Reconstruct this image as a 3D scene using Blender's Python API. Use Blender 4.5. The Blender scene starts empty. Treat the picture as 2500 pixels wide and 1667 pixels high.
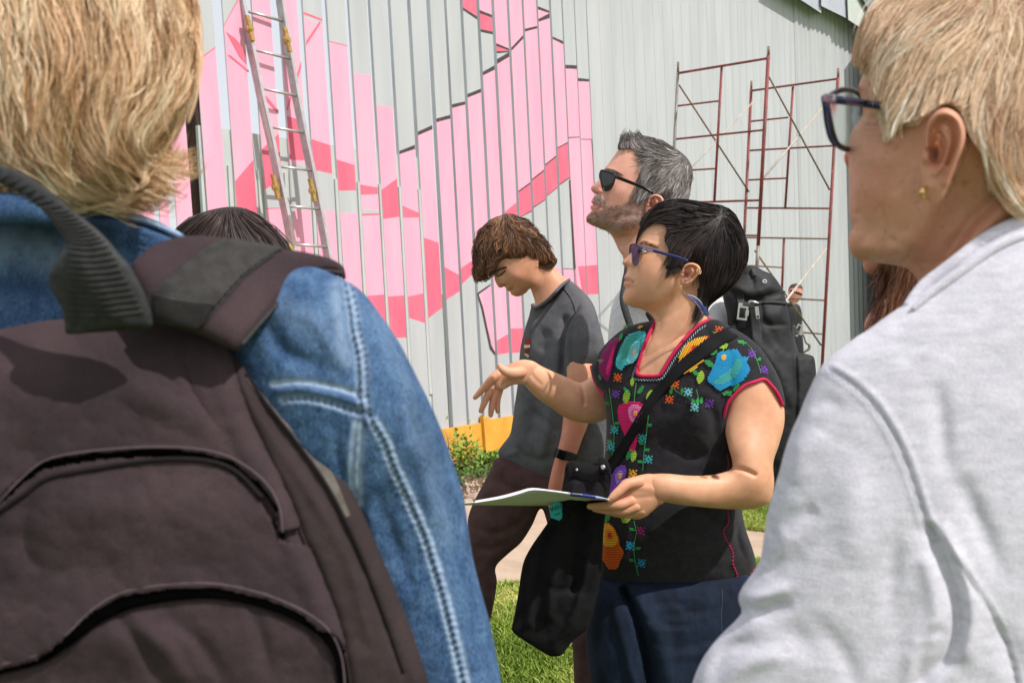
import bpy, math, random
import numpy as np
from mathutils import Vector, Matrix
from mathutils.geometry import delaunay_2d_cdt

# ------------------------------------------------------------------ camera, light, exposure
F = 2222.0                      # focal length in photo pixels (2500 wide)
CX, CY = 1250.0, 833.5
CAMH = 1.5
PITCH = math.atan((CY - 710.0) / F)
scene = bpy.context.scene
cam_d = bpy.data.cameras.new('camera')
cam = bpy.data.objects.new('camera', cam_d)
scene.collection.objects.link(cam)
cam.location = (0, 0, CAMH)
cam.rotation_euler = (math.pi / 2 - PITCH, 0, 0)
cam_d.sensor_width = 36.0
cam_d.lens = F / 2500.0 * 36.0
cam_d.clip_start = 0.05
cam_d.clip_end = 2000.0
cam_d.dof.use_dof = True
cam_d.dof.focus_distance = 2.3
cam_d.dof.aperture_fstop = 8.5
scene.camera = cam

SUN = Vector((0.50, -0.33, 0.80)).normalized()
world = bpy.data.worlds.new('World')
scene.world = world
world.use_nodes = True
nt = world.node_tree
sky = nt.nodes.new('ShaderNodeTexSky')
sky.sky_type = 'NISHITA'
sky.sun_disc = False
sky.sun_elevation = math.asin(SUN.z)
sky.sun_rotation = math.atan2(SUN.x, SUN.y)
sky.air_density = 1.0
sky.dust_density = 3.0
sky.ozone_density = 1.0
veil = nt.nodes.new('ShaderNodeMix'); veil.data_type = 'RGBA'        # thin bright haze over the whole sky
veil.inputs[0].default_value = 0.8
nt.links.new(sky.outputs[0], veil.inputs[6]); veil.inputs[7].default_value = (7.0, 7.2, 7.5, 1)
nt.links.new(veil.outputs[2], nt.nodes['Background'].inputs[0])
nt.nodes['Background'].inputs[1].default_value = 0.14
sun_d = bpy.data.lights.new('sun', 'SUN')
sun_d.energy = 4.3
sun_d.angle = math.radians(0.6)
sun_d.color = (1.0, 0.955, 0.92)
sun = bpy.data.objects.new('sun', sun_d)
sun.rotation_euler = (-SUN).to_track_quat('-Z', 'Y').to_euler()
scene.collection.objects.link(sun)
scene.view_settings.view_transform = 'Standard'
scene.view_settings.look = 'None'
scene.view_settings.exposure = -0.10
scene.view_settings.gamma = 1.0
scene.view_settings.use_curve_mapping = False

# ------------------------------------------------------------------ pixel <-> world
cp, sp = math.cos(PITCH), math.sin(PITCH)

def WV(x, y, z):
    """photo pixel + distance along the optical axis -> world (arrays)"""
    x = np.asarray(x, float); y = np.asarray(y, float); z = np.asarray(z, float)
    X = (x - CX) / F * z
    Y = (y - CY) / F * z
    return np.stack([X, cp * z - sp * Y, CAMH - sp * z - cp * Y], -1)

def W(x, y, z):
    return WV(x, y, z)

def ground_at(x, y, h=0.0):
    r = WV(x, y, 1.0); o = np.array([0, 0, CAMH])
    d = r - o
    t = (h - CAMH) / d[..., 2]
    return o + d * t[..., None] if np.ndim(t) else o + d * t

def lin(c):
    """sRGB 0-255 -> linear rgba"""
    o = []
    for v in c[:3]:
        v = v / 255.0
        o.append(v / 12.92 if v <= 0.04045 else ((v + 0.055) / 1.055) ** 2.4)
    return (*o, 1.0)

# ------------------------------------------------------------------ objects
ORG = {}
def put(o, parent):
    scene.collection.objects.link(o)
    if parent is not None:
        o.parent = parent
        ORG[o.name] = ORG[parent.name]
    return o

def thing(name, label, cat, loc=(0, 0, 0), group=None, kind=None):
    o = bpy.data.objects.new(name, None)
    scene.collection.objects.link(o)
    o.location = loc
    o.empty_display_size = 0.1
    ORG[o.name] = np.array(loc, float)
    if label: o['label'] = label
    if cat: o['category'] = cat
    if group: o['group'] = group
    if kind: o['kind'] = kind
    return o

def mesh(name, V, Fc, mats, parent=None, smooth=True, midx=None, attrs=None, label=None, kind=None):
    V = np.asarray(V, float).reshape(-1, 3)
    if parent is not None: V = V - ORG[parent.name]
    me = bpy.data.meshes.new(name)
    if isinstance(Fc, np.ndarray):
        n, k = Fc.shape
        me.vertices.add(len(V)); me.vertices.foreach_set('co', V.ravel())
        me.loops.add(n * k); me.loops.foreach_set('vertex_index', Fc.ravel().astype(np.int32))
        me.polygons.add(n)
        me.polygons.foreach_set('loop_start', np.arange(n, dtype=np.int32) * k)
        me.polygons.foreach_set('loop_total', np.full(n, k, np.int32))
        me.update(calc_edges=True)
    else:
        me.from_pydata([tuple(v) for v in V], [], [tuple(int(i) for i in f) for f in Fc])
    for m in (mats if isinstance(mats, (list, tuple)) else [mats]): me.materials.append(m)
    if midx is not None: me.polygons.foreach_set('material_index', np.asarray(midx, np.int32))
    me.polygons.foreach_set('use_smooth', np.full(len(me.polygons), bool(smooth)))
    if attrs:
        for k_, a in attrs.items():
            a = np.asarray(a, np.float32)
            if a.ndim == 2:
                at = me.color_attributes.new(k_, 'FLOAT_COLOR', 'POINT')
                at.data.foreach_set('color', np.concatenate([a, np.ones((len(a), 1), np.float32)], 1).ravel())
            else:
                at = me.attributes.new(k_, 'FLOAT', 'POINT'); at.data.foreach_set('value', a)
    me.validate()
    me.update()
    o = bpy.data.objects.new(name, me)
    put(o, parent)
    if parent is None: ORG[o.name] = np.zeros(3)
    if label: o['label'] = label
    if kind: o['kind'] = kind
    return o

def tag(o, label, cat, group=None):
    o['label'] = label; o['category'] = cat
    if group: o['group'] = group
    return o

class MB:
    """collects geometry"""
    def __init__(s): s.V = []; s.F = []; s.n = 0; s.M = []; s.A = []
    def add(s, V, Fc, m=0, a=None):
        V = np.asarray(V, float).reshape(-1, 3)
        s.V.append(V)
        for f in Fc: s.F.append([int(i) + s.n for i in f]); s.M.append(m)
        s.A.append(np.full(len(V), 0.5) if a is None else (np.full(len(V), a) if np.ndim(a) == 0 else np.asarray(a)))
        s.n += len(V)
    def out(s, name, mats, parent=None, smooth=True, attr=None, **k):
        return mesh(name, np.concatenate(s.V), s.F, mats, parent, smooth, s.M,
                    {attr: np.concatenate(s.A)} if attr else None, **k)

def catmull(P, n, closed=False):
    P = np.asarray(P, float)
    m = len(P)
    if closed:
        Q = np.concatenate([P[-1:], P, P[:2]])
        segs = m
    else:
        Q = np.concatenate([2 * P[:1] - P[1:2], P, 2 * P[-1:] - P[-2:-1]])
        segs = m - 1
    out = []
    for i in range(segs):
        p0, p1, p2, p3 = Q[i], Q[i + 1], Q[i + 2], Q[i + 3]
        t = np.linspace(0, 1, n, endpoint=False)[:, None]
        out.append(0.5 * ((2 * p1) + (-p0 + p2) * t + (2 * p0 - 5 * p1 + 4 * p2 - p3) * t ** 2 + (-p0 + 3 * p1 - 3 * p2 + p3) * t ** 3))
    if not closed: out.append(P[-1:])
    return np.concatenate(out)

def resample(P, step, closed=False):
    P = np.asarray(P, float)
    if closed: P = np.concatenate([P, P[:1]])
    d = np.r_[0, np.cumsum(np.linalg.norm(np.diff(P[:, :2], axis=0), axis=1))]
    n = max(3, int(round(d[-1] / step)))
    s = np.linspace(0, d[-1], n + 1)
    Q = np.stack([np.interp(s, d, P[:, i]) for i in range(P.shape[1])], 1)
    return Q[:-1] if closed else Q

def tube_geo(P, R, sides=10, flat=1.0, caps=True, up=None):
    """world points, radii in metres -> verts, faces"""
    P = np.asarray(P, float); n = len(P)
    R = np.broadcast_to(np.asarray(R, float), (n,)).copy()
    T = np.gradient(P, axis=0); T /= np.linalg.norm(T, axis=1)[:, None] + 1e-12
    u = np.array([0, -1.0, 0.05]) if up is None else np.asarray(up, float)
    V = []
    for i in range(n):
        t = T[i]
        u = u - t * np.dot(u, t)
        if np.linalg.norm(u) < 1e-6: u = np.cross(t, [1, 0.3, 0.2])
        u = u / np.linalg.norm(u)
        b = np.cross(t, u)
        a = np.arange(sides) * 2 * math.pi / sides
        V.append(P[i] + R[i] * (np.cos(a)[:, None] * b + flat * np.sin(a)[:, None] * u))
    V = np.concatenate(V)
    Fc = []
    for i in range(n - 1):
        for j in range(sides):
            k = (j + 1) % sides
            Fc.append([i * sides + j, i * sides + k, (i + 1) * sides + k, (i + 1) * sides + j])
    if caps:
        Fc.append(list(range(sides))[::-1]); Fc.append([(n - 1) * sides + j for j in range(sides)])
    return V, Fc

def ptube(pts, radii, n=6, sides=10, round_ends=True, flat=1.0, curve=True, up=None):
    """pts (px,py,z), radii in photo px -> rounded tapering tube geometry"""
    pts = np.asarray(pts, float); radii = np.broadcast_to(np.asarray(radii, float), (len(pts),))
    Q = np.concatenate([pts, radii[:, None]], 1)
    Q = catmull(Q, n) if curve and len(Q) > 1 else Q
    P = WV(Q[:, 0], Q[:, 1], Q[:, 2]); R = Q[:, 3] * Q[:, 2] / F
    if round_ends:
        def cap(p, q, r):
            d = (p - q); d /= np.linalg.norm(d) + 1e-9
            a = np.array([0.35, 0.7, 1.0, 1.3, 1.5])
            return p + d * (np.sin(a) * r)[:, None], np.cos(a) * r
        e, er = cap(P[-1], P[-2], R[-1]); s_, sr = cap(P[0], P[1], R[0])
        P = np.concatenate([s_[::-1], P, e]); R = np.r_[sr[::-1], R, er]
    return tube_geo(P, R, sides, flat, up=up)

def box_geo(c, ax, ay, az):
    """centre and three half-axis vectors"""
    c = np.asarray(c, float); ax, ay, az = map(lambda v: np.asarray(v, float), (ax, ay, az))
    V = [c + i * ax + j * ay + k * az for k in (-1, 1) for j in (-1, 1) for i in (-1, 1)]
    return V, [[0, 2, 3, 1], [4, 5, 7, 6], [0, 1, 5, 4], [2, 6, 7, 3], [0, 4, 6, 2], [1, 3, 7, 5]]

# ------------------------------------------------------------------ noise
_rng = np.random.RandomState(7)
_tab = _rng.rand(256, 256)
def vnoise(x, y):
    xi = np.floor(x).astype(int); yi = np.floor(y).astype(int)
    fx = x - xi; fy = y - yi
    fx = fx * fx * (3 - 2 * fx); fy = fy * fy * (3 - 2 * fy)
    g = lambda a, b: _tab[a % 256, b % 256]
    return (g(xi, yi) * (1 - fx) + g(xi + 1, yi) * fx) * (1 - fy) + (g(xi, yi + 1) * (1 - fx) + g(xi + 1, yi + 1) * fx) * fy
def fbm(x, y, o=3):
    s = 0; a = 1; t = 0
    for i in range(o):
        s = s + a * (vnoise(x * 2 ** i + 17 * i, y * 2 ** i + 31 * i) - 0.5); t += a; a *= 0.5
    return s / t * 2

def inside(px, py, poly):
    r = np.zeros(px.shape, bool)
    n = len(poly); j = n - 1
    for i in range(n):
        xi, yi = poly[i]; xj, yj = poly[j]
        if yi != yj:
            c = ((yi > py) != (yj > py)) & (px < (xj - xi) * (py - yi) / (yj - yi) + xi)
            r ^= c
        j = i
    return r

def sidedist(px, py, P):
    best = np.full(px.shape, 1e18); sg = np.ones(px.shape)
    for a, b in zip(P[:-1], P[1:]):
        d = b - a; L = d @ d + 1e-12
        t = np.clip(((px - a[0]) * d[0] + (py - a[1]) * d[1]) / L, 0, 1)
        q = (px - a[0] - t * d[0]) ** 2 + (py - a[1] - t * d[1]) ** 2
        m = q < best
        c = np.sign(d[0] * (py - a[1]) - d[1] * (px - a[0]))
        best = np.where(m, q, best); sg = np.where(m, c, sg)
    return np.sqrt(best) * sg

def segdist(px, py, P, closed=False):
    px = np.asarray(px, float); py = np.asarray(py, float)
    P = np.asarray(P, float)[:, :2]
    A = P if closed else P[:-1]
    B = np.roll(P, -1, 0) if closed else P[1:]
    best = np.full(px.shape, 1e18)
    for a, b in zip(A, B):
        d = b - a; L = d @ d + 1e-12
        ux = px - a[0]; uy = py - a[1]
        t = (ux * d[0] + uy * d[1]) / L
        np.maximum(t, 0, out=t); np.minimum(t, 1, out=t)
        ux -= t * d[0]; uy -= t * d[1]
        ux *= ux; uy *= uy; ux += uy
        np.minimum(best, ux, out=best)
    return np.sqrt(best)

# ------------------------------------------------------------------ rounded solid grown from a drawn contour
class Solid:
    """A contour (photo px at distance z) inflated to a rounded closed body.
    k: depth of the body relative to a round section, ctrl: [(x,y,dz metres)] bends its middle surface,
    feats: list of ('g',cx,cy,sx,sy,rot,amp px) bumps or ('l',polyline,width,amp px[,fade]) folds (amp>0 towards the viewer)"""
    def __init__(s, outline, z, k=0.7, cell=6.0, smooth=6, ctrl=None, feats=(), cap=None, sig=None, backk=None, rough=None):
        s.z = z; s.k = k; s.bk = k if backk is None else backk
        P = catmull(outline, smooth, True) if smooth else np.asarray(outline, float)
        s.poly = resample(P, cell * 0.8, True)
        s.cell = cell
        x0, y0 = s.poly.min(0) - 3 * cell; x1, y1 = s.poly.max(0) + 3 * cell
        s.gx = np.arange(x0, x1 + cell, cell); s.gy = np.arange(y0, y1 + cell, cell)
        GX, GY = np.meshgrid(s.gx, s.gy)
        ins = inside(GX, GY, s.poly)
        D = segdist(GX, GY, s.poly, True)
        phi = np.where(ins, D, 0.0) * 0
        s.sd = np.where(ins, D, -D)
        s.sgy, s.sgx = np.gradient(s.sd, cell)
        # coarse-to-fine Poisson
        def relax(phi, m, h, it):
            for _ in range(it):
                a = np.zeros_like(phi)
                a[1:-1, 1:-1] = 0.25 * (phi[:-2, 1:-1] + phi[2:, 1:-1] + phi[1:-1, :-2] + phi[1:-1, 2:] + h * h)
                phi = np.where(m, a, 0)
            return phi
        for st in (4, 2, 1):
            m = ins[::st, ::st]
            ph = phi[::st, ::st]
            ph = relax(ph, m, cell * st, 220 if st > 1 else 120)
            if st > 1:
                iy = np.minimum(np.arange(len(s.gy)) / st, m.shape[0] - 1.001); ix = np.minimum(np.arange(len(s.gx)) / st, m.shape[1] - 1.001)
                a = iy.astype(int); b = ix.astype(int); fa = (iy - a)[:, None]; fb = (ix - b)[None]
                a1 = np.minimum(a + 1, m.shape[0] - 1); b1 = np.minimum(b + 1, m.shape[1] - 1)
                phi = (ph[a][:, b] * (1 - fa) + ph[a1][:, b] * fa) * (1 - fb) + (ph[a][:, b1] * (1 - fa) + ph[a1][:, b1] * fa) * fb
                phi = np.where(ins, phi, 0)
            else: phi = ph
        ok = ins & (D > 1.3 * cell)
        if ok.sum() < 5: ok = ins & (D > 0.5 * cell)
        rho = np.where(ok, phi / np.maximum(D, 1e-6), 0)
        for _ in range(14):
            m = np.pad(ok, 1); r = np.pad(rho, 1)
            c = np.zeros(ok.shape); t = np.zeros(ok.shape)
            for dy in (0, 1, 2):
                for dx in (0, 1, 2):
                    mm = m[dy:dy + ok.shape[0], dx:dx + ok.shape[1]]
                    c += mm; t += mm * r[dy:dy + ok.shape[0], dx:dx + ok.shape[1]]
            new = (~ok) & (c > 0)
            rho = np.where(new, t / np.maximum(c, 1), rho); ok = ok | new
        s.rho = rho
        s.ctrl = ctrl; s.feats = list(feats); s.cap = cap
        s.sig = sig or 0.35 * max(x1 - x0, y1 - y0)
        s.rough = rough
    def _rho(s, x, y):
        u = np.clip((x - s.gx[0]) / s.cell, 0, len(s.gx) - 1.001); v = np.clip((y - s.gy[0]) / s.cell, 0, len(s.gy) - 1.001)
        a = u.astype(int); b = v.astype(int); fu = u - a; fv = v - b
        R = s.rho
        return (R[b, a] * (1 - fu) + R[b, a + 1] * fu) * (1 - fv) + (R[b + 1, a] * (1 - fu) + R[b + 1, a + 1] * fu) * fv
    def _g(s, R, x, y):
        u = np.clip((x - s.gx[0]) / s.cell, 0, len(s.gx) - 1.001); v = np.clip((y - s.gy[0]) / s.cell, 0, len(s.gy) - 1.001)
        a = u.astype(int); b = v.astype(int); fu = u - a; fv = v - b
        return (R[b, a] * (1 - fu) + R[b, a + 1] * fu) * (1 - fv) + (R[b + 1, a] * (1 - fu) + R[b + 1, a + 1] * fu) * fv
    def h(s, x, y):
        if np.size(x) > 30000: d = np.maximum(s._g(s.sd, x, y), 0)
        else:
            x = np.asarray(x, float); y = np.asarray(y, float)
            d = s._g(s.sd, x, y)
            m = np.abs(d) < 1.5 * s.cell
            if m.any():
                xm, ym = x[m], y[m]
                d[m] = np.where(inside(xm, ym, s.poly), segdist(xm, ym, s.poly, True), 0)
            d = np.maximum(d, 0)
        v = np.sqrt(np.maximum(2 * s._rho(x, y) * d, 0))
        return v, d
    def mid(s, x, y):
        if not s.ctrl: return np.zeros(np.shape(x))
        C = np.asarray(s.ctrl, float)
        w = [np.exp(-((x - c[0]) ** 2 + (y - c[1]) ** 2) / (2 * s.sig ** 2)) + 1e-9 for c in C]
        return sum(wi * c[2] for wi, c in zip(w, C)) / sum(w)
    def feat(s, x, y, d):
        e = np.zeros(np.shape(x))
        for f in s.feats:
            if f[0] == 'g':
                _, cx, cy, sx, sy, rot, amp = f
                r = 3 * max(sx, sy)
                m = (np.abs(x - cx) < r) & (np.abs(y - cy) < r)
                if not m.any(): continue
                xm, ym = x[m], y[m]
                c, q = math.cos(rot), math.sin(rot)
                u = (xm - cx) * c + (ym - cy) * q; v = -(xm - cx) * q + (ym - cy) * c
                e[m] += amp * np.exp(-(u / sx) ** 2 - (v / sy) ** 2)
            else:
                P = catmull(f[1], 3) if len(f[1]) > 2 else np.asarray(f[1], float)
                r = 3 * f[2]; lo = P.min(0) - r; hi = P.max(0) + r
                m = (x > lo[0]) & (x < hi[0]) & (y > lo[1]) & (y < hi[1])
                if not m.any(): continue
                xm, ym = x[m], y[m]
                dd = segdist(xm, ym, P)
                k = 1.0
                if f[0] == 's':     # a step: the right-hand side (below a line drawn left to right) lies deeper
                    sd = sidedist(xm, ym, P); w_ = f[4]
                    e[m] -= f[3] / (1 + np.exp(-np.clip(sd / w_, -30, 30))) * np.exp(-(np.maximum(sd, 0) / (f[2] * 1.4)) ** 2) * np.clip(1.6 - dd / f[2], 0, 1)
                    continue
                if len(f) > 4:      # fade towards both ends
                    a, b = P[0], P[-1]; L = np.linalg.norm(b - a) + 1e-6
                    t = np.clip(((xm - a[0]) * (b[0] - a[0]) + (ym - a[1]) * (b[1] - a[1])) / L ** 2, 0, 1)
                    k = np.sin(np.pi * np.clip(t, 0.02, 0.98)) ** 0.6
                e[m] += f[3] * np.exp(-(dd / f[2]) ** 2) * k
        if s.rough:
            for (sc, amp) in s.rough: e = e + amp * fbm(x / sc + 3.1, y / sc + 7.7, 3)
        return e * np.clip(d / (2.0 * s.cell), 0, 1)
    def front(s, x, y, off=0.0):
        """distance of the near surface at a pixel; off in metres towards the viewer"""
        x = np.asarray(x, float); y = np.asarray(y, float)
        hv, d = s.h(x, y)
        hk = hv * s.k
        if s.cap: hk = hk / (1 + (hk / s.cap) ** 4) ** 0.25
        return s.z + s.mid(x, y) - (hk + s.feat(x, y, d)) * s.z / F - off
    def back(s, x, y):
        hv, d = s.h(x, y)
        hk = hv * s.bk
        if s.cap: hk = hk / (1 + (hk / s.cap) ** 4) ** 0.25
        return s.z + s.mid(x, y) + hk * s.z / F
    def pos(s, x, y, off=0.0):
        x = np.asarray(x, float); y = np.asarray(y, float)
        return WV(x, y, s.front(x, y, off))
    def geo(s, step=None, seed=0):
        step = step or s.cell
        bp = resample(s.poly, step * 0.8, True); n = len(bp)
        nrm = np.roll(bp, -1, 0) - np.roll(bp, 1, 0)
        nrm = np.stack([-nrm[:, 1], nrm[:, 0]], 1); nrm /= np.linalg.norm(nrm, axis=1)[:, None] + 1e-9
        area = 0.5 * np.sum(bp[:, 0] * np.roll(bp[:, 1], -1) - np.roll(bp[:, 0], -1) * bp[:, 1])
        if area < 0: nrm = -nrm
        pts = [bp]
        for r in (0.06, 0.22, 0.5):
            q = bp + nrm * (r * step)
            dq = segdist(q[:, 0], q[:, 1], bp, True)
            q = q[(dq > 0.8 * r * step) & inside(q[:, 0], q[:, 1], bp)]
            pts.append(q)
        x0, y0 = bp.min(0); x1, y1 = bp.max(0)
        gx, gy = np.meshgrid(np.arange(x0, x1, step), np.arange(y0, y1, step * 0.87))
        gx = gx + (np.arange(gx.shape[0]) % 2)[:, None] * step * 0.5
        gx = gx.ravel(); gy = gy.ravel()
        m = inside(gx, gy, bp); gx = gx[m]; gy = gy[m]
        m = segdist(gx, gy, bp, True) > 0.95 * step
        pts.append(np.stack([gx[m], gy[m]], 1))
        A = np.concatenate(pts)
        res = delaunay_2d_cdt([Vector(p) for p in A], [], [list(range(n))], 1, 1e-4)
        V2 = np.array([tuple(v) for v in res[0]]); T = np.array([f for f in res[2] if len(f) == 3], int)
        a, b, c = V2[T[:, 0]], V2[T[:, 1]], V2[T[:, 2]]
        ar = (b[:, 0] - a[:, 0]) * (c[:, 1] - a[:, 1]) - (c[:, 0] - a[:, 0]) * (b[:, 1] - a[:, 1])
        T[ar > 0] = T[ar > 0][:, ::-1]
        x, y = V2[:, 0], V2[:, 1]
        dist = segdist(x, y, bp, True)
        bd = dist < 1e-3 * step + 1e-3
        Vf = WV(x, y, s.front(x, y)); Vb = WV(x, y, s.back(x, y))
        mid = WV(x, y, s.z + s.mid(x, y))
        Vf[bd] = mid[bd]
        idx = np.full(len(V2), -1); inn = np.where(~bd)[0]
        mp = np.arange(len(V2)); mp[inn] = len(V2) + np.arange(len(inn))
        V = np.concatenate([Vf, Vb[inn]])
        Fc = np.concatenate([T, mp[T][:, ::-1]])
        s.xy = np.concatenate([V2, V2[inn]]); s.isfront = np.r_[np.ones(len(V2)), np.zeros(len(inn))]
        return V, Fc

def mesh_join(geos):
    V = []; Fq = []; n = 0
    for v, f in geos:
        V.append(np.asarray(v, float)); Fq += [[int(i) + n for i in q] for q in f]; n += len(v)
    return np.concatenate(V), Fq

# ------------------------------------------------------------------ materials
def node(nt, t, **k):
    n = nt.nodes.new(t)
    for a, b in k.items(): setattr(n, a, b)
    return n

def mat(name, col, rough=0.6, col2=None, nscale=8.0, ndetail=6.0, mixlo=0.35, mixhi=0.65, bump=0.0, bscale=200.0, stretch=None,
        metal=0.0, sss=0.0, spec=0.5, attr=None, acol=None, attr2=None, acol2=None, sheen=0.0, trans=0.0, alpha=None, weave=None,
        spots=None, bdist=0.001, coat=0.0, vcol=None):
    m = bpy.data.materials.new(name); m.use_nodes = True
    nt = m.node_tree; b = nt.nodes['Principled BSDF']; L = nt.links.new
    tc = node(nt, 'ShaderNodeTexCoord')
    mp = node(nt, 'ShaderNodeMapping')
    L(tc.outputs['Object'], mp.inputs[0])
    if stretch: mp.inputs['Scale'].default_value = stretch[:3]
    if stretch and len(stretch) > 3: mp.inputs['Rotation'].default_value = (0, stretch[3], 0)
    cur = None
    c1 = node(nt, 'ShaderNodeRGB'); c1.outputs[0].default_value = col; cur = c1.outputs[0]
    if vcol:
        va = node(nt, 'ShaderNodeVertexColor', layer_name=vcol); cur = va.outputs[0]
    def mix(fac, a, c, blend='MIX'):
        x = node(nt, 'ShaderNodeMix', data_type='RGBA', blend_type=blend)
        if hasattr(fac, 'links'): L(fac, x.inputs[0])
        else: x.inputs[0].default_value = fac
        for i, v in ((6, a), (7, c)):
            if hasattr(v, 'links'): L(v, x.inputs[i])
            else: x.inputs[i].default_value = v
        return x.outputs[2]
    if col2 is not None:
        n = node(nt, 'ShaderNodeTexNoise'); n.inputs['Scale'].default_value = nscale; n.inputs['Detail'].default_value = ndetail
        n.inputs['Roughness'].default_value = 0.62
        L(mp.outputs[0], n.inputs[0])
        r = node(nt, 'ShaderNodeMapRange'); r.inputs[1].default_value = mixlo; r.inputs[2].default_value = mixhi
        L(n.outputs[0], r.inputs[0])
        cur = mix(r.outputs[0], cur, col2)
    if weave:       # (scale, strength)
        n = node(nt, 'ShaderNodeTexNoise'); n.inputs['Scale'].default_value = weave[0]; n.inputs['Detail'].default_value = 2
        mw = node(nt, 'ShaderNodeMapping'); mw.inputs['Scale'].default_value = (1, 1, 0.25)
        L(tc.outputs['Object'], mw.inputs[0]); L(mw.outputs[0], n.inputs[0])
        r = node(nt, 'ShaderNodeMapRange'); r.inputs[1].default_value = 0.3; r.inputs[2].default_value = 0.7
        r.inputs[3].default_value = 1 - weave[1]; r.inputs[4].default_value = 1 + weave[1]
        L(n.outputs[0], r.inputs[0])
        cm = node(nt, 'ShaderNodeCombineColor'); [L(r.outputs[0], cm.inputs[i]) for i in range(3)]
        cur = mix(1.0, cur, cm.outputs[0], 'MULTIPLY')
    if spots:       # (scale, threshold, colour)
        n = node(nt, 'ShaderNodeTexNoise'); n.inputs['Scale'].default_value = spots[0]; n.inputs['Detail'].default_value = 3
        L(tc.outputs['Object'], n.inputs[0])
        r = node(nt, 'ShaderNodeMapRange'); r.inputs[1].default_value = spots[1]; r.inputs[2].default_value = spots[1] + 0.12
        r.inputs[4].default_value = spots[3] if len(spots) > 3 else 0.7
        L(n.outputs[0], r.inputs[0])
        cur = mix(r.outputs[0], cur, spots[2])
    for at, ac in ((attr, acol), (attr2, acol2)):
        if at:
            a = node(nt, 'ShaderNodeAttribute', attribute_name=at)
            cl = node(nt, 'ShaderNodeClamp'); L(a.outputs['Fac'], cl.inputs[0])
            cur = mix(cl.outputs[0], cur, ac)
    L(cur, b.inputs['Base Color'])
    b.inputs['Roughness'].default_value = rough
    b.inputs['Metallic'].default_value = metal
    b.inputs['Specular IOR Level'].default_value = spec
    if coat: b.inputs['Coat Weight'].default_value = coat
    if sheen:
        b.inputs['Sheen Weight'].default_value = sheen; b.inputs['Sheen Roughness'].default_value = 0.5
    if sss:
        b.inputs['Subsurface Weight'].default_value = sss
        b.inputs['Subsurface Radius'].default_value = (1.0, 0.35, 0.18)
        b.inputs['Subsurface Scale'].default_value = 0.008
    if trans:
        b.inputs['Transmission Weight'].default_value = trans; b.inputs['IOR'].default_value = 1.2
    if alpha is not None: b.inputs['Alpha'].default_value = alpha
    if bump:
        n = node(nt, 'ShaderNodeTexNoise'); n.inputs['Scale'].default_value = bscale; n.inputs['Detail'].default_value = 4
        L(mp.outputs[0], n.inputs[0])
        bp = node(nt, 'ShaderNodeBump'); bp.inputs['Strength'].default_value = bump; bp.inputs['Distance'].default_value = bdist
        L(n.outputs[0], bp.inputs['Height']); L(bp.outputs[0], b.inputs['Normal'])
    return m

def hair_mat(name, dark, light, rough=0.42, spec=0.5, mid=None):
    m = bpy.data.materials.new(name); m.use_nodes = True
    nt = m.node_tree; b = nt.nodes['Principled BSDF']; L = nt.links.new
    a = node(nt, 'ShaderNodeAttribute', attribute_name='tint')
    r = node(nt, 'ShaderNodeValToRGB')
    r.color_ramp.elements[0].color = dark; r.color_ramp.elements[1].color = light
    if mid:
        e = r.color_ramp.elements.new(0.5); e.color = mid
    L(a.outputs['Fac'], r.inputs[0]); L(r.outputs[0], b.inputs['Base Color'])
    b.inputs['Roughness'].default_value = rough
    b.inputs['Specular IOR Level'].default_value = spec
    return m

# ------------------------------------------------------------------ hair
def flow_at(x, y, G, sig):
    """G rows: x,y,dx,dy"""
    w = np.exp(-((x[:, None] - G[None, :, 0]) ** 2 + (y[:, None] - G[None, :, 1]) ** 2) / (2 * sig ** 2)) + 1e-7
    dx = (w * G[None, :, 2]).sum(1); dy = (w * G[None, :, 3]).sum(1)
    L = np.hypot(dx, dy) + 1e-9
    return dx / L, dy / L

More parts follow.
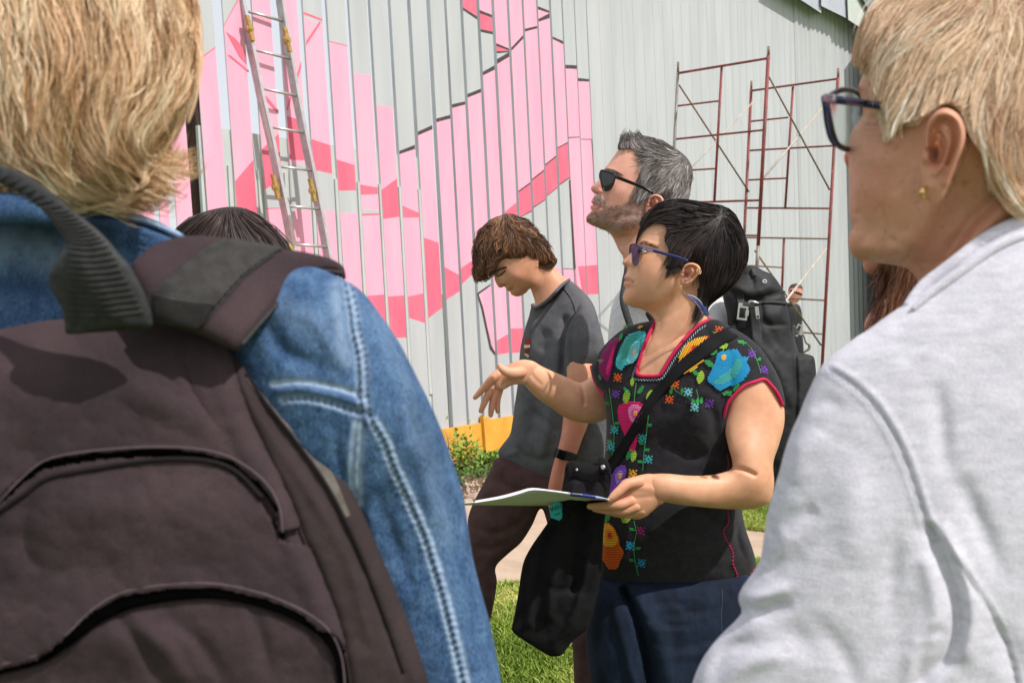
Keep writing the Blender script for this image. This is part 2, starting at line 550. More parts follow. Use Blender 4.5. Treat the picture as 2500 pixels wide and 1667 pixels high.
def hair(name, sol, guides, n, length, mat_, parent, sig=30, width=0.0012, segs=14, seed=1, lift=(0.0, 0.012), region=None,
         wave=0.0, clump=0.5, nclump=60, flare=0.0, avoid=None, label=None, straight=0.7, layers=1.0, spread=0.0, over=0.6, keep=3.0, stop=None, wfreq=1.0, tvar=1.3):
    stop = None if stop is None else catmull(stop, 4, True)
    rng = np.random.RandomState(seed)
    G = []
    for g in guides:
        q = resample(catmull(g, 6), sig * 0.5)
        d = np.gradient(q, axis=0); d /= np.linalg.norm(d, axis=1)[:, None] + 1e-9
        G.append(np.concatenate([q, d], 1))
    G = np.concatenate(G)
    poly = sol.poly if region is None else catmull(region, 6, True)
    x0, y0 = poly.min(0); x1, y1 = poly.max(0)
    X = rng.uniform(x0, x1, n * 6); Y = rng.uniform(y0, y1, n * 6)
    m = inside(X, Y, poly)
    if avoid is not None: m &= ~inside(X, Y, np.asarray(avoid, float))
    X = X[m][:n]; Y = Y[m][:n]; n = len(X)
    L = length * rng.uniform(0.5, 1.15, n)
    cl = rng.randint(0, nclump, n)
    ctint = rng.rand(nclump)
    # clump by nearest centre
    cxy = np.stack([rng.uniform(x0, x1, nclump), rng.uniform(y0, y1, nclump)], 1)
    cl = np.argmin((X[:, None] - cxy[None, :, 0]) ** 2 + (Y[:, None] - cxy[None, :, 1]) ** 2, 1)
    tint = np.clip(0.5 + 0.5 * (ctint[cl] - 0.5) * tvar + rng.normal(0, 0.16, n), 0, 1)
    xs = [X]; ys = [Y]
    st = L / segs
    x, y = X.copy(), Y.copy()
    keepr = None if keep is None else keep * rng.rand(n) ** 2
    ph = rng.uniform(0, 6.28, nclump)[cl] + rng.normal(0, 0.5, n)
    dxp, dyp = flow_at(x, y, G, sig)
    dev = rng.normal(0, spread, n)
    for i in range(segs):
        dx, dy = flow_at(x, y, G, sig)
        ins = sol._g(sol.sd, x, y) > 0
        q = np.where(ins, straight, 0.15)
        dx = dx * q + dxp * (1 - q); dy = dy * q + dyp * (1 - q)
        a = dev * (i / segs)
        dx, dy = dx * np.cos(a) - dy * np.sin(a), dx * np.sin(a) + dy * np.cos(a)
        dxp, dyp = dx, dy
        wv = wave * np.sin(ph + i * 0.9 * wfreq)
        x = x + st * (dx - dy * wv); y = y + st * (dy + dx * wv)
        if keep is not None:
            dd = -sol._g(sol.sd, x, y); o = dd > keepr
            gxx = sol._g(sol.sgx, x, y); gyy = sol._g(sol.sgy, x, y); gl_ = np.hypot(gxx, gyy) + 1e-6
            x = np.where(o, x + gxx / gl_ * (dd - keepr), x); y = np.where(o, y + gyy / gl_ * (dd - keepr), y)
        if stop is not None:
            bad = inside(x, y, stop); x = np.where(bad, xs[-1], x); y = np.where(bad, ys[-1], y)
        # pull towards clump axis
        xs.append(x.copy()); ys.append(y.copy())
    XS = np.stack(xs, 1); YS = np.stack(ys, 1)        # n, segs+1
    # clumping: move towards strand-average of clump progressively
    if clump > 0:
        for c in range(nclump):
            w = np.where(cl == c)[0]
            if len(w) < 3: continue
            k = w[rng.randint(0, len(w), max(1, len(w) // 14))]
            near = k[np.argmin((XS[w, 0][:, None] - XS[k, 0][None]) ** 2 + (YS[w, 0][:, None] - YS[k, 0][None]) ** 2, 1)]
            t = np.linspace(0, 1, segs + 1)[None] ** 1.2 * clump
            XS[w] = XS[w] * (1 - t) + XS[near] * t; YS[w] = YS[w] * (1 - t) + YS[near] * t
    off = rng.uniform(lift[0], lift[1], n)[:, None] + np.linspace(0, 1, segs + 1)[None] ** 2 * rng.uniform(0, flare, n)[:, None]
    inz = sol._g(sol.sd, XS.ravel(), YS.ravel()) > 0
    Z = sol.front(XS.ravel(), YS.ravel()).reshape(XS.shape)
    inz = inz.reshape(XS.shape)
    # outside the solid keep last inside depth
    for i in range(1, segs + 1):
        o = ~inz[:, i]
        Z[o, i] = np.minimum(Z[o, i - 1] + 0.000, sol.z + 0.05)
    o = ~inz[:, 0]; Z[o, 0] = sol.z
    Z = Z - off
    P = WV(XS, YS, Z)                                  # n, s+1, 3
    T = np.gradient(P, axis=1); T /= np.linalg.norm(T, axis=2)[..., None] + 1e-9
    view = P - np.array([0, 0, CAMH]); view /= np.linalg.norm(view, axis=2)[..., None]
    side = np.cross(T, view); side /= np.linalg.norm(side, axis=2)[..., None] + 1e-9
    roll = rng.normal(0, 0.6, n)[:, None, None]
    up = np.cross(side, T)
    side = side * np.cos(roll) + up * np.sin(roll)
    wd = width * rng.uniform(0.6, 1.3, n)[:, None] * np.clip(1.1 - np.linspace(0, 1, segs + 1)[None] ** 3, 0.1, 1) * 0.5
    A = P - side * wd[..., None]; B = P + side * wd[..., None]
    V = np.stack([A, B], 2).reshape(-1, 3)
    base = (np.arange(n) * (segs + 1) * 2)[:, None] + np.arange(segs)[None] * 2
    base = base.ravel()
    Fc = np.stack([base, base + 1, base + 3, base + 2], 1)
    tv = np.repeat(tint, (segs + 1) * 2)
    return mesh(name, V, Fc, mat_, parent, True, None, {'tint': tv}, label=label)
# ================================================================== SETTING
rnd = random.Random(3)
M = {}
M['grey_paint'] = mat('grey_paint', lin((194, 195, 196)), 0.55, lin((182, 184, 185)), 5, 6, bump=0.35, bscale=14, bdist=.006, stretch=(1, 1, .12), spec=0.35, spots=(7, .66, lin((188, 186, 178)), .5))
M['pink'] = mat('pink_paint', lin((247, 178, 198)), 0.5, lin((241, 166, 190)), 6, 6, bump=0.3, bscale=14, bdist=.006, stretch=(1, 1, .15), spec=0.35)
M['dark_pink'] = mat('dark_pink_paint', lin((232, 118, 140)), 0.5, lin((222, 104, 128)), 7, 6, bump=0.3, bscale=14, bdist=.006, stretch=(1, 1, .3), spec=0.35)
M['black_line'] = mat('black_paint', lin((58, 48, 50)), 0.6, lin((80, 70, 68)), 30, 3)
M['slat_side'] = mat('slat_side', lin((222, 224, 230)), 0.35, lin((204, 206, 212)), 6, 3, spec=0.5, stretch=(1, 1, .2))
M['fence_grey'] = mat('fence_grey', lin((196, 200, 196)), 0.6, lin((186, 190, 188)), 3, 3)
M['ground'] = mat('ground_soil', lin((132, 110, 84)), 0.95, lin((92, 74, 56)), 9, 8, bump=0.8, bscale=40, bdist=0.02)
M['grass_base'] = mat('grass_base', lin((98, 118, 44)), 0.95, lin((70, 84, 30)), 6, 6, bump=0.8, bscale=60, bdist=0.02)
M['path'] = mat('path_concrete', lin((186, 166, 144)), 0.9, lin((168, 148, 126)), 5, 8, bump=0.4, bscale=80, bdist=0.004)
M['yellow'] = mat('yellow_board', lin((232, 176, 70)), 0.6, lin((216, 156, 52)), 4, 6, bump=0.2, bscale=60, spots=(26, 0.68, lin((140, 96, 40)), 0.6))
M['rock'] = mat('rock', lin((176, 160, 144)), 0.9, lin((140, 122, 104)), 14, 6, bump=0.6, bscale=60)
M['alu'] = mat('aluminium', lin((214, 208, 206)), 0.32, lin((196, 190, 188)), 18, 4, metal=0.65, bump=0.1, bscale=200)
M['alu_dark'] = mat('aluminium_side', lin((200, 198, 200)), 0.5, lin((176, 172, 174)), 20, 4, metal=0.35)
M['brass'] = mat('brass', lin((206, 172, 104)), 0.42, lin((168, 134, 76)), 40, 4, metal=0.45)
M['rust'] = mat('rusty_red_steel', lin((142, 62, 60)), 0.6, lin((112, 60, 52)), 10, 6, spots=(60, 0.64, lin((190, 170, 158)), 0.8), metal=0.1, mixlo=.4, mixhi=.6)
M['rust_brown'] = mat('rusty_brown_steel', lin((118, 98, 82)), 0.6, lin((148, 128, 108)), 14, 6, metal=0.1)
M['pale_steel'] = mat('pale_galvanised_steel', lin((206, 196, 182)), 0.5, lin((168, 156, 140)), 14, 6, metal=0.1)
M['galv'] = mat('galvanised', lin((150, 148, 142)), 0.5, lin((120, 112, 102)), 12, 6, metal=0.2)
M['bark'] = mat('bark', lin((92, 66, 54)), 0.9, lin((58, 42, 36)), 10, 8, bump=0.9, bscale=30, stretch=(1, 1, .2), bdist=.01)
M['leaf'] = mat('plant_leaf', lin((98, 134, 48)), 0.6, lin((134, 162, 66)), 9, 3, spec=0.3)
M['leaf_dark'] = mat('plant_leaf_dark', lin((84, 116, 46)), 0.6, lin((64, 92, 34)), 9, 3, spec=0.3)
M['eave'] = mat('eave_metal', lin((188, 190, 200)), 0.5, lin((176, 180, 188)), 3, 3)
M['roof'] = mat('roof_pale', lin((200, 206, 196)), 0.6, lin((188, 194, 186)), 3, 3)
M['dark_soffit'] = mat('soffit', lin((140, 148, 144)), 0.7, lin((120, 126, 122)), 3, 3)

# ground sheets -----------------------------------------------------
def sheet(name, pts, z, m, label=None):
    c = [(p[0], p[1], z) for p in pts]
    o = mesh(name, c, [list(range(len(c)))], m, None, False)
    o['kind'] = 'structure'
    return o
S_ = 400
sheet('ground', [(-S_, -S_), (S_, -S_), (S_, S_), (-S_, S_)], 0.0, M['grass_base'])
pth = [ground_at(*p)[:2] for p in ((-300, 1130), (1150, 1222), (1500, 1245), (1830, 1292), (2600, 1345), (2600, 1385), (1830, 1362), (1500, 1405), (1150, 1432), (300, 1520), (-900, 1560))]
sheet('path', pth[::-1], 0.004, M['path'])
bed = [ground_at(*p)[:2] for p in ((-300, 1128), (1150, 1219), (1500, 1243), (1760, 1262), (1500, 1080), (1215, 1095), (1160, 1100), (700, 1150), (-200, 1300))]
bd_pts = [ground_at(-300, 1135)[:2], ground_at(1150, 1224)[:2], ground_at(1700, 1262)[:2]]

# wall plane --------------------------------------------------------
Dv = np.array([1580.0, 31167.0, F]); Dv /= np.linalg.norm(Dv)          # slats' direction (camera axes: right, down, forward)
Vv = np.array([3083.0 - CX, 706.0 - CY, F]); Vv /= np.linalg.norm(Vv)   # along the wall
Nv = np.cross(Dv, Vv); Nv /= np.linalg.norm(Nv)
if Nv[2] > 0: Nv = -Nv
P0 = np.array([(1160 - CX) / F, (1112 - CY) / F, 1]) * 8.3
def wplane(x, y, off=0.0):
    """pixel -> world point on the wall plane shifted by off metres towards the viewer"""
    r = np.array([(x - CX) / F, (y - CY) / F, 1.0])
    p = P0 + Nv * off
    z = (Nv @ p) / (Nv @ r)
    return WV(x, y, z)
def wz(x, y, off=0.0):
    r = np.array([(x - CX) / F, (y - CY) / F, 1.0]); p = P0 + Nv * off
    return (Nv @ p) / (Nv @ r)
def c2w(v):
    v = np.asarray(v, float)
    return np.array([v[0], cp * v[2] - sp * v[1], -sp * v[2] - cp * v[1]])
Nw, Dw, Vw = c2w(Nv), c2w(Dv), c2w(Vv)
nadir = (2830.0, 32000.0)
def xat(x392, y):       # x of a slat edge at another height
    return x392 + (y - 392.0) * (nadir[0] - x392) / (nadir[1] - 392.0)

sheet('soil_bed', [tuple(p) for p in bd_pts] + [tuple(wplane(1700, 900)[:2]), tuple(wplane(1160, 1112)[:2] + Nw[:2] * .05), tuple(wplane(100, 1112)[:2])], 0.008, M['ground'])

g_, p_, d_, k_ = 0, 1, 2, 3
SLATS = [
    (330, 366, p_, []), (380, 403, p_, []), (421, 460, p_, []) ,
    (499, 546, g_, [((148, 114), d_), ((152, 118), p_)]),
    (570, 619, g_, [((62, -20), d_), ((66, -15), p_), ((443, 390), d_)]),
    (641, 685, p_, [((365, 327), d_), ((463, 441), g_), ((508, 507), d_), ((511, 509), p_)]),
    (707, 750, p_, [((283, 297), d_), ((391, 392), p_), ((399, 401), g_), ((512, 513), p_)]),
    (764, 809, g_, [((29, 47), d_), ((36, 53), g_), ((42, 62), p_), ((340, 355), d_), ((415, 425), g_), ((513, 514), p_)]),
    (822, 865, g_, [((100, 111), d_), ((103, 114), p_), ((390, 403), d_), ((466, 465), g_), ((520, 520), p_), ((720, 721), d_)]),
    (876, 918, g_, [((178, 184), p_), ((451, 458), d_), ((476, 474), p_), ((512, 513), g_), ((522, 521), d_), ((527, 525), p_), ((722, 719), d_)]),
    (927, 967, g_, [((256, 264), p_), ((464, 436), d_), ((535, 529), p_), ((724, 721), d_), ((825, 824), g_)]),
    (976, 1015, g_, [((369, 354), k_), ((377, 364), p_), ((502, 520), d_), ((532, 531), p_), ((724, 716), d_), ((776, 789), g_)]),
    (1024, 1060, g_, [((322, 306), k_), ((331, 316), p_), ((580, 593), d_), ((777, 751), g_)]),
    (1071, 1105, g_, [((290, 281), k_), ((299, 290), p_), ((652, 671), d_), ((732, 711), g_)]),
    (1111, 1143, g_, [((255, 248), k_), ((264, 256), p_), ((655, 634), d_), ((694, 667), g_)]),
    (1150, 1183, d_, [((19, 41), k_), ((26, 49), g_), ((230, 217), k_), ((239, 226), p_), ((628, 612), d_), ((660, 645), g_)]),
    (1190, 1219, p_, [((25, 37), k_), ((33, 44), d_), ((72, 78), k_), ((79, 85), g_), ((176, 160), k_), ((185, 171), p_), ((832, 815), d_), ((866, 861), g_)]),
    (1226, 1256, p_, [((106, 119), k_), ((113, 124), d_), ((126, 125), k_), ((131, 129), g_), ((145, 128), k_), ((157, 139), p_), ((518, 494), d_), ((570, 550), p_), ((802, 801), d_), ((862, 860), g_)]),
    (1262, 1292, p_, [((117, 86), k_), ((125, 95), p_), ((466, 445), k_), ((470, 449), d_), ((530, 514), k_), ((532, 517), g_)]),
    (1297, 1327, p_, [((71, 64), k_), ((78, 70), p_), ((437, 414), k_), ((441, 418), d_), ((505, 487), k_), ((508, 489), g_)]),
    (1331, 1358, g_, [((16, 27), k_), ((24, 33), p_), ((47, 33), k_), ((54, 45), p_), ((401, 380), k_), ((405, 384), d_), ((478, 457), k_), ((480, 459), g_), ((652, 652), p_)]),
    (1363, 1388, g_, [((90, 101), k_), ((96, 109), p_), ((360, 347), k_), ((363, 350), d_), ((450, 433), k_), ((453, 436), g_), ((655, 656), k_), ((657, 658), p_)]),
    (1391, 1418, g_, [((159, 160), k_), ((168, 169), p_), ((335, 334), k_), ((338, 336), p_), ((651, 649), d_), ((712, 717), g_)]),
    (1420, 1447, g_, [((191, 194), k_), ((199, 200), p_), ((339, 340), k_), ((341, 342), p_), ((649, 647), d_), ((719, 718), g_)]),
]
x = 1449.0
K_ = 87500.0
while x < 2110:
    w = (3040 - x) ** 2 / K_
    SLATS.append((x, x + w - .4, g_, []))
    x += w
for i in range(1, 7):
    SLATS.insert(0, (330 - 76 * i, 330 - 76 * i + 48, p_, []))
SM = [M['grey_paint'], M['pink'], M['dark_pink'], M['black_line'], M['slat_side']]
fence = thing('slat_fence', 'tall fence of upright metal slats painted with a pink and grey mural', 'fence', tuple(wplane(1160, 1112)))
YT, YB = -900.0, 1125.0
T_ = 0.045
def base_y(x):
    lo, hi = 900.0, 1500.0
    # pixel height where the plane meets the ground
    for _ in range(30):
        m = 0.5 * (lo + hi)
        if wplane(xat(x, m), m)[2] > 0: lo = m
        else: hi = m
    return lo
for (xl, xr, c0, st) in SLATS:
    mb = MB()
    yb = base_y(0.5 * (xl + xr)) + 3
    ys = [((YT, YT), c0)] + st
    for i, ((yl, yr), c) in enumerate(ys):
        nl, nr = (ys[i + 1][0] if i + 1 < len(ys) else (yb, yb))
        q = [wplane(xat(xl, yl), yl), wplane(xat(xr, yr), yr), wplane(xat(xr, nr), nr), wplane(xat(xl, nl), nl)]
        mb.add(q, [[3, 2, 1, 0]], c)
    a, b, c, d = [wplane(xat(xl, YT), YT), wplane(xat(xr, YT), YT), wplane(xat(xr, yb), yb), wplane(xat(xl, yb), yb)]
    tk = float(np.interp(xl, [500, 880, 1060, 1300, 1449], [.010, .024, .045, .036, .028])) if xl < 1449 else 0.02
    bk = [v - Nw * tk for v in (a, b, c, d)]
    mb.add([a, b, c, d] + bk, [[4, 5, 6, 7], [0, 3, 7, 4], [1, 5, 6, 2], [0, 4, 5, 1], [3, 2, 6, 7]], 4)
    if abs(xl - 1150) < 1:      # the tapering pink shape with its black edge
        for poly, cc, off in ((((1169, 719), (1199, 697), (1209, 862), (1206, 862)), p_, .002),
                              (((1165.5, 715), (1198, 693), (1198, 697), (1168, 719)), k_, .003), (((1164, 716), (1169, 719), (1180, 752), (1199, 842), (1209, 860), (1209, 868), (1196, 852), (1176, 757)), k_, .003)):
            mb.add([wplane(px, py, off) for px, py in poly], [list(range(len(poly)))[::-1]], cc)
    if abs(xl - 570) < 1:
        for poly in (((552, 78), (575, 95), (598, 122), (602, 158), (585, 140)), ((555, 135), (562, 135), (607, 172), (607, 178))):
            mb.add([wplane(px, py, .002) for px, py in poly], [list(range(len(poly)))[::-1]], d_)
    if abs(xl - 707) < 1:
        mb.add([wplane(px, py, .002) for px, py in ((699, 268), (703, 270), (736, 165), (735, 150))], [[0, 1, 2, 3]], d_)
    if abs(xl - 764) < 1:
        mb.add([wplane(px, py, .002) for px, py in ((748, 112), (748, 100), (781, 52), (783, 58))], [[0, 3, 2, 1]], d_)
    if abs(xl - 641) < 1:
        mb.add([wplane(px, py, .002) for px, py in ((646, 230), (680, 270), (680, 279), (648, 244))], [[3, 2, 1, 0]], d_)
    if abs(xl - 1363) < 1:
        mb.add([wplane(px, py, .002) for px, py in ((1389, 440), (1393, 440), (1406, 657), (1400, 657))], [[3, 2, 1, 0]], k_)
    if abs(xl - 1391) < 1:
        mb.add([wplane(px, py, .002) for px, py in ((1404, 651), (1411, 651), (1421, 712), (1410, 712))], [[3, 2, 1, 0]], p_)
    if abs(xl - 1420) < 1:
        mb.add([wplane(px, py, .002) for px, py in ((1444, 341), (1445.6, 341), (1452, 450), (1450.6, 450))], [[3, 2, 1, 0]], k_)
    mb.out('slat', SM, fence, False)
# lower grey fence behind, seen through the gaps
low = thing('low_fence', 'low grey fence standing right behind the painted slats', 'fence', tuple(wplane(900, 1150, -0.018)))
mb = MB()
q = [wplane(483, 306, -.018), wplane(1060, 392, -.018), wplane(1110, 1300, -.018), wplane(545, 1300, -.018)]
q2 = [v - Nw * .03 for v in q]
mb.add(q + q2, [[3, 2, 1, 0], [4, 5, 6, 7], [0, 1, 5, 4], [2, 3, 7, 6], [1, 2, 6, 5], [3, 0, 4, 7]])
mb.out('board_panel', M['fence_grey'], low, False)
for (xl, xr, c0, st) in SLATS:
    if not (440 < xl < 1010): continue
    for dx, ww in ((10, 7), (26 - xl * .006, 7)):
        x0 = xr + dx - (xl - 500) * .016; yt = 405 + (x0 - 565) * .126; x0 = xat(x0, yt)
        c1, c2 = wplane(x0, yt, -.004), wplane(x0 + ww, yt, -.004)
        b1, b2 = wplane(x0 + .055 * 500, yt + 500, -.004), wplane(x0 + ww + .055 * 500, yt + 500, -.004)
        m2 = MB(); m2.add([c1, c2, b2, b1] + [v - Nw * .015 for v in (c1, c2, b2, b1)], [[3, 2, 1, 0], [4, 5, 6, 7], [0, 1, 5, 4], [1, 2, 6, 5], [3, 0, 4, 7], [2, 3, 7, 6]])
        m2.out('post', M['fence_grey'], low, False)

q = [wplane(1440, YT, -.012), wplane(2300, YT, -.012), wplane(2300, 1080, -.012), wplane(1490, 1080, -.012)]
mb = MB(); mb.add(q + [v - Nw * .02 for v in q], [[3, 2, 1, 0], [4, 5, 6, 7], [0, 1, 5, 4], [1, 2, 6, 5], [2, 3, 7, 6], [3, 0, 4, 7]]); mb.out('backing_sheet', M['grey_paint'], fence, False)
# yellow kick board ------------------------------------------------
yb = thing('kick_board', 'yellow plywood board fixed along the foot of the slats', 'board', tuple(wplane(1160, 1112)))
def slab(name, quad, off, th, m, parent):
    a = [wplane(px, py, off) for px, py in quad]; b = [v - Nw * th for v in a]
    mb = MB(); mb.add(a + b, [[3, 2, 1, 0], [4, 5, 6, 7], [0, 1, 5, 4], [1, 2, 6, 5], [2, 3, 7, 6], [3, 0, 4, 7]])
    return mb.out(name, m, parent, False)
slab('plywood_sheet', [(760, 1101), (1181, 1031), (1187, 1118), (760, 1190)], .03, .018, M['yellow'], yb)
slab('plywood_sheet', [(1197, 1024), (1500, 973), (1500, 1060), (1205, 1112)], .03, .018, M['yellow'], yb)
slab('batten', [(1180, 1014), (1197, 1021), (1207, 1112), (1188, 1117)], .06, .045, M['yellow'], yb)

# trunk behind the gap ---------------------------------------------
tr = thing('tree', 'dark brown tree trunk behind the gap between the leftmost pink slats', 'tree', (0, 0, 0))
g0 = wz(480, 400, -.9)
pts = [(478, 1500, g0), (478, 700, g0), (480, 470, g0), (474, 330, g0), (478, 250, g0), (486, 150, g0)]
V, Fc = ptube(pts, [44, 36, 30, 24, 18, 6], 8, 12)
mesh('trunk', V, Fc, M['bark'], tr)
V, Fc = mesh_join([ptube([(470, 480, g0), (420, 400, g0), (396, 330, g0), (380, 270, g0)], [18, 16, 12, 5], 6, 8), ptube([(476, 360, g0), (505, 300, g0), (512, 265, g0)], [9, 7, 4], 6, 8)])
mesh('branch', V, Fc, M['bark'], tr)

# roof edge at top right -------------------------------------------
shed = thing('shed_roof', 'pale metal roof edge over the corrugated wall, top right', 'roof', tuple(wplane(2000, 30)))
def eave(name, quad, off0, off1, m, drop=0.0):
    a = [wplane(px, py, off1) for px, py in quad]; b = [wplane(px, py, off0) for px, py in quad]
    mb = MB(); mb.add(a + b, [[3, 2, 1, 0], [4, 5, 6, 7], [0, 1, 5, 4], [1, 2, 6, 5], [2, 3, 7, 6], [3, 0, 4, 7]])
    return mb.out(name, m, shed, False)
eave('fascia_panel', [(1880, -90), (2000, -30), (2005, 33), (1886, -45)], 0.03, .20, M['eave'])
eave('fascia_panel', [(2003, -60), (2066, -20), (2070, 47), (2005, 15)], 0.03, .24, M['eave'])
eave('fascia_panel', [(2068, -20), (2260, 100), (2260, 170), (2071, 49)], 0.03, .28, M['roof'])
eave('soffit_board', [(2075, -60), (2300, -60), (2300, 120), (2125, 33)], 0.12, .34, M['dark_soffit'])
# added pier, hidden behind the near head, put in to shade the wall
pier = thing('shade_pier', 'added grey pier, put in to cast shade on the wall below the roof edge', 'shade caster', tuple(wplane(2120, 900)))
a = [wplane(px, py, .55) for px, py in ((2140, 60), (2220, 90), (2250, 1080), (2160, 1080))]; b = [wplane(px, py, -.05) for px, py in ((2140, 60), (2220, 90), (2250, 1080), (2160, 1080))]
mb = MB(); mb.add(a + b, [[3, 2, 1, 0], [4, 5, 6, 7], [0, 1, 5, 4], [1, 2, 6, 5], [2, 3, 7, 6], [3, 0, 4, 7]]); mb.out('post', M['grey_paint'], pier, False)
# corrugation teeth below the roof
mb = MB()
for i in range(15):
    x0 = 1936 + i * 11.2; 
    a = wplane(x0, -40 + i * 5, .004); b_ = wplane(x0 + 8, -40 + i * 5, .035); c = wplane(x0 + 11.2, -40 + i * 5, .004)
    x1 = xat(x0, 1000); dl = c2w(Dv) * 6.5
    mb.add([a, b_, c, a + dl, b_ + dl, c + dl], [[0, 3, 4, 1], [1, 4, 5, 2]], 0)
mb.out('corrugated_sheet', M['grey_paint'], fence, False)

# ladder ------------------------------------------------------------
lad = thing('ladder', 'folding aluminium ladder with brass hinges leaning on the painted slats', 'ladder', (0, 0, 0))
def lz(y): return 6.38 + (y / 620.0) * 0.10
def lzr(y): return lz(y) + 0.22
railL = [(588, 0), (606, 85), (622, 160), (640, 250), (663, 350), (681, 440), (700, 530), (716, 618)]
railR = [(684, 0), (693, 60), (705, 130), (726, 250), (746, 350), (764, 435), (783, 530), (799, 618)]
ext = lambda P: [(P[0][0] - .2 * 320, -320)] + P + [(P[-1][0] + .2 * 560, P[-1][1] + 560), (P[-1][0] + .2 * 800, 1418)]
def rail(P, zf, w, name='rail'):
    P = ext(P); mb = MB()
    vs = []; 
    for (x_, y_) in P:
        z = zf(min(y_, 900)); 
        c = WV(x_, y_, z); s = w * z / F
        across = Vw; outw = -Nw
        vs.append([c - across * s * .62, c + across * s * .62, c + across * s * .62 + outw * .055, c - across * s * .62 + outw * .055])
    V = np.concatenate(vs); Fc = []
    for i in range(len(P) - 1):
        for j in range(4):
            k = (j + 1) % 4
            Fc.append([i * 4 + j, (i + 1) * 4 + j, (i + 1) * 4 + k, i * 4 + k])
    return mesh(name, V, Fc, [M['alu_dark'], M['alu']], lad, False, [0 if (j % 4) != 1 else 1 for j in range(len(Fc))])
def rail2(P, zf, name='rail'):
    P = ext(P); vs = []
    for (x_, y_) in P:
        z = zf(min(y_, 900)); c = WV(x_, y_, z); o = Nw * 0.036; s = Vw * 0.013
        vs.append([c - s - o, c - s + o, c + s + o, c + s - o])
    V = np.concatenate(vs); Fc = []; mi = []
    for i in range(len(P) - 1):
        for j in range(4):
            k = (j + 1) % 4
            Fc.append([i * 4 + j, i * 4 + k, (i + 1) * 4 + k, (i + 1) * 4 + j]); mi.append(1 if j == 1 else 0)
    Fc.append([0, 3, 2, 1]); mi.append(0)
    return mesh(name, V, Fc, [M['alu_dark'], M['alu']], lad, False, mi)
rail2(railL, lz); rail2(railR, lzr)
rungs = [((603, 28), (694, 53)), ((624, 123), (712, 145)), ((645, 218), (728, 235)), ((664, 311), (746, 325)), ((684, 407), (764, 417)), ((702, 503), (784, 511)), ((720, 597), (803, 603)), ((738, 690), (822, 693)), ((756, 783), (842, 783)), ((598, -66), (678, -38))]
for a, b in rungs:
    V, Fc = ptube([(a[0], a[1], lz(a[1])), (b[0], b[1], lzr(b[1]))], 3.6, 2, 10, False, curve=False)
    mesh('rung', V, Fc, M['alu'], lad, True)
for i, (x_, y_, zf) in enumerate(((612, 70, lz), (703, 98, lzr), (675, 457, lz), (765, 466, lzr))):
    z = zf(y_) - .045
    geos = []
    c = WV(x_, y_, z); 
    for r, o in ((.030, 0), (.021, .006), (.011, .012)):
        n = 20; a = np.arange(n) * 2 * math.pi / n
        ring = c + Nw * o + r * (np.cos(a)[:, None] * Vw + np.sin(a)[:, None] * (-Dw))
        ring0 = c + Nw * (o - .02 if r == .030 else o - .006) + r * (np.cos(a)[:, None] * Vw + np.sin(a)[:, None] * (-Dw))
        geos.append((np.concatenate([ring, ring0]), [list(range(n))[::-1]] + [[j, (j + 1) % n, n + (j + 1) % n, n + j][::-1] for j in range(n)]))
    up = (-.2, -1) if i < 2 else (-.2, -1)
    for sgn, ln in ((-1, .075), (1, .07)):
        d = (Dw * sgn + Vw * sgn * .2); d /= np.linalg.norm(d)
        geos.append(box_geo(c + d * ln * .62 - Nw * .008, Vw * .014, d * ln * .55, Nw * .012))
    V, Fc = mesh_join(geos)
    o = mesh('hinge', V, Fc, M['brass'], lad, False)
slab_ = [(636, 262), (645, 262), (668, 380), (659, 380)]
M['sticker_txt'] = mat('label_paper', lin((196, 178, 172)), 0.7, lin((150, 120, 116)), 90, 2, stretch=(1, 1, 4))
# rail labels: faded paper
for (x0, y0, x1, y1) in ((636, 240, 664, 362), (707, 525, 722, 600)):
    z0, z1 = lz(y0) - .036, lz(y1) - .036
    q = [WV(x0 - 3.2, y0, z0), WV(x0 + 3.2, y0, z0), WV(x1 + 3.2, y1, z1), WV(x1 - 3.2, y1, z1)]
    mesh('warning_label', q, [[3, 2, 1, 0]], M['sticker_txt'], lad, False)
M['yel'] = mat('yellow_plastic', lin((235, 200, 30)), 0.5)
V, Fc = ptube([(706, 600, 6.0), (716, 618, 6.0)], 6, 3, 8); mesh('end_cap', V, Fc, M['yel'], lad)

# scaffold ----------------------------------------------------------
sc = thing('scaffold', 'rusty red tubular scaffold frame standing before the grey wall', 'scaffold', (0, 0, 0))
def ln(P, Q, t):
    return tuple(np.asarray(P) * (1 - t) + np.asarray(Q) * t)
def stube(name, P, Q, r, m, depthP, depthQ, curve=False):
    V, Fc = ptube([(*P, depthP), (*Q, depthQ)], [r * 1.0, r * 1.0], 2, 10, False, curve=False)
    return mesh(name, V, Fc, m, sc, True)
zA, zB, zC, zD = 8.3, 7.4, 9.6, 8.7
R_ = M['rust']; RB = M['rust_brown']; PS = M['pale_steel']
stube('post', (1656, 152), (1655, 178), 3.0, RB, zA, zA)
stube('post', (1655, 178), (1636, 560), 3.6, M['galv'], zA, zA); stube('post', (1636, 560), (1609, 1111), 3.6, M['galv'], zA, zA)
stube('post', (1877, 114), (1876, 136), 3.6, RB, zB, zB)
stube('post', (1876, 136), (1851, 600), 4.6, R_, zB, zB); stube('post', (1851, 600), (1846, 680), 4.4, M['galv'], zB, zB); stube('post', (1846, 680), (1817, 1160), 4.4, M['galv'], zB, zB)
stube('post', (1835, 198), (1834, 220), 2.8, RB, zC, zC); stube('post', (1834, 220), (1794, 1057), 3.6, R_, zC, zC)
stube('post', (2047, 167), (2046, 190), 3.2, RB, zD, zD); stube('post', (2046, 190), (1996, 1093), 4.0, R_, zD, zD)
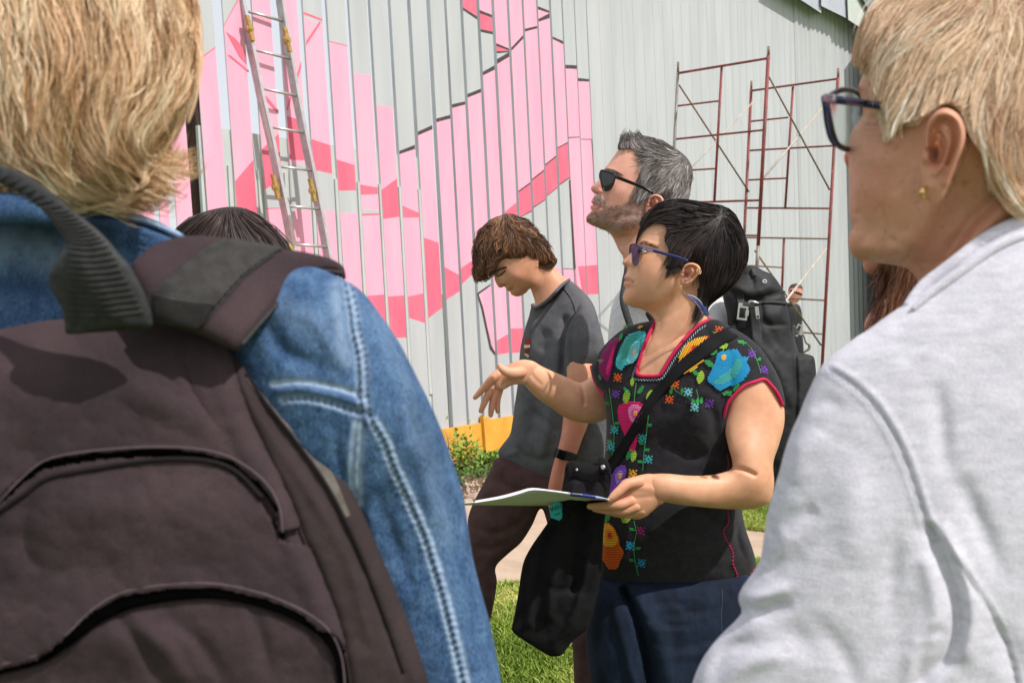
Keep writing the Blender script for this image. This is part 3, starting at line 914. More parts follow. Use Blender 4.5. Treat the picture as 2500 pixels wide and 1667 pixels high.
stube('inner_post', (1762, 164), (1744, 492), 3.2, R_, 7.85, 7.85); stube('inner_post', (1936, 212), (1917, 508), 3.0, R_, 9.15, 9.15); stube('inner_post', (1914, 583), (1908, 735), 3.0, R_, 9.15, 9.15)
stube('inner_post', (1741, 560), (1735, 735), 3.0, R_, 7.85, 7.85)
def f1(x): t = (x - 1656) / 220.0; return zA + (zB - zA) * t
def f2(x): t = (x - 1835) / 210.0; return zC + (zD - zC) * t
for (a, b, r, ff, m) in (((1657, 179), (1874, 143), 3.0, f1, R_), ((1655, 259), (1754, 247), 2.3, f1, R_), ((1651, 340), (1862, 318), 2.6, f1, R_), ((1648, 418), (1746, 412), 2.3, f1, R_), ((1644, 496), (1856, 489), 2.8, f1, R_), ((1640, 572), (1850, 575), 2.3, f1, R_), ((1636, 650), (1735, 655), 2.3, f1, R_),
                         ((1835, 222), (2044, 193), 2.6, f2, R_), ((1831, 297), (1924, 287), 2.2, f2, R_), ((1828, 368), (2036, 356), 2.4, f2, R_), ((1824, 440), (1922, 435), 2.2, f2, R_), ((1822, 508), (2026, 509), 2.4, f2, R_), ((1820, 580), (2020, 583), 2.2, f2, RB), ((1815, 648), (1910, 653), 2.0, f2, RB), ((1812, 722), (2012, 733), 2.2, f2, RB), ((1808, 800), (2006, 815), 2.2, f2, RB)):
    stube('rail', a, b, r, m, ff(a[0]), ff(b[0]))
for a, b, za, zb, r, m in (((1658, 208), (1828, 468), zA, zC, 2.1, RB), ((1840, 248), (1640, 460), zC - .1, zA, 1.8, PS), ((1875, 184), (2025, 463), zB, zD, 2.1, RB), ((2016, 255), (1862, 437), zD - .1, zB, 2.4, PS), ((1843, 612), (2004, 842), zB, zD, 2.2, RB), ((2017, 608), (1840, 835), zD - .1, zB, 2.6, PS)):
    stube('cross_brace', a, b, r, m, za, zb)

# plants, rocks, grass ----------------------------------------------
def leaf_cloud(name, centre, rad, n, size, m, parent=None, seed=1, kind=None, up=0.5):
    rng = np.random.RandomState(seed)
    p = rng.normal(0, .45, (n, 3)) * np.array(rad) + np.array(centre)
    p[:, 2] = np.maximum(p[:, 2], 0.012)
    V = []; 
    a = rng.uniform(0, 6.28, n); t = rng.uniform(.1, 1.2, n); s = size * rng.uniform(.5, 1.4, n)
    d = np.stack([np.cos(a) * np.cos(t), np.sin(a) * np.cos(t), np.sin(t)], 1)
    sd = np.stack([-np.sin(a), np.cos(a), 0 * a], 1) + rng.normal(0, .2, (n, 3))
    nm = np.cross(d, sd)
    q = [p, p + d * (s * .45)[:, None] + sd * (s * .3)[:, None] + nm * (s * .06)[:, None], p + d * s[:, None], p + d * (s * .45)[:, None] - sd * (s * .3)[:, None] + nm * (s * .06)[:, None]]
    V = np.stack(q, 1).reshape(-1, 3)
    b = np.arange(n)[:, None] * 4
    Fc = np.concatenate([np.concatenate([b, b + 1, b + 2], 1), np.concatenate([b, b + 2, b + 3], 1)])
    o = mesh(name, V, Fc, m, parent, False)
    if kind: o['kind'] = kind
    return o
def gp(x, y): return ground_at(x, y)
for i, (x_, y_, r, h, n, m, lab) in enumerate(((1128, 1150, .17, .26, 420, 'leaf', 'bright green leafy plant growing against the yellow board'),
                                    (1190, 1138, .16, .10, 260, 'leaf', 'low green plant in the soil beside the dark trousers'),
                                    (1105, 1190, .12, .09, 160, 'leaf_dark', 'small dull green weed low in the soil bed'))):
    c = gp(x_, y_)
    pl = thing('plant', lab, 'plant', tuple(c))
    leaf_cloud('leaves', c + np.array([0, 0, h * .5]), (r, r, h * .7), n, .045, M[m], pl, 5 + i)
gc = leaf_cloud('ground_cover', gp(1150, 1160) + np.array([0, 0, .02]), (.75, .35, .03), 900, .035, M['leaf_dark'], None, 11, 'stuff')
deb = leaf_cloud('dry_litter', gp(1170, 1195) + np.array([0, 0, .01]), (.9, .35, .01), 700, .03, M['path'], None, 12, 'stuff')
# dry twig before the board
tw = thing('dry_twig', 'thin dry brown twig standing before the yellow board', 'twig', tuple(gp(1092, 1130)))
zt = 7.9
V, Fc = mesh_join([ptube([(1092, 1125, zt), (1095, 1085, zt), (1090, 1060, zt), (1086, 1052, zt)], [1.6, 1.2, .8, .5], 4, 6),
                   ptube([(1095, 1085, zt), (1108, 1072, zt), (1124, 1070, zt)], [1.1, .8, .4], 4, 6), ptube([(1094, 1072, zt), (1098, 1062, zt), (1096, 1056, zt)], [.8, .6, .4], 4, 6),
                   ptube([(1108, 1072, zt), (1112, 1064, zt)], [.7, .4], 3, 6)])
mesh('stem', V, Fc, M['rust_brown'], tw)
def rock(x_, y_, r, seed, lab):
    rng = np.random.RandomState(seed)
    c = gp(x_, y_); bm = []
    n, m = 12, 8
    V = []; 
    for i in range(m + 1):
        for j in range(n):
            t = math.pi * i / m; a = 2 * math.pi * j / n
            d = np.array([math.sin(t) * math.cos(a), math.sin(t) * math.sin(a), math.cos(t)])
            k = 1 + .22 * math.sin(3 * d[0] + seed) * math.cos(2.4 * d[1] + seed * 2) + .1 * math.sin(6 * d[2] + seed)
            V.append(c + d * k * np.array([r, r * .8, r * .55]) + np.array([0, 0, r * .3]))
    Fc = [[i * n + j, (i + 1) * n + j, (i + 1) * n + (j + 1) % n, i * n + (j + 1) % n] for i in range(m) for j in range(n)]
    tag(mesh('rock', V, Fc, M['rock'], None, True), lab, 'rock')
rock(1161, 1222, .07, 1, 'round pale rock at the edge of the soil bed by the path')
rock(1140, 1232, .05, 4, 'small flat rock half hidden behind the denim sleeve')
rock(1186, 1232, .035, 8, 'smallest pebble-like rock beside the dark trousers')
# grass blades
def grass(name, region_px, n, seed, hgt=.035):
    rng = np.random.RandomState(seed)
    R = np.array(region_px, float)
    G = np.array([ground_at(*p)[:2] for p in R])
    x0, y0 = G.min(0); x1, y1 = G.max(0)
    X = rng.uniform(x0, x1, n * 3); Y = rng.uniform(y0, y1, n * 3)
    mk = inside(X, Y, G); X = X[mk][:n]; Y = Y[mk][:n]; n = len(X)
    hh = hgt * rng.uniform(.4, 1.3, n) * (0.75 + .5 * vnoise(X * 3, Y * 3)); a = rng.uniform(0, 6.28, n); w = rng.uniform(.002, .0045, n)
    ln_ = rng.normal(0, .5, (n, 2)) * hh[:, None]
    b = np.stack([X, Y, np.zeros(n)], 1); s = np.stack([np.cos(a) * w, np.sin(a) * w, 0 * a], 1)
    m_ = b + np.concatenate([ln_ * .35, (hh * .6)[:, None]], 1); t = b + np.concatenate([ln_, hh[:, None]], 1)
    V = np.stack([b - s, b + s, m_ + s * .8, m_ - s * .8, t], 1).reshape(-1, 3)
    k = np.arange(n)[:, None] * 5
    Fc = np.concatenate([np.concatenate([k, k + 1, k + 2], 1), np.concatenate([k, k + 2, k + 3], 1), np.concatenate([k + 3, k + 2, k + 4], 1)])
    tint = np.repeat(np.clip(.5 + fbm(X * 2.2, Y * 2.2) * .8 + rng.normal(0, .22, n), 0, 1), 5)
    o = mesh(name, V, Fc, M['grass'], None, False, None, {'tint': tint}); o['kind'] = 'stuff'
    return o
M['grass'] = hair_mat('grass_blades', lin((88, 112, 34)), lin((214, 208, 128)), 0.6, 0.25, mid=lin((142, 166, 62)))
grass('grass', [(1080, 1436), (1560, 1405), (1500, 1800), (1080, 1800)], 42000, 2, .032)
grass('grass', [(1740, 1225), (1940, 1240), (1940, 1310), (1740, 1284)], 26000, 3, .035)
grass('grass', [(1740, 1370), (1940, 1370), (1940, 1480), (1740, 1480)], 6000, 4, .03)
# ================================================================== PEOPLE: helpers
def vnormals(V, T):
    a, b, c = V[T[:, 0]], V[T[:, 1]], V[T[:, 2]]
    n = np.cross(b - a, c - a); N = np.zeros_like(V)
    for i in range(3): np.add.at(N, T[:, i], n)
    return N / (np.linalg.norm(N, axis=1)[:, None] + 1e-12)

def subset(V, T, keep):
    """keep: bool per face"""
    T = T[keep]; u, inv = np.unique(T, return_inverse=True)
    return V[u], inv.reshape(T.shape), u

def shell(sol, poly, off, step=None, both=True, invert=False, thick=None, smooth_poly=True, tol=0):
    """surface of the solid inside (or outside) a drawn region, pushed out along its normals; thick>0 gives it a back face"""
    V, T = sol.geo(step)
    N = vnormals(V, T)
    V = V + N * off
    c = sol.xy[T].mean(1)
    P = catmull(poly, 6, True) if smooth_poly else np.asarray(poly, float)
    k = inside(c[:, 0], c[:, 1], P)
    if invert: k = ~k
    if not both: k &= (sol.isfront[T].mean(1) > 0.5)
    V2, T2, u = subset(V, T, k)
    xy = sol.xy[u]
    if thick:
        n = len(V2); Vb = V2 - N[u] * thick
        e = np.concatenate([T2[:, [0, 1]], T2[:, [1, 2]], T2[:, [2, 0]]])
        key = np.sort(e, 1); _, ix, ct = np.unique(key, axis=0, return_index=True, return_counts=True)
        be = e[ix[ct == 1]]
        q1 = np.stack([be[:, 1], be[:, 0], be[:, 0] + n], 1); q2 = np.stack([be[:, 1], be[:, 0] + n, be[:, 1] + n], 1)
        V2 = np.concatenate([V2, Vb]); T2 = np.concatenate([T2, T2[:, ::-1] + n, q1, q2]); xy = np.concatenate([xy, xy])
    return V2, T2, xy

def maskp(xy, poly, soft):
    P = catmull(poly, 5, True)
    d = segdist(xy[:, 0], xy[:, 1], P, True); i = inside(xy[:, 0], xy[:, 1], P)
    s = np.where(i, d, -d)
    return np.clip(s / soft * 0.5 + 0.5, 0, 1)
def maskl(xy, line, w):
    return np.exp(-(segdist(xy[:, 0], xy[:, 1], catmull(line, 5) if len(line) > 2 else np.asarray(line, float)) / w) ** 2)

def seam(sol, line, r, mt, name, parent, off=0.0, n=6, sides=6, step=6, label=None):
    q = resample(catmull(line, n) if len(line) > 2 else np.asarray(line, float), step)
    P = sol.pos(q[:, 0], q[:, 1], off)
    Z = sol.front(q[:, 0], q[:, 1])
    V, Fc = tube_geo(P, np.full(len(P), r) * Z / F, sides)
    return mesh(name, V, Fc, mt, parent, True, label=label)

def stitches(sol, line, gap, ln, w, mt, name, parent, off=0.0005):
    q = resample(catmull(line, 6) if len(line) > 2 else np.asarray(line, float), gap)
    t = np.gradient(q, axis=0); t /= np.linalg.norm(t, axis=1)[:, None] + 1e-9
    geos = []
    for p, d in zip(q, t):
        a = p - d * ln / 2; b = p + d * ln / 2
        P = sol.pos(np.array([a[0], p[0], b[0]]), np.array([a[1], p[1], b[1]]), off)
        Z = float(sol.front(np.array([p[0]]), np.array([p[1]]))[0])
        P[0] += (P[1] - np.array([0, 0, CAMH])) * 0; 
        geos.append(tube_geo(P, np.array([.6, 1, .6]) * w * Z / F, 5))
    V, Fc = mesh_join(geos)
    return mesh(name, V, Fc, mt, parent, True)

EARO = [(.135, .18), (.306, .05), (.55, 0), (.83, .064), (.98, .21), (.965, .376), (.79, .59), (.62, .80), (.48, .945), (.306, 1.0), (.135, .95), (.04, .83), (0, .59), (.04, .43)]
def ear(x0, y0, w, h, z, parent, mt, rot=0.0, tilt=0.0, step=None, name='ear', flip=False):
    c, s = math.cos(rot), math.sin(rot)
    def T(p):
        u = (p[0] - .5) * w * (-1 if flip else 1); v = (p[1] - .5) * h
        return (x0 + w / 2 + u * c - v * s, y0 + h / 2 + u * s + v * c)
    L = lambda P: [T(p) for p in P]
    a = w
    fe = [('l', L([(.14, .40), (.12, .25), (.30, .10), (.55, .055), (.80, .12), (.90, .26), (.87, .40), (.72, .60), (.58, .78)]), .075 * a, .13 * a),
          ('l', L([(.28, .24), (.45, .15), (.66, .16), (.76, .28), (.72, .42), (.60, .58)]), .06 * a, -.12 * a),
          ('l', L([(.52, .26), (.62, .36), (.58, .50), (.44, .62), (.33, .68)]), .07 * a, .10 * a),
          ('g', *T((.36, .46)), .16 * a, .15 * h, rot, -.26 * a), ('g', *T((.32, .51)), .07 * a, .05 * h, rot, -.2 * a),
          ('g', *T((.40, .29)), .10 * a, .05 * h, rot, -.14 * a),
          ('g', *T((.12, .52)), .10 * a, .055 * h, rot, .12 * a), ('g', *T((.34, .83)), .2 * a, .10 * h, rot, .06 * a)]
    sol = Solid(L(EARO), z, k=.30, cell=max(1.2, w / 28), feats=fe, ctrl=[(*T((.0, .5)), 0.012), (*T((1, .3)), -0.012 - tilt)], sig=w * .6, backk=.15)
    V, Fc = sol.geo(step or max(1.2, w / 30))
    can = maskp(sol.xy, L([(.26, .42), (.40, .41), (.42, .50), (.34, .57), (.25, .52)]), .08 * a)
    con = maskp(sol.xy, L([(.20, .36), (.42, .28), (.52, .42), (.42, .58), (.24, .60)]), .2 * a)
    mesh(name, V, Fc, mt, parent, True, None, {'dark': can * .8 , 'red': con * .4 + .15})
    return sol

def skin(name, base, dark, red, freck=None, rough=0.5, beard=None):
    m = mat(name, base, rough, dark, 22, 8, .34, .66, bump=0.35, bscale=750, sss=0.2, spec=0.4, attr='red', acol=red, attr2='dark', acol2=lin((60, 30, 24)), spots=freck, bdist=.0006)
    return m

def loft_leg(pts, radii, m, name, parent):
    V, Fc = ptube(pts, radii, 6, 16); return mesh(name, V, Fc, m, parent)

def drop(sol, step, cut):
    """the solid without what lies inside a drawn region (hidden under clothing)"""
    V, T = sol.geo(step); c = sol.xy[T].mean(1)
    k = ~inside(c[:, 0], c[:, 1], np.asarray(cut, float))
    V, T, u = subset(V, T, k); sol.xy = sol.xy[u]
    return V, T
# ================================================================== CENTRE WOMAN
Z1 = 2.0
M['skin_w'] = skin('skin_olive', lin((230, 176, 140)), lin((212, 154, 118)), lin((206, 112, 96)), freck=(420, .70, lin((120, 74, 54)), .5))
M['hair_black'] = hair_mat('black_hair', lin((22, 17, 17)), lin((76, 60, 56)), 0.5, 0.28, mid=lin((38, 30, 28)))
M['cap_black'] = mat('black_hair_base', lin((24, 19, 19)), 0.6, lin((14, 11, 12)), 60, 3)
M['blouse'] = mat('black_cotton', lin((42, 40, 44)), 0.9, lin((32, 30, 34)), 60, 6, bump=0.5, bscale=900, weave=(900, .35), sheen=.15, spec=.2)
M['trim_pink'] = mat('magenta_trim', lin((214, 18, 84)), 0.75, lin((180, 10, 66)), 300, 3, bump=.3, bscale=700)
M['jeans'] = mat('dark_jeans', lin((24, 38, 58)), 0.85, lin((10, 18, 32)), 26, 7, bump=0.35, bscale=700, weave=(800, .35), stretch=(1, 1, .35), spec=.25)
M['tote'] = mat('black_canvas', lin((28, 27, 29)), 0.9, lin((20, 19, 21)), 22, 6, bump=0.4, bscale=600, weave=(700, .3), spec=.2)
M['metal'] = mat('nickel', lin((190, 186, 180)), 0.3, metal=0.9)
M['gold'] = mat('gold', lin((226, 190, 120)), 0.25, metal=0.95)
M['paper'] = mat('paper', lin((236, 236, 238)), 0.8, lin((228, 228, 230)), 10, 3)
M['pen'] = mat('blue_pen', lin((36, 46, 120)), 0.35)
M['shoe'] = mat('white_shoe', lin((214, 210, 208)), 0.7, lin((190, 186, 184)), 20)

wo = thing('person', 'woman in a black blouse with bright floral embroidery, gesturing and holding papers', 'person', (0.45, 2.0, 0))

HEAD1 = [(1592, 512), (1573, 540), (1563, 562), (1557, 582), (1554, 596), (1550, 606), (1542, 616), (1532, 626), (1523, 634), (1519, 641), (1522, 648), (1531, 652), (1532, 661), (1528, 669), (1524, 676),
         (1525, 681), (1530, 684), (1525, 687), (1522, 693), (1525, 699), (1528, 704), (1524, 713), (1521, 723), (1522, 734), (1530, 743), (1545, 750), (1562, 753), (1580, 762), (1592, 772), (1600, 786), (1598, 800),
         (1586, 825), (1566, 860), (1560, 900), (1575, 935), (1640, 935), (1700, 880), (1742, 820), (1734, 782), (1727, 752), (1745, 733), (1769, 716), (1790, 698), (1804, 680), (1816, 658), (1825, 630), (1826, 600), (1817, 572), (1803, 541), (1789, 520), (1765, 505), (1735, 500), (1700, 492), (1665, 488), (1632, 489), (1608, 497)]
fe = [('g', 1580, 612, 20, 13, 0, -7), ('g', 1580, 594, 22, 6, .25, 4), ('g', 1604, 665, 44, 36, .2, 3.5), ('g', 1543, 644, 7, 6, 0, 7), ('g', 1532, 640, 8, 8, 0, -2),
      ('l', [(1549, 640), (1556, 660), (1554, 684)], 5, -1.2), ('g', 1534, 677, 8, 3.2, .2, 2.2), ('l', [(1524, 683), (1536, 685), (1548, 689)], 1.6, -4), ('g', 1531, 692, 7, 4, .1, 2.4), ('g', 1541, 703, 9, 4, 0, -2.5),
      ('g', 1537, 728, 14, 13, 0, 4), ('s', [(1540, 751), (1575, 751), (1608, 741), (1637, 724), (1656, 702), (1664, 684)], 60, 27, 5), ('g', 1650, 830, 46, 40, 0, -6), ('l', [(1702, 742), (1664, 800), (1618, 862)], 8, 5),
      ('g', 1640, 690, 22, 20, 0, 3)]
head1 = Solid(HEAD1, Z1, k=.70, cell=5, feats=fe, cap=92, smooth=4)
V, T = head1.geo(4.2)
lip = maskp(head1.xy, [(1525, 674), (1534, 675), (1547, 688), (1538, 697), (1527, 699), (1520, 692)], 3)
chk = np.exp(-((head1.xy[:, 0] - 1595) / 34) ** 2 - ((head1.xy[:, 1] - 660) / 26) ** 2) * .16 + np.exp(-((head1.xy[:, 0] - 1524) / 9) ** 2 - ((head1.xy[:, 1] - 642) / 9) ** 2) * .3
brow = maskl(head1.xy, [(1556, 597), (1568, 593), (1586, 597), (1603, 605)], 2.6) * .38
nost = np.exp(-((head1.xy[:, 0] - 1533) / 4) ** 2 - ((head1.xy[:, 1] - 649) / 2.4) ** 2) * .7
mouthl = maskl(head1.xy, [(1525, 683), (1548, 689)], 1.3) * .55
mesh('head', V, T, M['skin_w'], wo, True, None, {'red': lip * .4 + chk, 'dark': np.clip(brow + nost + mouthl, 0, 1)})
earS = ear(1660, 641, 50, 62, head1.z - .088, wo, M['skin_w'], rot=.10)
# hair
HR1 = [(1555, 572), (1557, 552), (1566, 527), (1583, 505), (1600, 480), (1700, 470), (1850, 480), (1850, 760), (1727, 770), (1712, 735), (1702, 712), (1712, 690), (1714, 660), (1704, 643), (1688, 637), (1672, 642), (1664, 652), (1655, 652), (1626, 657), (1634, 636), (1637, 618), (1630, 600), (1622, 583), (1627, 566), (1627, 550), (1606, 541), (1585, 541), (1570, 557)]
V, T, _ = shell(head1, HR1, .002, 5)
mesh('hair_cap', V, T, M['cap_black'], wo)
wh = (1752, 534)
HG1 = [[wh, (1700, 520), (1640, 512), (1590, 525), (1562, 555), (1553, 582)], [wh, (1690, 540), (1630, 535), (1590, 532), (1568, 548)], [wh, (1700, 560), (1655, 580), (1640, 620), (1628, 655)],
       [wh, (1720, 570), (1690, 610), (1670, 640)], [wh, (1740, 600), (1730, 660), (1712, 720)], [wh, (1775, 580), (1780, 640), (1762, 700), (1735, 745)], [wh, (1795, 550), (1820, 600), (1815, 660), (1780, 705), (1745, 735)],
       [wh, (1770, 512), (1740, 500), (1700, 492)], [wh, (1780, 510), (1810, 550), (1825, 620)], [wh, (1690, 500), (1640, 494), (1600, 505), (1575, 530)], [(1700, 640), (1705, 700), (1700, 730)]]
REG = [(1560, 560), (1566, 527), (1600, 500), (1632, 489), (1700, 492), (1760, 502), (1803, 541), (1826, 600), (1816, 658), (1790, 698), (1745, 733), (1722, 740), (1708, 700), (1716, 660), (1700, 640), (1680, 637), (1664, 645), (1640, 645), (1634, 610), (1628, 585), (1632, 560), (1610, 540), (1580, 540)]
hair('hair', head1, HG1, 5600, 70, M['hair_black'], wo, sig=20, width=.0013, region=REG, lift=(.005, .012), seed=3, clump=.45, nclump=110, spread=.05, stop=[(1540, 640), (1556, 600), (1566, 566), (1586, 545), (1606, 543), (1624, 552), (1626, 566), (1621, 584), (1630, 604), (1636, 622), (1628, 652), (1640, 656), (1660, 650), (1655, 700), (1560, 720)])
hair('hair_fringe', head1, [[(1640, 500), (1590, 520), (1562, 555), (1552, 590)], [(1640, 525), (1600, 530), (1572, 548), (1556, 580)]], 420, 95, M['hair_black'], wo, sig=16, width=.0012, region=[(1580, 515), (1640, 492), (1680, 500), (1640, 530), (1590, 535)], lift=(.006, .012), seed=4, clump=.6, nclump=14, straight=.75, stop=[(1563, 600), (1566, 570), (1590, 550), (1640, 560), (1640, 650), (1570, 650)])
hair('sideburn', head1, [[(1660, 580), (1645, 620), (1630, 652)], [(1690, 600), (1665, 632), (1650, 655)]], 420, 60, M['hair_black'], wo, sig=14, width=.0011, region=[(1640, 590), (1690, 590), (1680, 632), (1650, 640)], lift=(.004, .009), seed=5, clump=.7, nclump=16)
hair('eyebrow', head1, [[(1553, 598), (1568, 591), (1590, 597), (1606, 606)]], 60, 11, M['hair_black'], wo, sig=8, width=.0005, region=[(1557, 600), (1568, 588), (1588, 592), (1606, 604), (1590, 601), (1570, 598)], lift=(.0005, .002), seed=6, clump=.1, segs=5)
# eye behind the lens
V, Fc = ptube([(1567, 612, Z1 - .045), (1571, 612, Z1 - .052)], [8, 8], 3, 12); mesh('eye', V, Fc, mat('eye_white', lin((214, 200, 194)), .2), wo)
V, Fc = ptube([(1562, 611, Z1 - .055), (1563, 612, Z1 - .058)], [4.6, 4.6], 3, 10); mesh('iris', V, Fc, mat('iris_brown', lin((40, 22, 14)), .1), wo)
q = np.array([(1557, 606), (1566, 603), (1576, 606), (1584, 612)], float)
seam(head1, q, 1.5, M['cap_black'], 'eyelashes', wo, off=.002, step=3)
seam(head1, [(1558, 618), (1568, 620), (1580, 616)], 1.0, M['cap_black'], 'eyelashes', wo, off=.0005, step=3)

# sunglasses
M['navy_frame'] = mat('navy_frame', lin((40, 44, 112)), 0.25, coat=.3)
M['grey_frame'] = mat('grey_frame', lin((74, 70, 82)), 0.25)
M['lens_purple'] = mat('lens_purple', lin((128, 100, 132)), 0.08, trans=.55, spec=.6)
gl = thing('sunglasses', 'navy framed sunglasses with purple lenses on the woman in the embroidered blouse', 'sunglasses', tuple(W(1560, 610, 1.93)))
def lens(name, pts, z, ctrl, mt, fr, parent, rw, sig=20):
    s = Solid(pts, z, k=.10, cell=1.6, ctrl=ctrl, sig=sig, smooth=5)
    V, T = s.geo(2.0); o = mesh(name, V, T, mt, parent)
    q = s.poly; zz = z + s.mid(q[:, 0], q[:, 1])
    P = WV(np.r_[q[:, 0], q[:1, 0]], np.r_[q[:, 1], q[:1, 1]], np.r_[zz, zz[:1]])
    V, Fc = tube_geo(P, rw * z / F, 6, caps=False); mesh('rim', V, Fc, fr, parent)
    return s
lens('lens', [(1544, 597), (1552, 597), (1560, 601), (1562, 612), (1560, 630), (1556, 644), (1550, 648), (1545, 642), (1543, 622)], Z1 - .055, [(1544, 610, 0.012), (1562, 610, -.008)], M['lens_purple'], M['grey_frame'], gl, 1.3)
lens('lens', [(1538, 600), (1542, 597), (1545, 598), (1545, 620), (1542, 630), (1537, 618)], Z1 + .012, None, M['lens_purple'], M['grey_frame'], gl, 1.1)
V, Fc = ptube([(1561, 603, Z1 - .066), (1570, 606, Z1 - .082), (1610, 616, Z1 - .091), (1650, 627, Z1 - .096), (1678, 637, Z1 - .10)], [1.6, 1.5, 1.4, 1.3, 1.2], 4, 8, flat=2.6, up=(0, 0, 1))
mesh('temple', V, Fc, M['navy_frame'], gl)
V, Fc = ptube([(1545, 603, Z1 - .03), (1541, 604, Z1 + .0)], [1.6, 1.6], 2, 6); mesh('bridge', V, Fc, M['grey_frame'], gl)
# small lettering on the temple
def text(name, body, x, y, z, size_px, m, parent, rot=0.0, xdir=None, ydir=None, center=True, ext=.0002):
    cu = bpy.data.curves.new(name, 'FONT'); cu.body = body; cu.size = 1; cu.extrude = 0; cu.resolution_u = 2
    cu.align_x = 'CENTER' if center else 'LEFT'; cu.align_y = 'CENTER'
    ob = bpy.data.objects.new(name, cu); me = bpy.data.meshes.new_from_object(ob)
    bpy.data.objects.remove(ob); bpy.data.curves.remove(cu)
    c = W(x, y, z); s = size_px * z / F
    xd = np.array([math.cos(rot), 0, -math.sin(rot)]) if xdir is None else np.asarray(xdir)
    yd = np.array([math.sin(rot), 0, math.cos(rot)]) if ydir is None else np.asarray(ydir)
    V = np.array([v.co[:] for v in me.vertices]); 
    V = c + V[:, :1] * s * xd + V[:, 1:2] * s * yd
    Fc = [list(p.vertices) for p in me.polygons]
    bpy.data.meshes.remove(me)
    return mesh(name, V, Fc, m, parent, False)
M['white'] = mat('white_print', lin((220, 222, 236)), .5)
text('lettering', 'TOP VISION', 1581, 609.2, Z1 - .0925, 5.0, M['white'], gl, rot=.26)

# earrings
er = thing('feather_earring', 'long blue and mauve feather earring on a gold hook below the ear', 'earring', tuple(W(1664, 700, 1.91)))
ze = Z1 - .10
V, Fc = ptube([(1662, 697, ze), (1661, 702, ze), (1666, 709, ze), (1672, 714, ze), (1675, 719, ze)], .9, 4, 6); mesh('hook', V, Fc, M['gold'], er)
M['f_blue'] = mat('feather_blue', lin((52, 84, 150)), .6, lin((30, 50, 110)), 120); M['f_mauve'] = mat('feather_mauve', lin((150, 120, 140)), .6, lin((110, 84, 110)), 120)
M['f_white'] = mat('feather_pale', lin((190, 190, 205)), .6)
for P, r, m, n_ in (([(1676, 719), (1690, 727), (1706, 742), (1718, 757), (1726, 770), (1732, 779)], 2.3, 'f_blue', 0), ([(1676, 721), (1690, 732), (1704, 746), (1712, 760), (1717, 771)], 2.6, 'f_mauve', 0), ([(1676, 719), (1694, 724), (1708, 734), (1716, 744)], 1.2, 'f_white', 0), ([(1690, 728), (1708, 740), (1722, 754), (1730, 768)], 1.8, 'f_blue', 0)):
    k = len(P); V, Fc = ptube([(x_, y_, ze + .004 * i) for i, (x_, y_) in enumerate(P)], [r * .5] + [r] * (k - 2) + [r * .3], 5, 6, flat=.35); mesh('feather', V, Fc, M[m], er)
hp = thing('hoop_earring', 'tiny gold hoop through the upper rim of the same ear', 'earring', tuple(W(1708, 662, 1.90)))
a = np.linspace(0, 2 * math.pi, 20); P = WV(1706 + 6 * np.cos(a), 663 + 6 * np.sin(a), Z1 - .115 + .004 * np.cos(a)); V, Fc = tube_geo(P, .0007, 6); mesh('ring', V, Fc, M['gold'], hp)

# blouse ------------------------------------------------------------
BL = [(1604, 776), (1590, 783), (1555, 790), (1520, 804), (1488, 830), (1466, 855), (1448, 885), (1443, 903), (1455, 938), (1472, 962), (1479, 1000), (1480, 1060), (1476, 1120), (1468, 1180), (1464, 1260), (1461, 1340), (1460, 1400), (1470, 1424), (1541, 1437), (1620, 1443),
      (1701, 1443), (1786, 1430), (1840, 1398), (1845, 1370), (1836, 1335), (1822, 1295), (1812, 1250), (1806, 1180), (1810, 1100), (1830, 1000), (1868, 940), (1880, 890), (1850, 850), (1820, 825), (1786, 803), (1755, 788), (1733, 777), (1700, 770), (1650, 768)]
feb = [('g', 1560, 1010, 60, 62, 0, 16), ('g', 1690, 1010, 60, 60, 0, 12), ('l', [(1620, 1080), (1700, 1110), (1780, 1090)], 18, -12, 1), ('l', [(1600, 1300), (1700, 1330), (1810, 1290)], 14, 9, 1), ('l', [(1650, 1350), (1740, 1360), (1820, 1330)], 12, -7, 1), ('l', [(1660, 1190), (1760, 1230), (1800, 1210)], 12, -8, 1), ('l', [(1640, 1180), (1720, 1260), (1800, 1290)], 14, -6, 1),
       ('l', [(1560, 1390), (1660, 1370), (1790, 1390)], 12, -5, 1), ('l', [(1700, 1060), (1760, 1150), (1790, 1240)], 14, 6, 1), ('l', [(1700, 960), (1740, 1010), (1750, 1080)], 12, -9, 1), ('l', [(1815, 1265), (1800, 1310), (1822, 1370)], 7, -7, 1),
       ('l', [(1500, 1180), (1530, 1290), (1510, 1400)], 12, 5, 1), ('g', 1640, 1250, 110, 80, 0, 10), ('l', [(1770, 1180), (1790, 1240), (1770, 1300)], 9, 6, 1), ('l', [(1480, 830), (1530, 870), (1550, 930)], 10, -3, 1)]
blo = Solid(BL, Z1, k=.62, cell=8, feats=feb, ctrl=[(1500, 850, .10), (1480, 1100, .05), (1600, 1300, .02), (1800, 1350, .03), (1800, 900, -.03), (1660, 850, .0)], sig=120, rough=[(60, 3.0), (22, 1.0)])
VN = [(1608, 770), (1597, 792), (1580, 826), (1566, 864), (1556, 898), (1554, 912), (1566, 919), (1604, 919), (1615, 912), (1646, 860), (1696, 801), (1736, 776), (1700, 740), (1640, 740)]
V, T, xy = shell(blo, VN, 0, 5.0, True, True, thick=.002, smooth_poly=False)
blm = mesh('blouse', V, T, M['blouse'], wo)
V, T, xy = shell(blo, [(1600, 760), (1570, 830), (1540, 900), (1545, 940), (1625, 940), (1665, 870), (1750, 790), (1700, 745), (1640, 740)], -.004, 5.0, False, False)
mesh('chest', V, T, M['skin_w'], wo, True, None, {'red': np.zeros(len(V)), 'dark': np.zeros(len(V))})
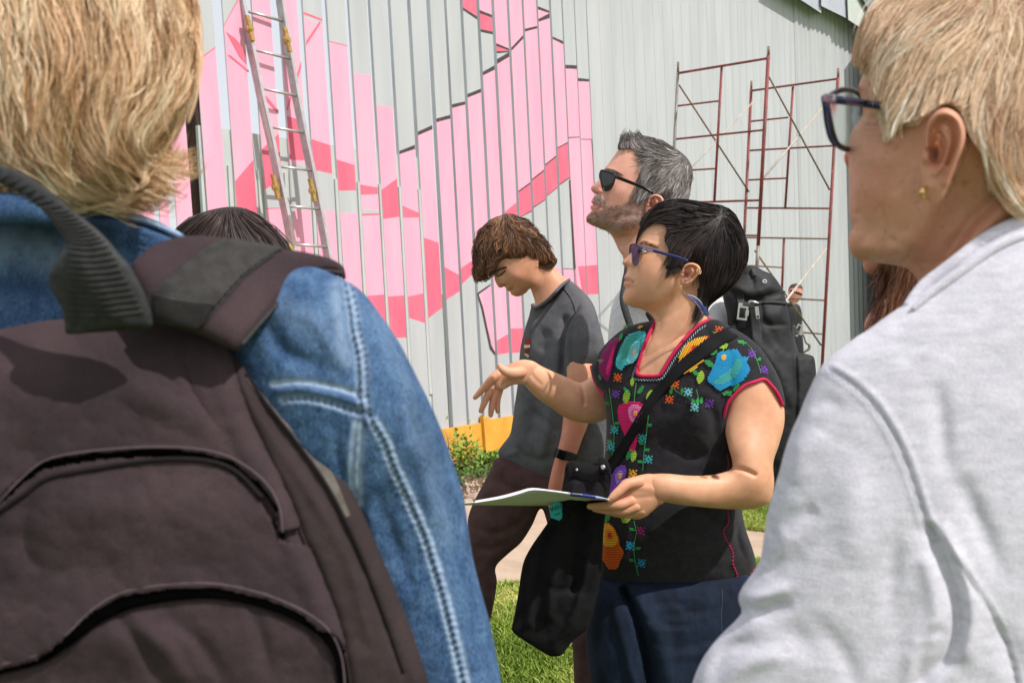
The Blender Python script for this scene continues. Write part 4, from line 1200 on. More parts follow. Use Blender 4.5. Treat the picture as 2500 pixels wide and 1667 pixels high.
seam(blo, [(1604, 781), (1597, 792), (1580, 826), (1566, 864), (1556, 898), (1555, 911), (1566, 918), (1604, 918), (1615, 911), (1646, 860), (1696, 801), (1734, 779)], 4.6, M['trim_pink'], 'neckline_trim', wo, off=.001, step=4, n=5)
# near sleeve
SL = [(1700, 800), (1745, 783), (1786, 803), (1822, 824), (1852, 850), (1874, 880), (1893, 912), (1907, 950), (1914, 990), (1917, 1040), (1912, 1090), (1860, 1130), (1785, 1110), (1768, 1050), (1752, 1000), (1728, 940), (1704, 860)]
slv = Solid(SL, Z1 - .045, k=.78, cell=6, ctrl=[(1720, 830, .03), (1840, 1060, -.012), (1800, 850, .01)], sig=70, rough=[(40, 1.6)], feats=[('l', [(1760, 900), (1790, 960), (1775, 1010)], 12, -3, 1)])
HEM = [(1764, 1040), (1775, 989), (1795, 962), (1818, 941), (1845, 931), (1866, 926), (1884, 942), (1899, 962), (1910, 985), (1925, 1010), (1960, 1150), (1740, 1150)]
V, T, xy = shell(slv, HEM, .003, 4.5, True, True, thick=.002, smooth_poly=False)
mesh('sleeve', V, T, M['blouse'], wo)
seam(slv, [(1763, 1038), (1775, 989), (1795, 962), (1818, 941), (1845, 931), (1866, 926), (1884, 942), (1899, 962), (1911, 990)], 4.4, M['trim_pink'], 'sleeve_trim', wo, off=.004, step=4)
V, Fc = ptube([(1444, 895, 2.085), (1450, 922, 2.08), (1460, 945, 2.07), (1474, 964, 2.05)], 4.2, 4, 8); mesh('sleeve_trim', V, Fc, M['trim_pink'], wo)

# arms --------------------------------------------------------------
AR = [(1775, 900), (1850, 880), (1890, 920), (1908, 960), (1915, 1000), (1914, 1040), (1902, 1085), (1888, 1130), (1890, 1180), (1882, 1220), (1860, 1237), (1820, 1243), (1783, 1243), (1740, 1240), (1698, 1236), (1655, 1231), (1620, 1226), (1598, 1228), (1580, 1222), (1575, 1175), (1590, 1158), (1630, 1156), (1672, 1160), (1710, 1161), (1745, 1158), (1783, 1146), (1788, 1128), (1778, 1090), (1768, 1040), (1766, 980)]
arm = Solid(AR, Z1 - .045, k=.86, cell=5, feats=[('l', [(1786, 1140), (1815, 1146), (1842, 1158)], 5, -9), ('g', 1850, 1180, 30, 26, 0, 4), ('g', 1825, 1090, 26, 40, 0, 4)],
            ctrl=[(1840, 950, .0), (1850, 1200, -.055), (1600, 1190, -.115)], sig=85)
V, T = arm.geo(4.5)
tat = maskp(arm.xy, [(1736, 1160), (1740, 1167), (1754, 1170), (1757, 1166), (1748, 1158)], 2) * .75 + maskl(arm.xy, [(1712, 1163), (1726, 1166)], 2.2) * .6
mesh('arm', V, T, M['skin_w'], wo, True, None, {'red': np.zeros(len(V)) + .04, 'dark': np.clip(tat * 1.3, 0, .95)})
zh = Z1 - .165
def fingers(L, name, parent, m, n=6):
    g = []
    for P, R in L: g.append(ptube(P, R, n, 12, flat=.92))
    V, Fc = mesh_join(g)
    return mesh(name, V, Fc, m, parent, True, None, {'red': np.full(len(V), .12), 'dark': np.zeros(len(V))})
# left hand (holds the papers): palm/back of the hand
HL = [(1612, 1160), (1585, 1156), (1560, 1160), (1540, 1165), (1520, 1172), (1508, 1188), (1500, 1208), (1498, 1228), (1510, 1244), (1530, 1256), (1552, 1265), (1570, 1264), (1590, 1250), (1608, 1234), (1622, 1224), (1628, 1190), (1624, 1168)]
hl = Solid(HL, zh, k=.50, cell=3, feats=[('l', [(1535, 1185), (1570, 1190), (1600, 1195)], 9, 2.5), ('l', [(1530, 1215), (1560, 1215), (1590, 1212)], 6, -1.5), ('g', 1545, 1232, 14, 10, 0, 3), ('l', [(1552, 1180), (1528, 1200), (1512, 1214)], 4, -3)], ctrl=[(1500, 1215, .0), (1620, 1190, .0)], sig=40)
V, T = hl.geo(3)
mesh('hand', V, T, M['skin_w'], wo, True, None, {'red': np.full(len(V), .08), 'dark': np.zeros(len(V))})
fingers([([(1560, 1176, zh - .012), (1532, 1182, zh - .022), (1510, 1200, zh - .028), (1497, 1212, zh - .03), (1489, 1220, zh - .03)], [15, 13, 11.5, 10, 7.5]),
         ([(1540, 1222, zh - .014), (1512, 1232, zh - .022), (1485, 1234, zh - .018), (1460, 1236, zh - .01), (1440, 1236, zh - .002)], [13, 12, 10.5, 9.5, 7.5]),
         ([(1552, 1236, zh - .01), (1524, 1246, zh - .012), (1496, 1246, zh - .006), (1470, 1244, zh + .004), (1452, 1242, zh + .01)], [13, 12, 10.5, 9.5, 7.5]),
         ([(1566, 1246, zh - .004), (1538, 1255, zh + .002), (1512, 1253, zh + .010), (1486, 1248, zh + .018), (1470, 1246, zh + .022)], [12, 11.5, 10.5, 9, 7.5]),
         ([(1575, 1250, zh + .004), (1556, 1258, zh + .014), (1536, 1255, zh + .022), (1516, 1250, zh + .028)], [10.5, 10, 9, 7.5])], 'finger', wo, M['skin_w'])
rg = thing('finger_ring', 'thin gold ring on the hand holding the papers', 'ring', tuple(W(1523, 1260, 1.83)))
a = np.linspace(0, 2 * math.pi, 20); P = WV(1522 + 2.0 * np.sin(a), 1254 + 12.0 * np.cos(a), zh + .004 + .011 * np.sin(a)); V, Fc = tube_geo(P, .0012, 6); mesh('band', V, Fc, M['gold'], rg)
# right (far) arm and gesturing hand
zr = 2.13
RA = [(1500, 900), (1470, 905), (1448, 915), (1418, 934), (1387, 922), (1344, 904), (1321, 893), (1303, 882), (1288, 880), (1272, 884), (1262, 905), (1264, 925), (1278, 937), (1301, 962), (1322, 979), (1344, 994), (1375, 1016), (1401, 1028), (1439, 1033), (1475, 1026), (1510, 1000), (1520, 950)]
ra = Solid(RA, zr, k=.80, cell=4.5, feats=[('l', [(1418, 932), (1424, 960), (1427, 985)], 4, -7), ('g', 1395, 975, 26, 30, 0, 4), ('l', [(1296, 912), (1304, 922), (1320, 938)], 4, -2)], ctrl=[(1280, 905, -.05), (1430, 970, .02)], sig=70)
V, T = ra.geo(4)
mesh('arm', V, T, M['skin_w'], wo, True, None, {'red': np.zeros(len(V)) + .03, 'dark': np.zeros(len(V))})
z2 = zr - .055
HR = [(1305, 884), (1285, 878), (1268, 879), (1252, 884), (1238, 893), (1224, 898), (1208, 904), (1198, 914), (1197, 928), (1204, 942), (1216, 950), (1232, 950), (1248, 941), (1264, 938), (1282, 938), (1302, 928), (1312, 905)]
hr = Solid(HR, z2, k=.55, cell=3, feats=[('g', 1252, 912, 22, 14, -.3, 4), ('l', [(1236, 908), (1228, 922), (1222, 940)], 4, -4), ('l', [(1250, 930), (1232, 934), (1220, 946)], 3, -2)], sig=40)
V, T = hr.geo(3)
mesh('hand', V, T, M['skin_w'], wo, True, None, {'red': np.full(len(V), .10), 'dark': np.zeros(len(V))})
fingers([([(1272, 908, z2 - .02), (1250, 910, z2 - .032), (1234, 906, z2 - .036), (1224, 899, z2 - .036), (1219, 892, z2 - .034)], [15, 14, 11, 8.5, 6.5]),
         ([(1216, 916, z2 - .004), (1202, 924, z2 - .008), (1188, 940, z2 - .006), (1172, 957, z2 - .0), (1160, 970, z2 + .004)], [12, 11, 9.5, 8, 5.8]),
         ([(1212, 930, z2 + .004), (1202, 942, z2 + .002), (1192, 962, z2), (1182, 984, z2 + .002), (1174, 1003, z2 + .006)], [11.5, 10.5, 9, 8, 6]),
         ([(1216, 938, z2 + .012), (1210, 952, z2 + .010), (1204, 974, z2 + .008), (1200, 996, z2 + .010), (1198, 1013, z2 + .014)], [11, 10, 8.6, 7.8, 6]),
         ([(1222, 940, z2 + .020), (1219, 955, z2 + .020), (1215, 974, z2 + .018), (1214, 992, z2 + .02), (1215, 1004, z2 + .022)], [10, 9, 7.8, 7, 5.5])], 'finger', wo, M['skin_w'])

# jeans -------------------------------------------------------------
JE = [(1470, 1405), (1452, 1440), (1432, 1520), (1434, 1600), (1446, 1700), (1470, 1900), (1490, 2100), (1500, 2330), (1600, 2330), (1612, 2100), (1640, 1900), (1662, 2100), (1680, 2330), (1770, 2330), (1790, 2100), (1830, 1800), (1852, 1600), (1850, 1500), (1830, 1400), (1700, 1405), (1560, 1405)]
je = Solid(JE, Z1 + .02, k=.55, cell=12, feats=[('l', [(1640, 1450), (1660, 1480), (1720, 1500)], 6, -4, 1), ('l', [(1500, 1470), (1530, 1600), (1560, 1700)], 12, 8), ('l', [(1700, 1570), (1780, 1590), (1840, 1560)], 6, 5, 1), ('l', [(1690, 1620), (1780, 1640), (1840, 1620)], 7, -5, 1), ('l', [(1520, 1440), (1552, 1500), (1572, 1580), (1590, 1680), (1610, 1800)], 9, -34), ('l', [(1560, 1470), (1610, 1560), (1640, 1680)], 22, 12), ('l', [(1575, 1480), (1640, 1470), (1720, 1480)], 5, -4, 1), ('l', [(1590, 1510), (1660, 1530), (1730, 1520)], 5, -4, 1), ('l', [(1520, 1500), (1620, 1540), (1740, 1520)], 8, 3, 1), ('l', [(1560, 1560), (1660, 1580), (1800, 1540)], 8, -3, 1), ('l', [(1540, 1520), (1650, 1500), (1790, 1480)], 7, -3, 1), ('l', [(1560, 1620), (1680, 1600), (1800, 1585)], 7, 3, 1)], rough=[(50, 3), (20, 1)])
V, T = je.geo(9)
mesh('jeans', V, T, M['jeans'], wo)
M['jthread'] = mat('jeans_thread', lin((84, 96, 118)), .8)
stitches(je, [(1763, 1440), (1764, 1470), (1761, 1500), (1766, 1600)], 5, 3.6, .8, M['jthread'], 'side_seam', wo)
for x_ in (1550, 1725):
    V, Fc = ptube([(x_ + 8, 2345, Z1 + .02), (x_ - 40, 2362, Z1 - .02), (x_ - 75, 2366, Z1 - .03)], [34, 30, 22], 4, 10, flat=.7); mesh('shoe', V, Fc, M['shoe'], wo)
# white shoe peeping at the bottom edge belongs to the youth

# hem and side stitching --------------------------------------------
def zig(sol, line, gap, amp, r, mt, name, parent, off=.001):
    q = resample(catmull(line, 6) if len(line) > 2 else np.asarray(line, float), gap)
    t = np.gradient(q, axis=0); t /= np.linalg.norm(t, axis=1)[:, None] + 1e-9
    nn = np.stack([-t[:, 1], t[:, 0]], 1); sg = (np.arange(len(q)) % 2 * 2 - 1)[:, None]
    q = q + nn * amp * sg
    P = sol.pos(q[:, 0], q[:, 1], off); V, Fc = tube_geo(P, r * sol.z / F, 4)
    return mesh(name, V, Fc, mt, parent, False)
M['th_magenta'] = mat('thread_magenta', lin((206, 24, 92)), .7)
M['th_white'] = mat('thread_pale_blue', lin((196, 224, 232)), .7)
zig(blo, [(1776, 1238), (1779, 1275), (1766, 1297), (1778, 1325), (1790, 1350), (1789, 1375), (1799, 1400), (1801, 1422)], 4, 2.0, 1.1, M['th_magenta'], 'side_stitching', wo)
zig(blo, [(1600, 1431), (1660, 1430), (1740, 1425), (1801, 1418), (1830, 1402), (1844, 1384)], 5, 1.3, .9, M['th_magenta'], 'hem_stitching', wo)
zig(blo, [(1480, 1420), (1520, 1427), (1600, 1431)], 5, .8, .6, M['th_magenta'], 'hem_stitching', wo)
zig(blo, [(1776, 1110), (1778, 1135), (1774, 1150)], 5, .6, .8, M['th_magenta'], 'side_stitching', wo)
zig(blo, [(1598, 796), (1572, 856), (1546, 912), (1552, 926), (1610, 926), (1622, 916), (1654, 866), (1703, 808), (1742, 786)][1:], 3.6, 2.2, .8, M['th_white'], 'neckline_stitching', wo, off=.002)
for L_ in ([(1470, 1419), (1541, 1434), (1620, 1440), (1701, 1440), (1786, 1427), (1843, 1393)],):
    seam(blo, L_, 2.2, M['blouse'], 'hem', wo, off=0, step=8)
# ================================================================== EMBROIDERY, BAG, PAPERS
class Multi:
    def __init__(s, sols, z): s.sols = sols; s.z = z
    def front(s, x, y, off=0.0):
        x = np.asarray(x, float); y = np.asarray(y, float)
        Z = [np.where(inside(x, y, q.poly), q.front(x, y), 99) for q in s.sols]
        z = np.minimum.reduce(Z)
        return np.where(z > 90, s.z, z) - off
    def pos(s, x, y, off=0.0):
        return WV(x, y, s.front(x, y, off))
bod = Multi([blo, slv], Z1)

THR = {}
def thr(rgb):
    k = 'thread_%d_%d_%d' % rgb
    if k not in THR:
        THR[k] = mat('thread', lin(rgb), .65, spec=.3)
    return THR[k]
def hatch(poly, ang, gap, w, bank, ox=0, oy=0, jit=.6, off=.0022):
    """rows of laid thread inside a drawn shape"""
    P = np.asarray(poly, float) if len(poly) > 30 else catmull(poly, 4, True)
    c, s = math.cos(ang), math.sin(ang)
    U = P[:, 0] * c + P[:, 1] * s; Vv_ = -P[:, 0] * s + P[:, 1] * c
    v = Vv_.min() + gap * .5
    while v < Vv_.max():
        xs = []
        for i in range(len(P)):
            j = (i + 1) % len(P)
            if (Vv_[i] > v) != (Vv_[j] > v): xs.append(U[i] + (U[j] - U[i]) * (v - Vv_[i]) / (Vv_[j] - Vv_[i]))
        xs.sort()
        for a, b in zip(xs[::2], xs[1::2]):
            a += rnd.uniform(-jit, jit); b += rnd.uniform(-jit, jit)
            if b - a < 1: continue
            n = max(2, int((b - a) / 6) + 1)
            u = np.linspace(a, b, n)
            bank.append((u * c - v * s, u * s + v * c, w, -s, c, off))
        v += gap
def flush(bank, rgb, name='embroidery', sol=None):
    if not bank: return
    Vs = []; Fs = []; k = 0
    X = np.concatenate([q for b in bank for q in (b[0] - b[3] * b[2] / 2, b[0], b[0] + b[3] * b[2] / 2)])
    Y = np.concatenate([q for b in bank for q in (b[1] - b[4] * b[2] / 2, b[1], b[1] + b[4] * b[2] / 2)])
    O = .003 + np.concatenate([q for b in bank for q in (np.full(len(b[0]), b[5] - .0006), np.full(len(b[0]), b[5]), np.full(len(b[0]), b[5] - .0006))])
    P = (sol or bod).pos(X, Y, O)
    for b in bank:
        n = len(b[0])
        for r in (0, 1):
            for i in range(n - 1):
                p = k + r * n + i; Fs.append([p, p + 1, p + n + 1, p + n])
        k += 3 * n
    o = mesh(name, P, Fs, thr(rgb), wo, False); o['kind'] = 'stuff'
    return o
BANK = {}
def emb(rgb, poly, ang=-.5, gap=4.2, w=3.2, off=.0022, name='embroidered_flower'):
    b = []; hatch(poly, ang, gap, w, b, off=off); flush(b, rgb, name)
def off_(P, dx, dy): return [(p[0] + dx, p[1] + dy) for p in P]
BLUE, TEAL, PALE, ORG_, YEL, RED, MAG, PNK, LPK, PUR, LPU, GRN, LIM, DMG, CYN = (20, 146, 198), (58, 150, 132), (120, 196, 204), (222, 96, 20), (236, 176, 40), (190, 30, 30), (226, 24, 110), (228, 70, 150), (240, 150, 200), (118, 66, 170), (160, 120, 205), (44, 150, 72), (160, 200, 60), (140, 18, 92), (60, 176, 180)
emb(BLUE, [(1752, 864), (1766, 857), (1797, 852), (1806, 862), (1815, 872), (1831, 867), (1824, 884), (1831, 903), (1818, 924), (1801, 938), (1776, 945), (1757, 953), (1741, 941), (1727, 927), (1736, 906), (1746, 884)], -.5)
emb(TEAL, [(1800, 876), (1812, 882), (1806, 904), (1790, 926), (1764, 938), (1742, 936), (1760, 918), (1782, 902)], -.5, off=.003)
emb(YEL, [(1762, 868), (1770, 865), (1774, 871), (1768, 879), (1761, 876)], -.5, off=.0038)
emb(YEL, [(1696, 827), (1712, 822), (1728, 822), (1716, 834), (1700, 850), (1668, 882), (1646, 900), (1656, 878), (1662, 860), (1676, 840)], -1.1, 4.6)
emb(YEL, [(1750, 838), (1742, 856), (1718, 879), (1693, 903), (1664, 913), (1674, 900), (1700, 880), (1718, 862)], -.6, 4.6)
emb(ORG_, [(1684, 846), (1700, 842), (1690, 858), (1674, 870)], -1.1, 4.6, off=.003)
emb(RED, [(1690, 846), (1698, 842), (1698, 850), (1691, 854)], -1.1, off=.0038)
emb(CYN, [(1534, 817), (1566, 808), (1577, 815), (1570, 838), (1560, 862), (1545, 886), (1527, 893), (1517, 904), (1504, 893), (1506, 871), (1518, 842)], -.3)
emb(TEAL, [(1522, 842), (1536, 820), (1556, 815), (1546, 836), (1532, 862), (1520, 886), (1510, 882)], -.3, off=.003)
emb(PALE, [(1543, 840), (1562, 833), (1560, 856), (1550, 882), (1530, 885), (1534, 862)], -.2, off=.0034)
emb(YEL, [(1546, 856), (1553, 854), (1552, 863), (1545, 865)], -.2, off=.004)
emb(DMG, [(1489, 834), (1512, 824), (1505, 845), (1498, 872), (1492, 906), (1485, 930), (1471, 922), (1462, 903), (1466, 872), (1478, 850)], -.2)
emb(MAG, [(1496, 850), (1500, 846), (1494, 880), (1484, 915), (1480, 900)], -.2, off=.003)
emb(MAG, [(1508, 996), (1520, 985), (1545, 980), (1567, 985), (1576, 1000), (1572, 1030), (1558, 1058), (1551, 1098), (1538, 1101), (1526, 1066), (1512, 1030)], .05)
emb(LPK, [(1534, 996), (1552, 988), (1568, 998), (1566, 1018), (1552, 1034), (1538, 1024)], .05, off=.003)
emb(PNK, [(1542, 1000), (1558, 998), (1560, 1014), (1550, 1024), (1541, 1014)], .05, off=.0036)
emb(YEL, [(1548, 1004), (1556, 1004), (1555, 1014), (1547, 1013)], .05, off=.0044)
emb(PUR, [(1486, 1198), (1492, 1162), (1506, 1141), (1524, 1136), (1529, 1150), (1523, 1170), (1503, 1190), (1492, 1212)], .05)
emb(LPU, [(1502, 1160), (1514, 1148), (1522, 1154), (1518, 1168), (1506, 1180)], .05, off=.003)
emb(YEL, [(1510, 1158), (1517, 1156), (1517, 1166), (1510, 1168)], .05, off=.0038)
emb(ORG_, [(1470, 1282), (1485, 1276), (1502, 1293), (1511, 1315), (1513, 1332), (1523, 1348), (1514, 1370), (1506, 1387), (1486, 1388), (1476, 1374), (1462, 1353), (1464, 1322)], .05)
emb(YEL, [(1474, 1284), (1486, 1280), (1500, 1296), (1508, 1318), (1500, 1332), (1480, 1334), (1468, 1318)], .05, off=.003)
emb(ORG_, [(1480, 1294), (1492, 1296), (1498, 1310), (1488, 1320), (1477, 1312)], .05, off=.0036)
emb(RED, [(1484, 1300), (1491, 1301), (1491, 1310), (1484, 1310)], .05, off=.0042)
def leafp(x, y, L, w, a):
    c, s = math.cos(a), math.sin(a)
    return [(x + u * L * c - v * w * s, y + u * L * s + v * w * c) for u, v in ((0, 0), (.3, .5), (.7, .5), (1, 0), (.7, -.5), (.3, -.5))]
for (x_, y_, L_, w_, a_, col) in ((1527, 985, 32, 15, -1.45, LIM), (1582, 985, 34, 16, -1.3, LIM), (1706, 936, 32, 16, -1.3, LIM), (1757, 848, 22, 16, -.4, LIM), (1543, 942, 20, 9, -1.5, LIM), (1556, 962, 26, 9, -.9, GRN), (1540, 965, 26, 9, -2.3, GRN), (1530, 1122, 30, 12, -1.1, GRN), (1543, 1128, 30, 12, -1.3, LIM), (1520, 1276, 28, 18, -.9, LIM), (1476, 1276, 28, 12, -1.1, GRN), (1500, 1262, 24, 10, -1.2, GRN),
                           (1720, 880, 30, 12, .6, GRN), (1735, 868, 26, 12, -.9, GRN), (1690, 900, 24, 9, .9, GRN), (1762, 962, 26, 8, -.2, GRN), (1790, 955, 24, 8, -.9, GRN), (1770, 955, 20, 8, .6, GRN), (1740, 810, 18, 7, .5, GRN), (1800, 832, 24, 8, .3, GRN), (1512, 832, 20, 7, -1.2, GRN), (1522, 800, 22, 7, -.4, GRN), (1556, 800, 14, 5, -.3, YEL), (1458, 880, 16, 6, .1, GRN), (1460, 915, 16, 6, 1.0, GRN), (1848, 878, 16, 7, -.2, GRN)):
    emb(col, leafp(x_, y_, L_, w_, a_), .05, 4, 3, name='embroidered_leaf')
def vine(P, side=14, col=GRN):
    q = resample(catmull(P, 6), 3)
    flush([(q[:, 0], q[:, 1], 1.8, 1, 0, .002)], col, 'embroidered_vine')
vine([(1583, 1013), (1578, 1060), (1572, 1106), (1569, 1148)]); vine([(1547, 1270), (1553, 1300), (1548, 1330), (1549, 1360), (1558, 1404)]); vine([(1487, 948), (1494, 1000), (1499, 1060), (1494, 1110), (1484, 1130)])
vine([(1553, 934), (1550, 960), (1548, 984)]); vine([(1632, 925), (1640, 945), (1662, 962), (1690, 975), (1712, 985)]); vine([(1700, 842), (1760, 852)]); vine([(1810, 822), (1834, 850), (1848, 880), (1858, 910)]); vine([(1700, 950), (1705, 975), (1700, 1005)])
for (x_, y_, a_) in ((1578, 1040, -.2), (1574, 1085, -2.8), (1572, 1100, -.2), (1570, 1130, -2.8), (1550, 1295, -2.8), (1550, 1340, -.2), (1549, 1370, -2.8), (1498, 1035, -.2), (1496, 1080, -2.8), (1640, 945, -1.2), (1664, 962, -1.4), (1690, 974, 1.2), (1712, 985, -1.5), (1640, 948, 1.8), (1704, 972, 1.7), (1490, 990, -2.6)):
    emb(GRN, leafp(x_, y_, 15, 7, a_), .05, 3.6, 2.8, name='embroidered_leaf')
PIX = ["X.X.X", ".XXX.", "XX.XX", ".XXX.", "X.X.X"]
def pix(x, y, rgb, s=3.9, rot=.1):
    b = []
    c, q = math.cos(rot), math.sin(rot)
    for i, r in enumerate(PIX):
        for j, ch in enumerate(r):
            if ch == 'X':
                u = (j - 2) * s; v = (i - 2) * s
                for t in (-.25, .25):
                    xx = np.array([u - s * .5, u + s * .5]); vv = v + t * s
                    b.append((x + xx * c - vv * q, y + xx * q + vv * c, s * .4, -q, c, .0024))
    flush(b, rgb, 'embroidered_blossom')
for (x_, y_, c_) in ((1568, 1070, CYN), (1583, 1121, CYN), (1538, 1332, BLUE), (1566, 1374, BLUE), (1564, 1296, DMG), (1634, 975, ORG_), (1680, 957, PALE), (1696, 994, PALE), (1508, 922, ORG_), (1503, 962, PUR), (1755, 806, ORG_), (1500, 1049, CYN), (1491, 1090, CYN), (1732, 985, PUR), (1836, 864, PUR), (1866, 902, PUR), (1648, 938, ORG_), (1545, 1156, YEL), (1730, 830, RED)):
    pix(x_, y_, c_)

# strap -------------------------------------------------------------
def band(sol, line, w, mt, name, parent, off=.003, th=.002, step=8, cols=6, lean=None, attr=None):
    q = resample(catmull(line, 6) if len(line) > 2 else np.asarray(line, float), step)
    t = np.gradient(q[:, :2], axis=0); t /= np.linalg.norm(t, axis=1)[:, None] + 1e-9
    nn = np.stack([-t[:, 1], t[:, 0]], 1)
    ww = np.full(len(q), w) if np.ndim(w) == 0 else np.interp(np.linspace(0, 1, len(q)), np.linspace(0, 1, len(w)), w)
    u = np.linspace(-.5, .5, cols)
    X = q[:, 0, None] + nn[:, 0, None] * u * ww[:, None]; Y = q[:, 1, None] + nn[:, 1, None] * u * ww[:, None]
    Zs = sol.front(X.ravel(), Y.ravel()).reshape(X.shape)
    Zs = np.minimum(Zs, Zs.mean(1)[:, None] + .004)
    A = WV(X, Y, Zs - off); B = WV(X, Y, Zs - off + th)
    n, m = X.shape
    V = np.concatenate([A.reshape(-1, 3), B.reshape(-1, 3)]); Fs = []
    for i in range(n - 1):
        for j in range(m - 1):
            a = i * m + j; Fs.append([a, a + 1, a + m + 1, a + m]); Fs.append([n * m + a + m, n * m + a + m + 1, n * m + a + 1, n * m + a])
        for a, b in ((i * m, (i + 1) * m), ((i + 1) * m + m - 1, i * m + m - 1)): Fs.append([a, b, b + n * m, a + n * m])
    return mesh(name, V, Fs, mt, parent, True)
bag = thing('tote_bag', 'black canvas shoulder bag with a teal hexagon sticker hanging at the front of the woman in the embroidered blouse', 'bag', tuple(W(1370, 1400, 1.9)))
bag['label'] = 'black canvas shoulder bag with teal hexagon badge hanging from the embroidered blouse wearer'
BG = [(1386, 1128), (1376, 1170), (1363, 1232), (1342, 1268), (1320, 1300), (1298, 1332), (1280, 1366), (1272, 1400), (1266, 1442), (1258, 1490), (1250, 1530), (1250, 1538), (1256, 1546), (1275, 1560), (1310, 1582), (1340, 1600), (1350, 1602), (1372, 1598), (1390, 1574), (1412, 1552), (1432, 1536), (1446, 1500), (1460, 1440), (1470, 1370), (1474, 1290), (1484, 1220), (1492, 1170), (1488, 1132), (1470, 1122), (1430, 1130)]
bg = Solid(BG, 1.88, k=.26, cell=7, feats=[('l', [(1400, 1180), (1380, 1280), (1350, 1400), (1340, 1500)], 12, 13), ('l', [(1440, 1180), (1420, 1300), (1400, 1440)], 10, -12), ('l', [(1320, 1320), (1300, 1440), (1290, 1520)], 9, 8), ('l', [(1450, 1300), (1430, 1400), (1400, 1500), (1350, 1590)], 8, 9), ('l', [(1300, 1400), (1360, 1440), (1440, 1420)], 9, -6, 1), ('l', [(1400, 1170), (1440, 1165), (1480, 1180)], 6, -5), ('l', [(1396, 1165), (1370, 1260), (1330, 1330)], 6, -4), ('l', [(1420, 1460), (1390, 1520), (1350, 1560)], 12, 6)], rough=[(60, 7), (24, 2.5)], ctrl=[(1430, 1150, -.02), (1320, 1500, .03)], sig=150)
V, T = bg.geo(6); mesh('canvas_body', V, T, M['tote'], bag)
# open mouth
q = np.array([(1388, 1133), (1402, 1124), (1425, 1133), (1452, 1136), (1463, 1133), (1462, 1118), (1474, 1118), (1486, 1130), (1490, 1150)], float)
Pq = WV(*catmull(q, 5).T, np.full(len(catmull(q, 5)), 1.845)); Pq2 = Pq + np.array([0, 0.0, -.030]); n = len(Pq)
V = np.concatenate([Pq, Pq2, Pq + np.array([0, .004, 0]), Pq2 + np.array([0, .004, 0])]); Fs = []
for i in range(n - 1): Fs += [[i, n + i, n + i + 1, i + 1], [2 * n + i, 2 * n + i + 1, 3 * n + i + 1, 3 * n + i], [i, i + 1, 2 * n + i + 1, 2 * n + i], [n + i, 3 * n + i, 3 * n + i + 1, n + i + 1]]
mesh('folded_rim', V, Fs, M['tote'], bag)
for (x_, y_, r) in ((1472, 1140, 6.5), (1408, 1146, 3.5)):
    V, Fc = ptube([(x_, y_, 1.842), (x_ + .5, y_, 1.836)], [r, r], 2, 14); mesh('snap_button', V, Fc, M['metal'], bag)
band(bod, [(1800, 806), (1776, 817), (1752, 830), (1715, 857), (1669, 892), (1636, 925), (1600, 965), (1574, 1005), (1548, 1050), (1520, 1095), (1492, 1135), (1482, 1150)], [30, 34, 36, 33, 28, 26, 25, 24, 24, 24, 26, 26], M['tote'], 'strap', bag, off=.006, th=.0025)
M['sticker'] = mat('teal_sticker', lin((50, 190, 186)), .6); M['ink'] = mat('dark_ink', lin((14, 40, 50)), .7)
cx_, cy_ = 1361, 1247
zs = float(bg.front(np.array([cx_]), np.array([cy_]))[0]) - .006
hexp = [(cx_ + 22 * math.cos(a_ + .3), cy_ + 24 * math.sin(a_ + .3)) for a_ in np.arange(6) * math.pi / 3]
V = [W(x_, y_, zs) for x_, y_ in hexp]; V2 = [v + np.array([0, .002, 0]) for v in V]
mesh('badge', V + V2, [list(range(6))[::-1], list(range(6, 12))] + [[i, (i + 1) % 6, 6 + (i + 1) % 6, 6 + i] for i in range(6)], M['sticker'], bag, False)
text('lettering', 'WHY', cx_ + 1, cy_ - 8, zs - .0008, 17, M['ink'], bag, rot=-.32)
text('lettering', 'HOPE', cx_ - 1, cy_ + 8, zs - .0008, 6, M['ink'], bag, rot=-.32)

# papers ------------------------------------------------------------
pap = thing('paper_stack', 'thin stack of white papers held out flat in her hand', 'papers', tuple(W(1300, 1215, 1.85)))
def strip(name, top, bot, zt, zb, mt, parent, th=.0015, n=24, belly=0.0):
    a = catmull(top, 8); b = catmull(bot, 8); s = np.linspace(0, 1, n)
    f = lambda P: np.stack([np.interp(s, np.linspace(0, 1, len(P)), P[:, i]) for i in (0, 1)], 1)
    a, b = f(a), f(b); rows = 6; V = []
    for r in range(rows):
        t = r / (rows - 1); p = a * (1 - t) + b * t
        z = zt * (1 - t) + zb * t - belly * math.sin(math.pi * t)
        V.append(WV(p[:, 0], p[:, 1], np.full(n, z)))
    V = np.concatenate(V); m = len(V); V = np.concatenate([V, V + np.array([0, th * .6, th])])
    Fs = []
    for r in range(rows - 1):
        for i in range(n - 1):
            q = r * n + i; Fs.append([q, q + n, q + n + 1, q + 1]); Fs.append([m + q, m + q + 1, m + q + n + 1, m + q + n])
    for i in range(n - 1):
        Fs.append([i, i + 1, m + i + 1, m + i]); q = (rows - 1) * n + i; Fs.append([q + 1, q, m + q, m + q + 1])
    return mesh(name, V, Fs, mt, parent, True)
M['paper_under'] = mat('paper_back', lin((214, 214, 208)), .85)
strip('sheet', [(1134, 1229), (1180, 1224), (1240, 1213), (1297, 1197), (1340, 1199), (1395, 1206), (1440, 1213), (1488, 1221)], [(1134, 1232), (1200, 1233), (1280, 1234), (1360, 1234), (1433, 1233), (1460, 1229), (1480, 1225), (1488, 1222)], 1.76, 1.90, M['paper_under'], pap)
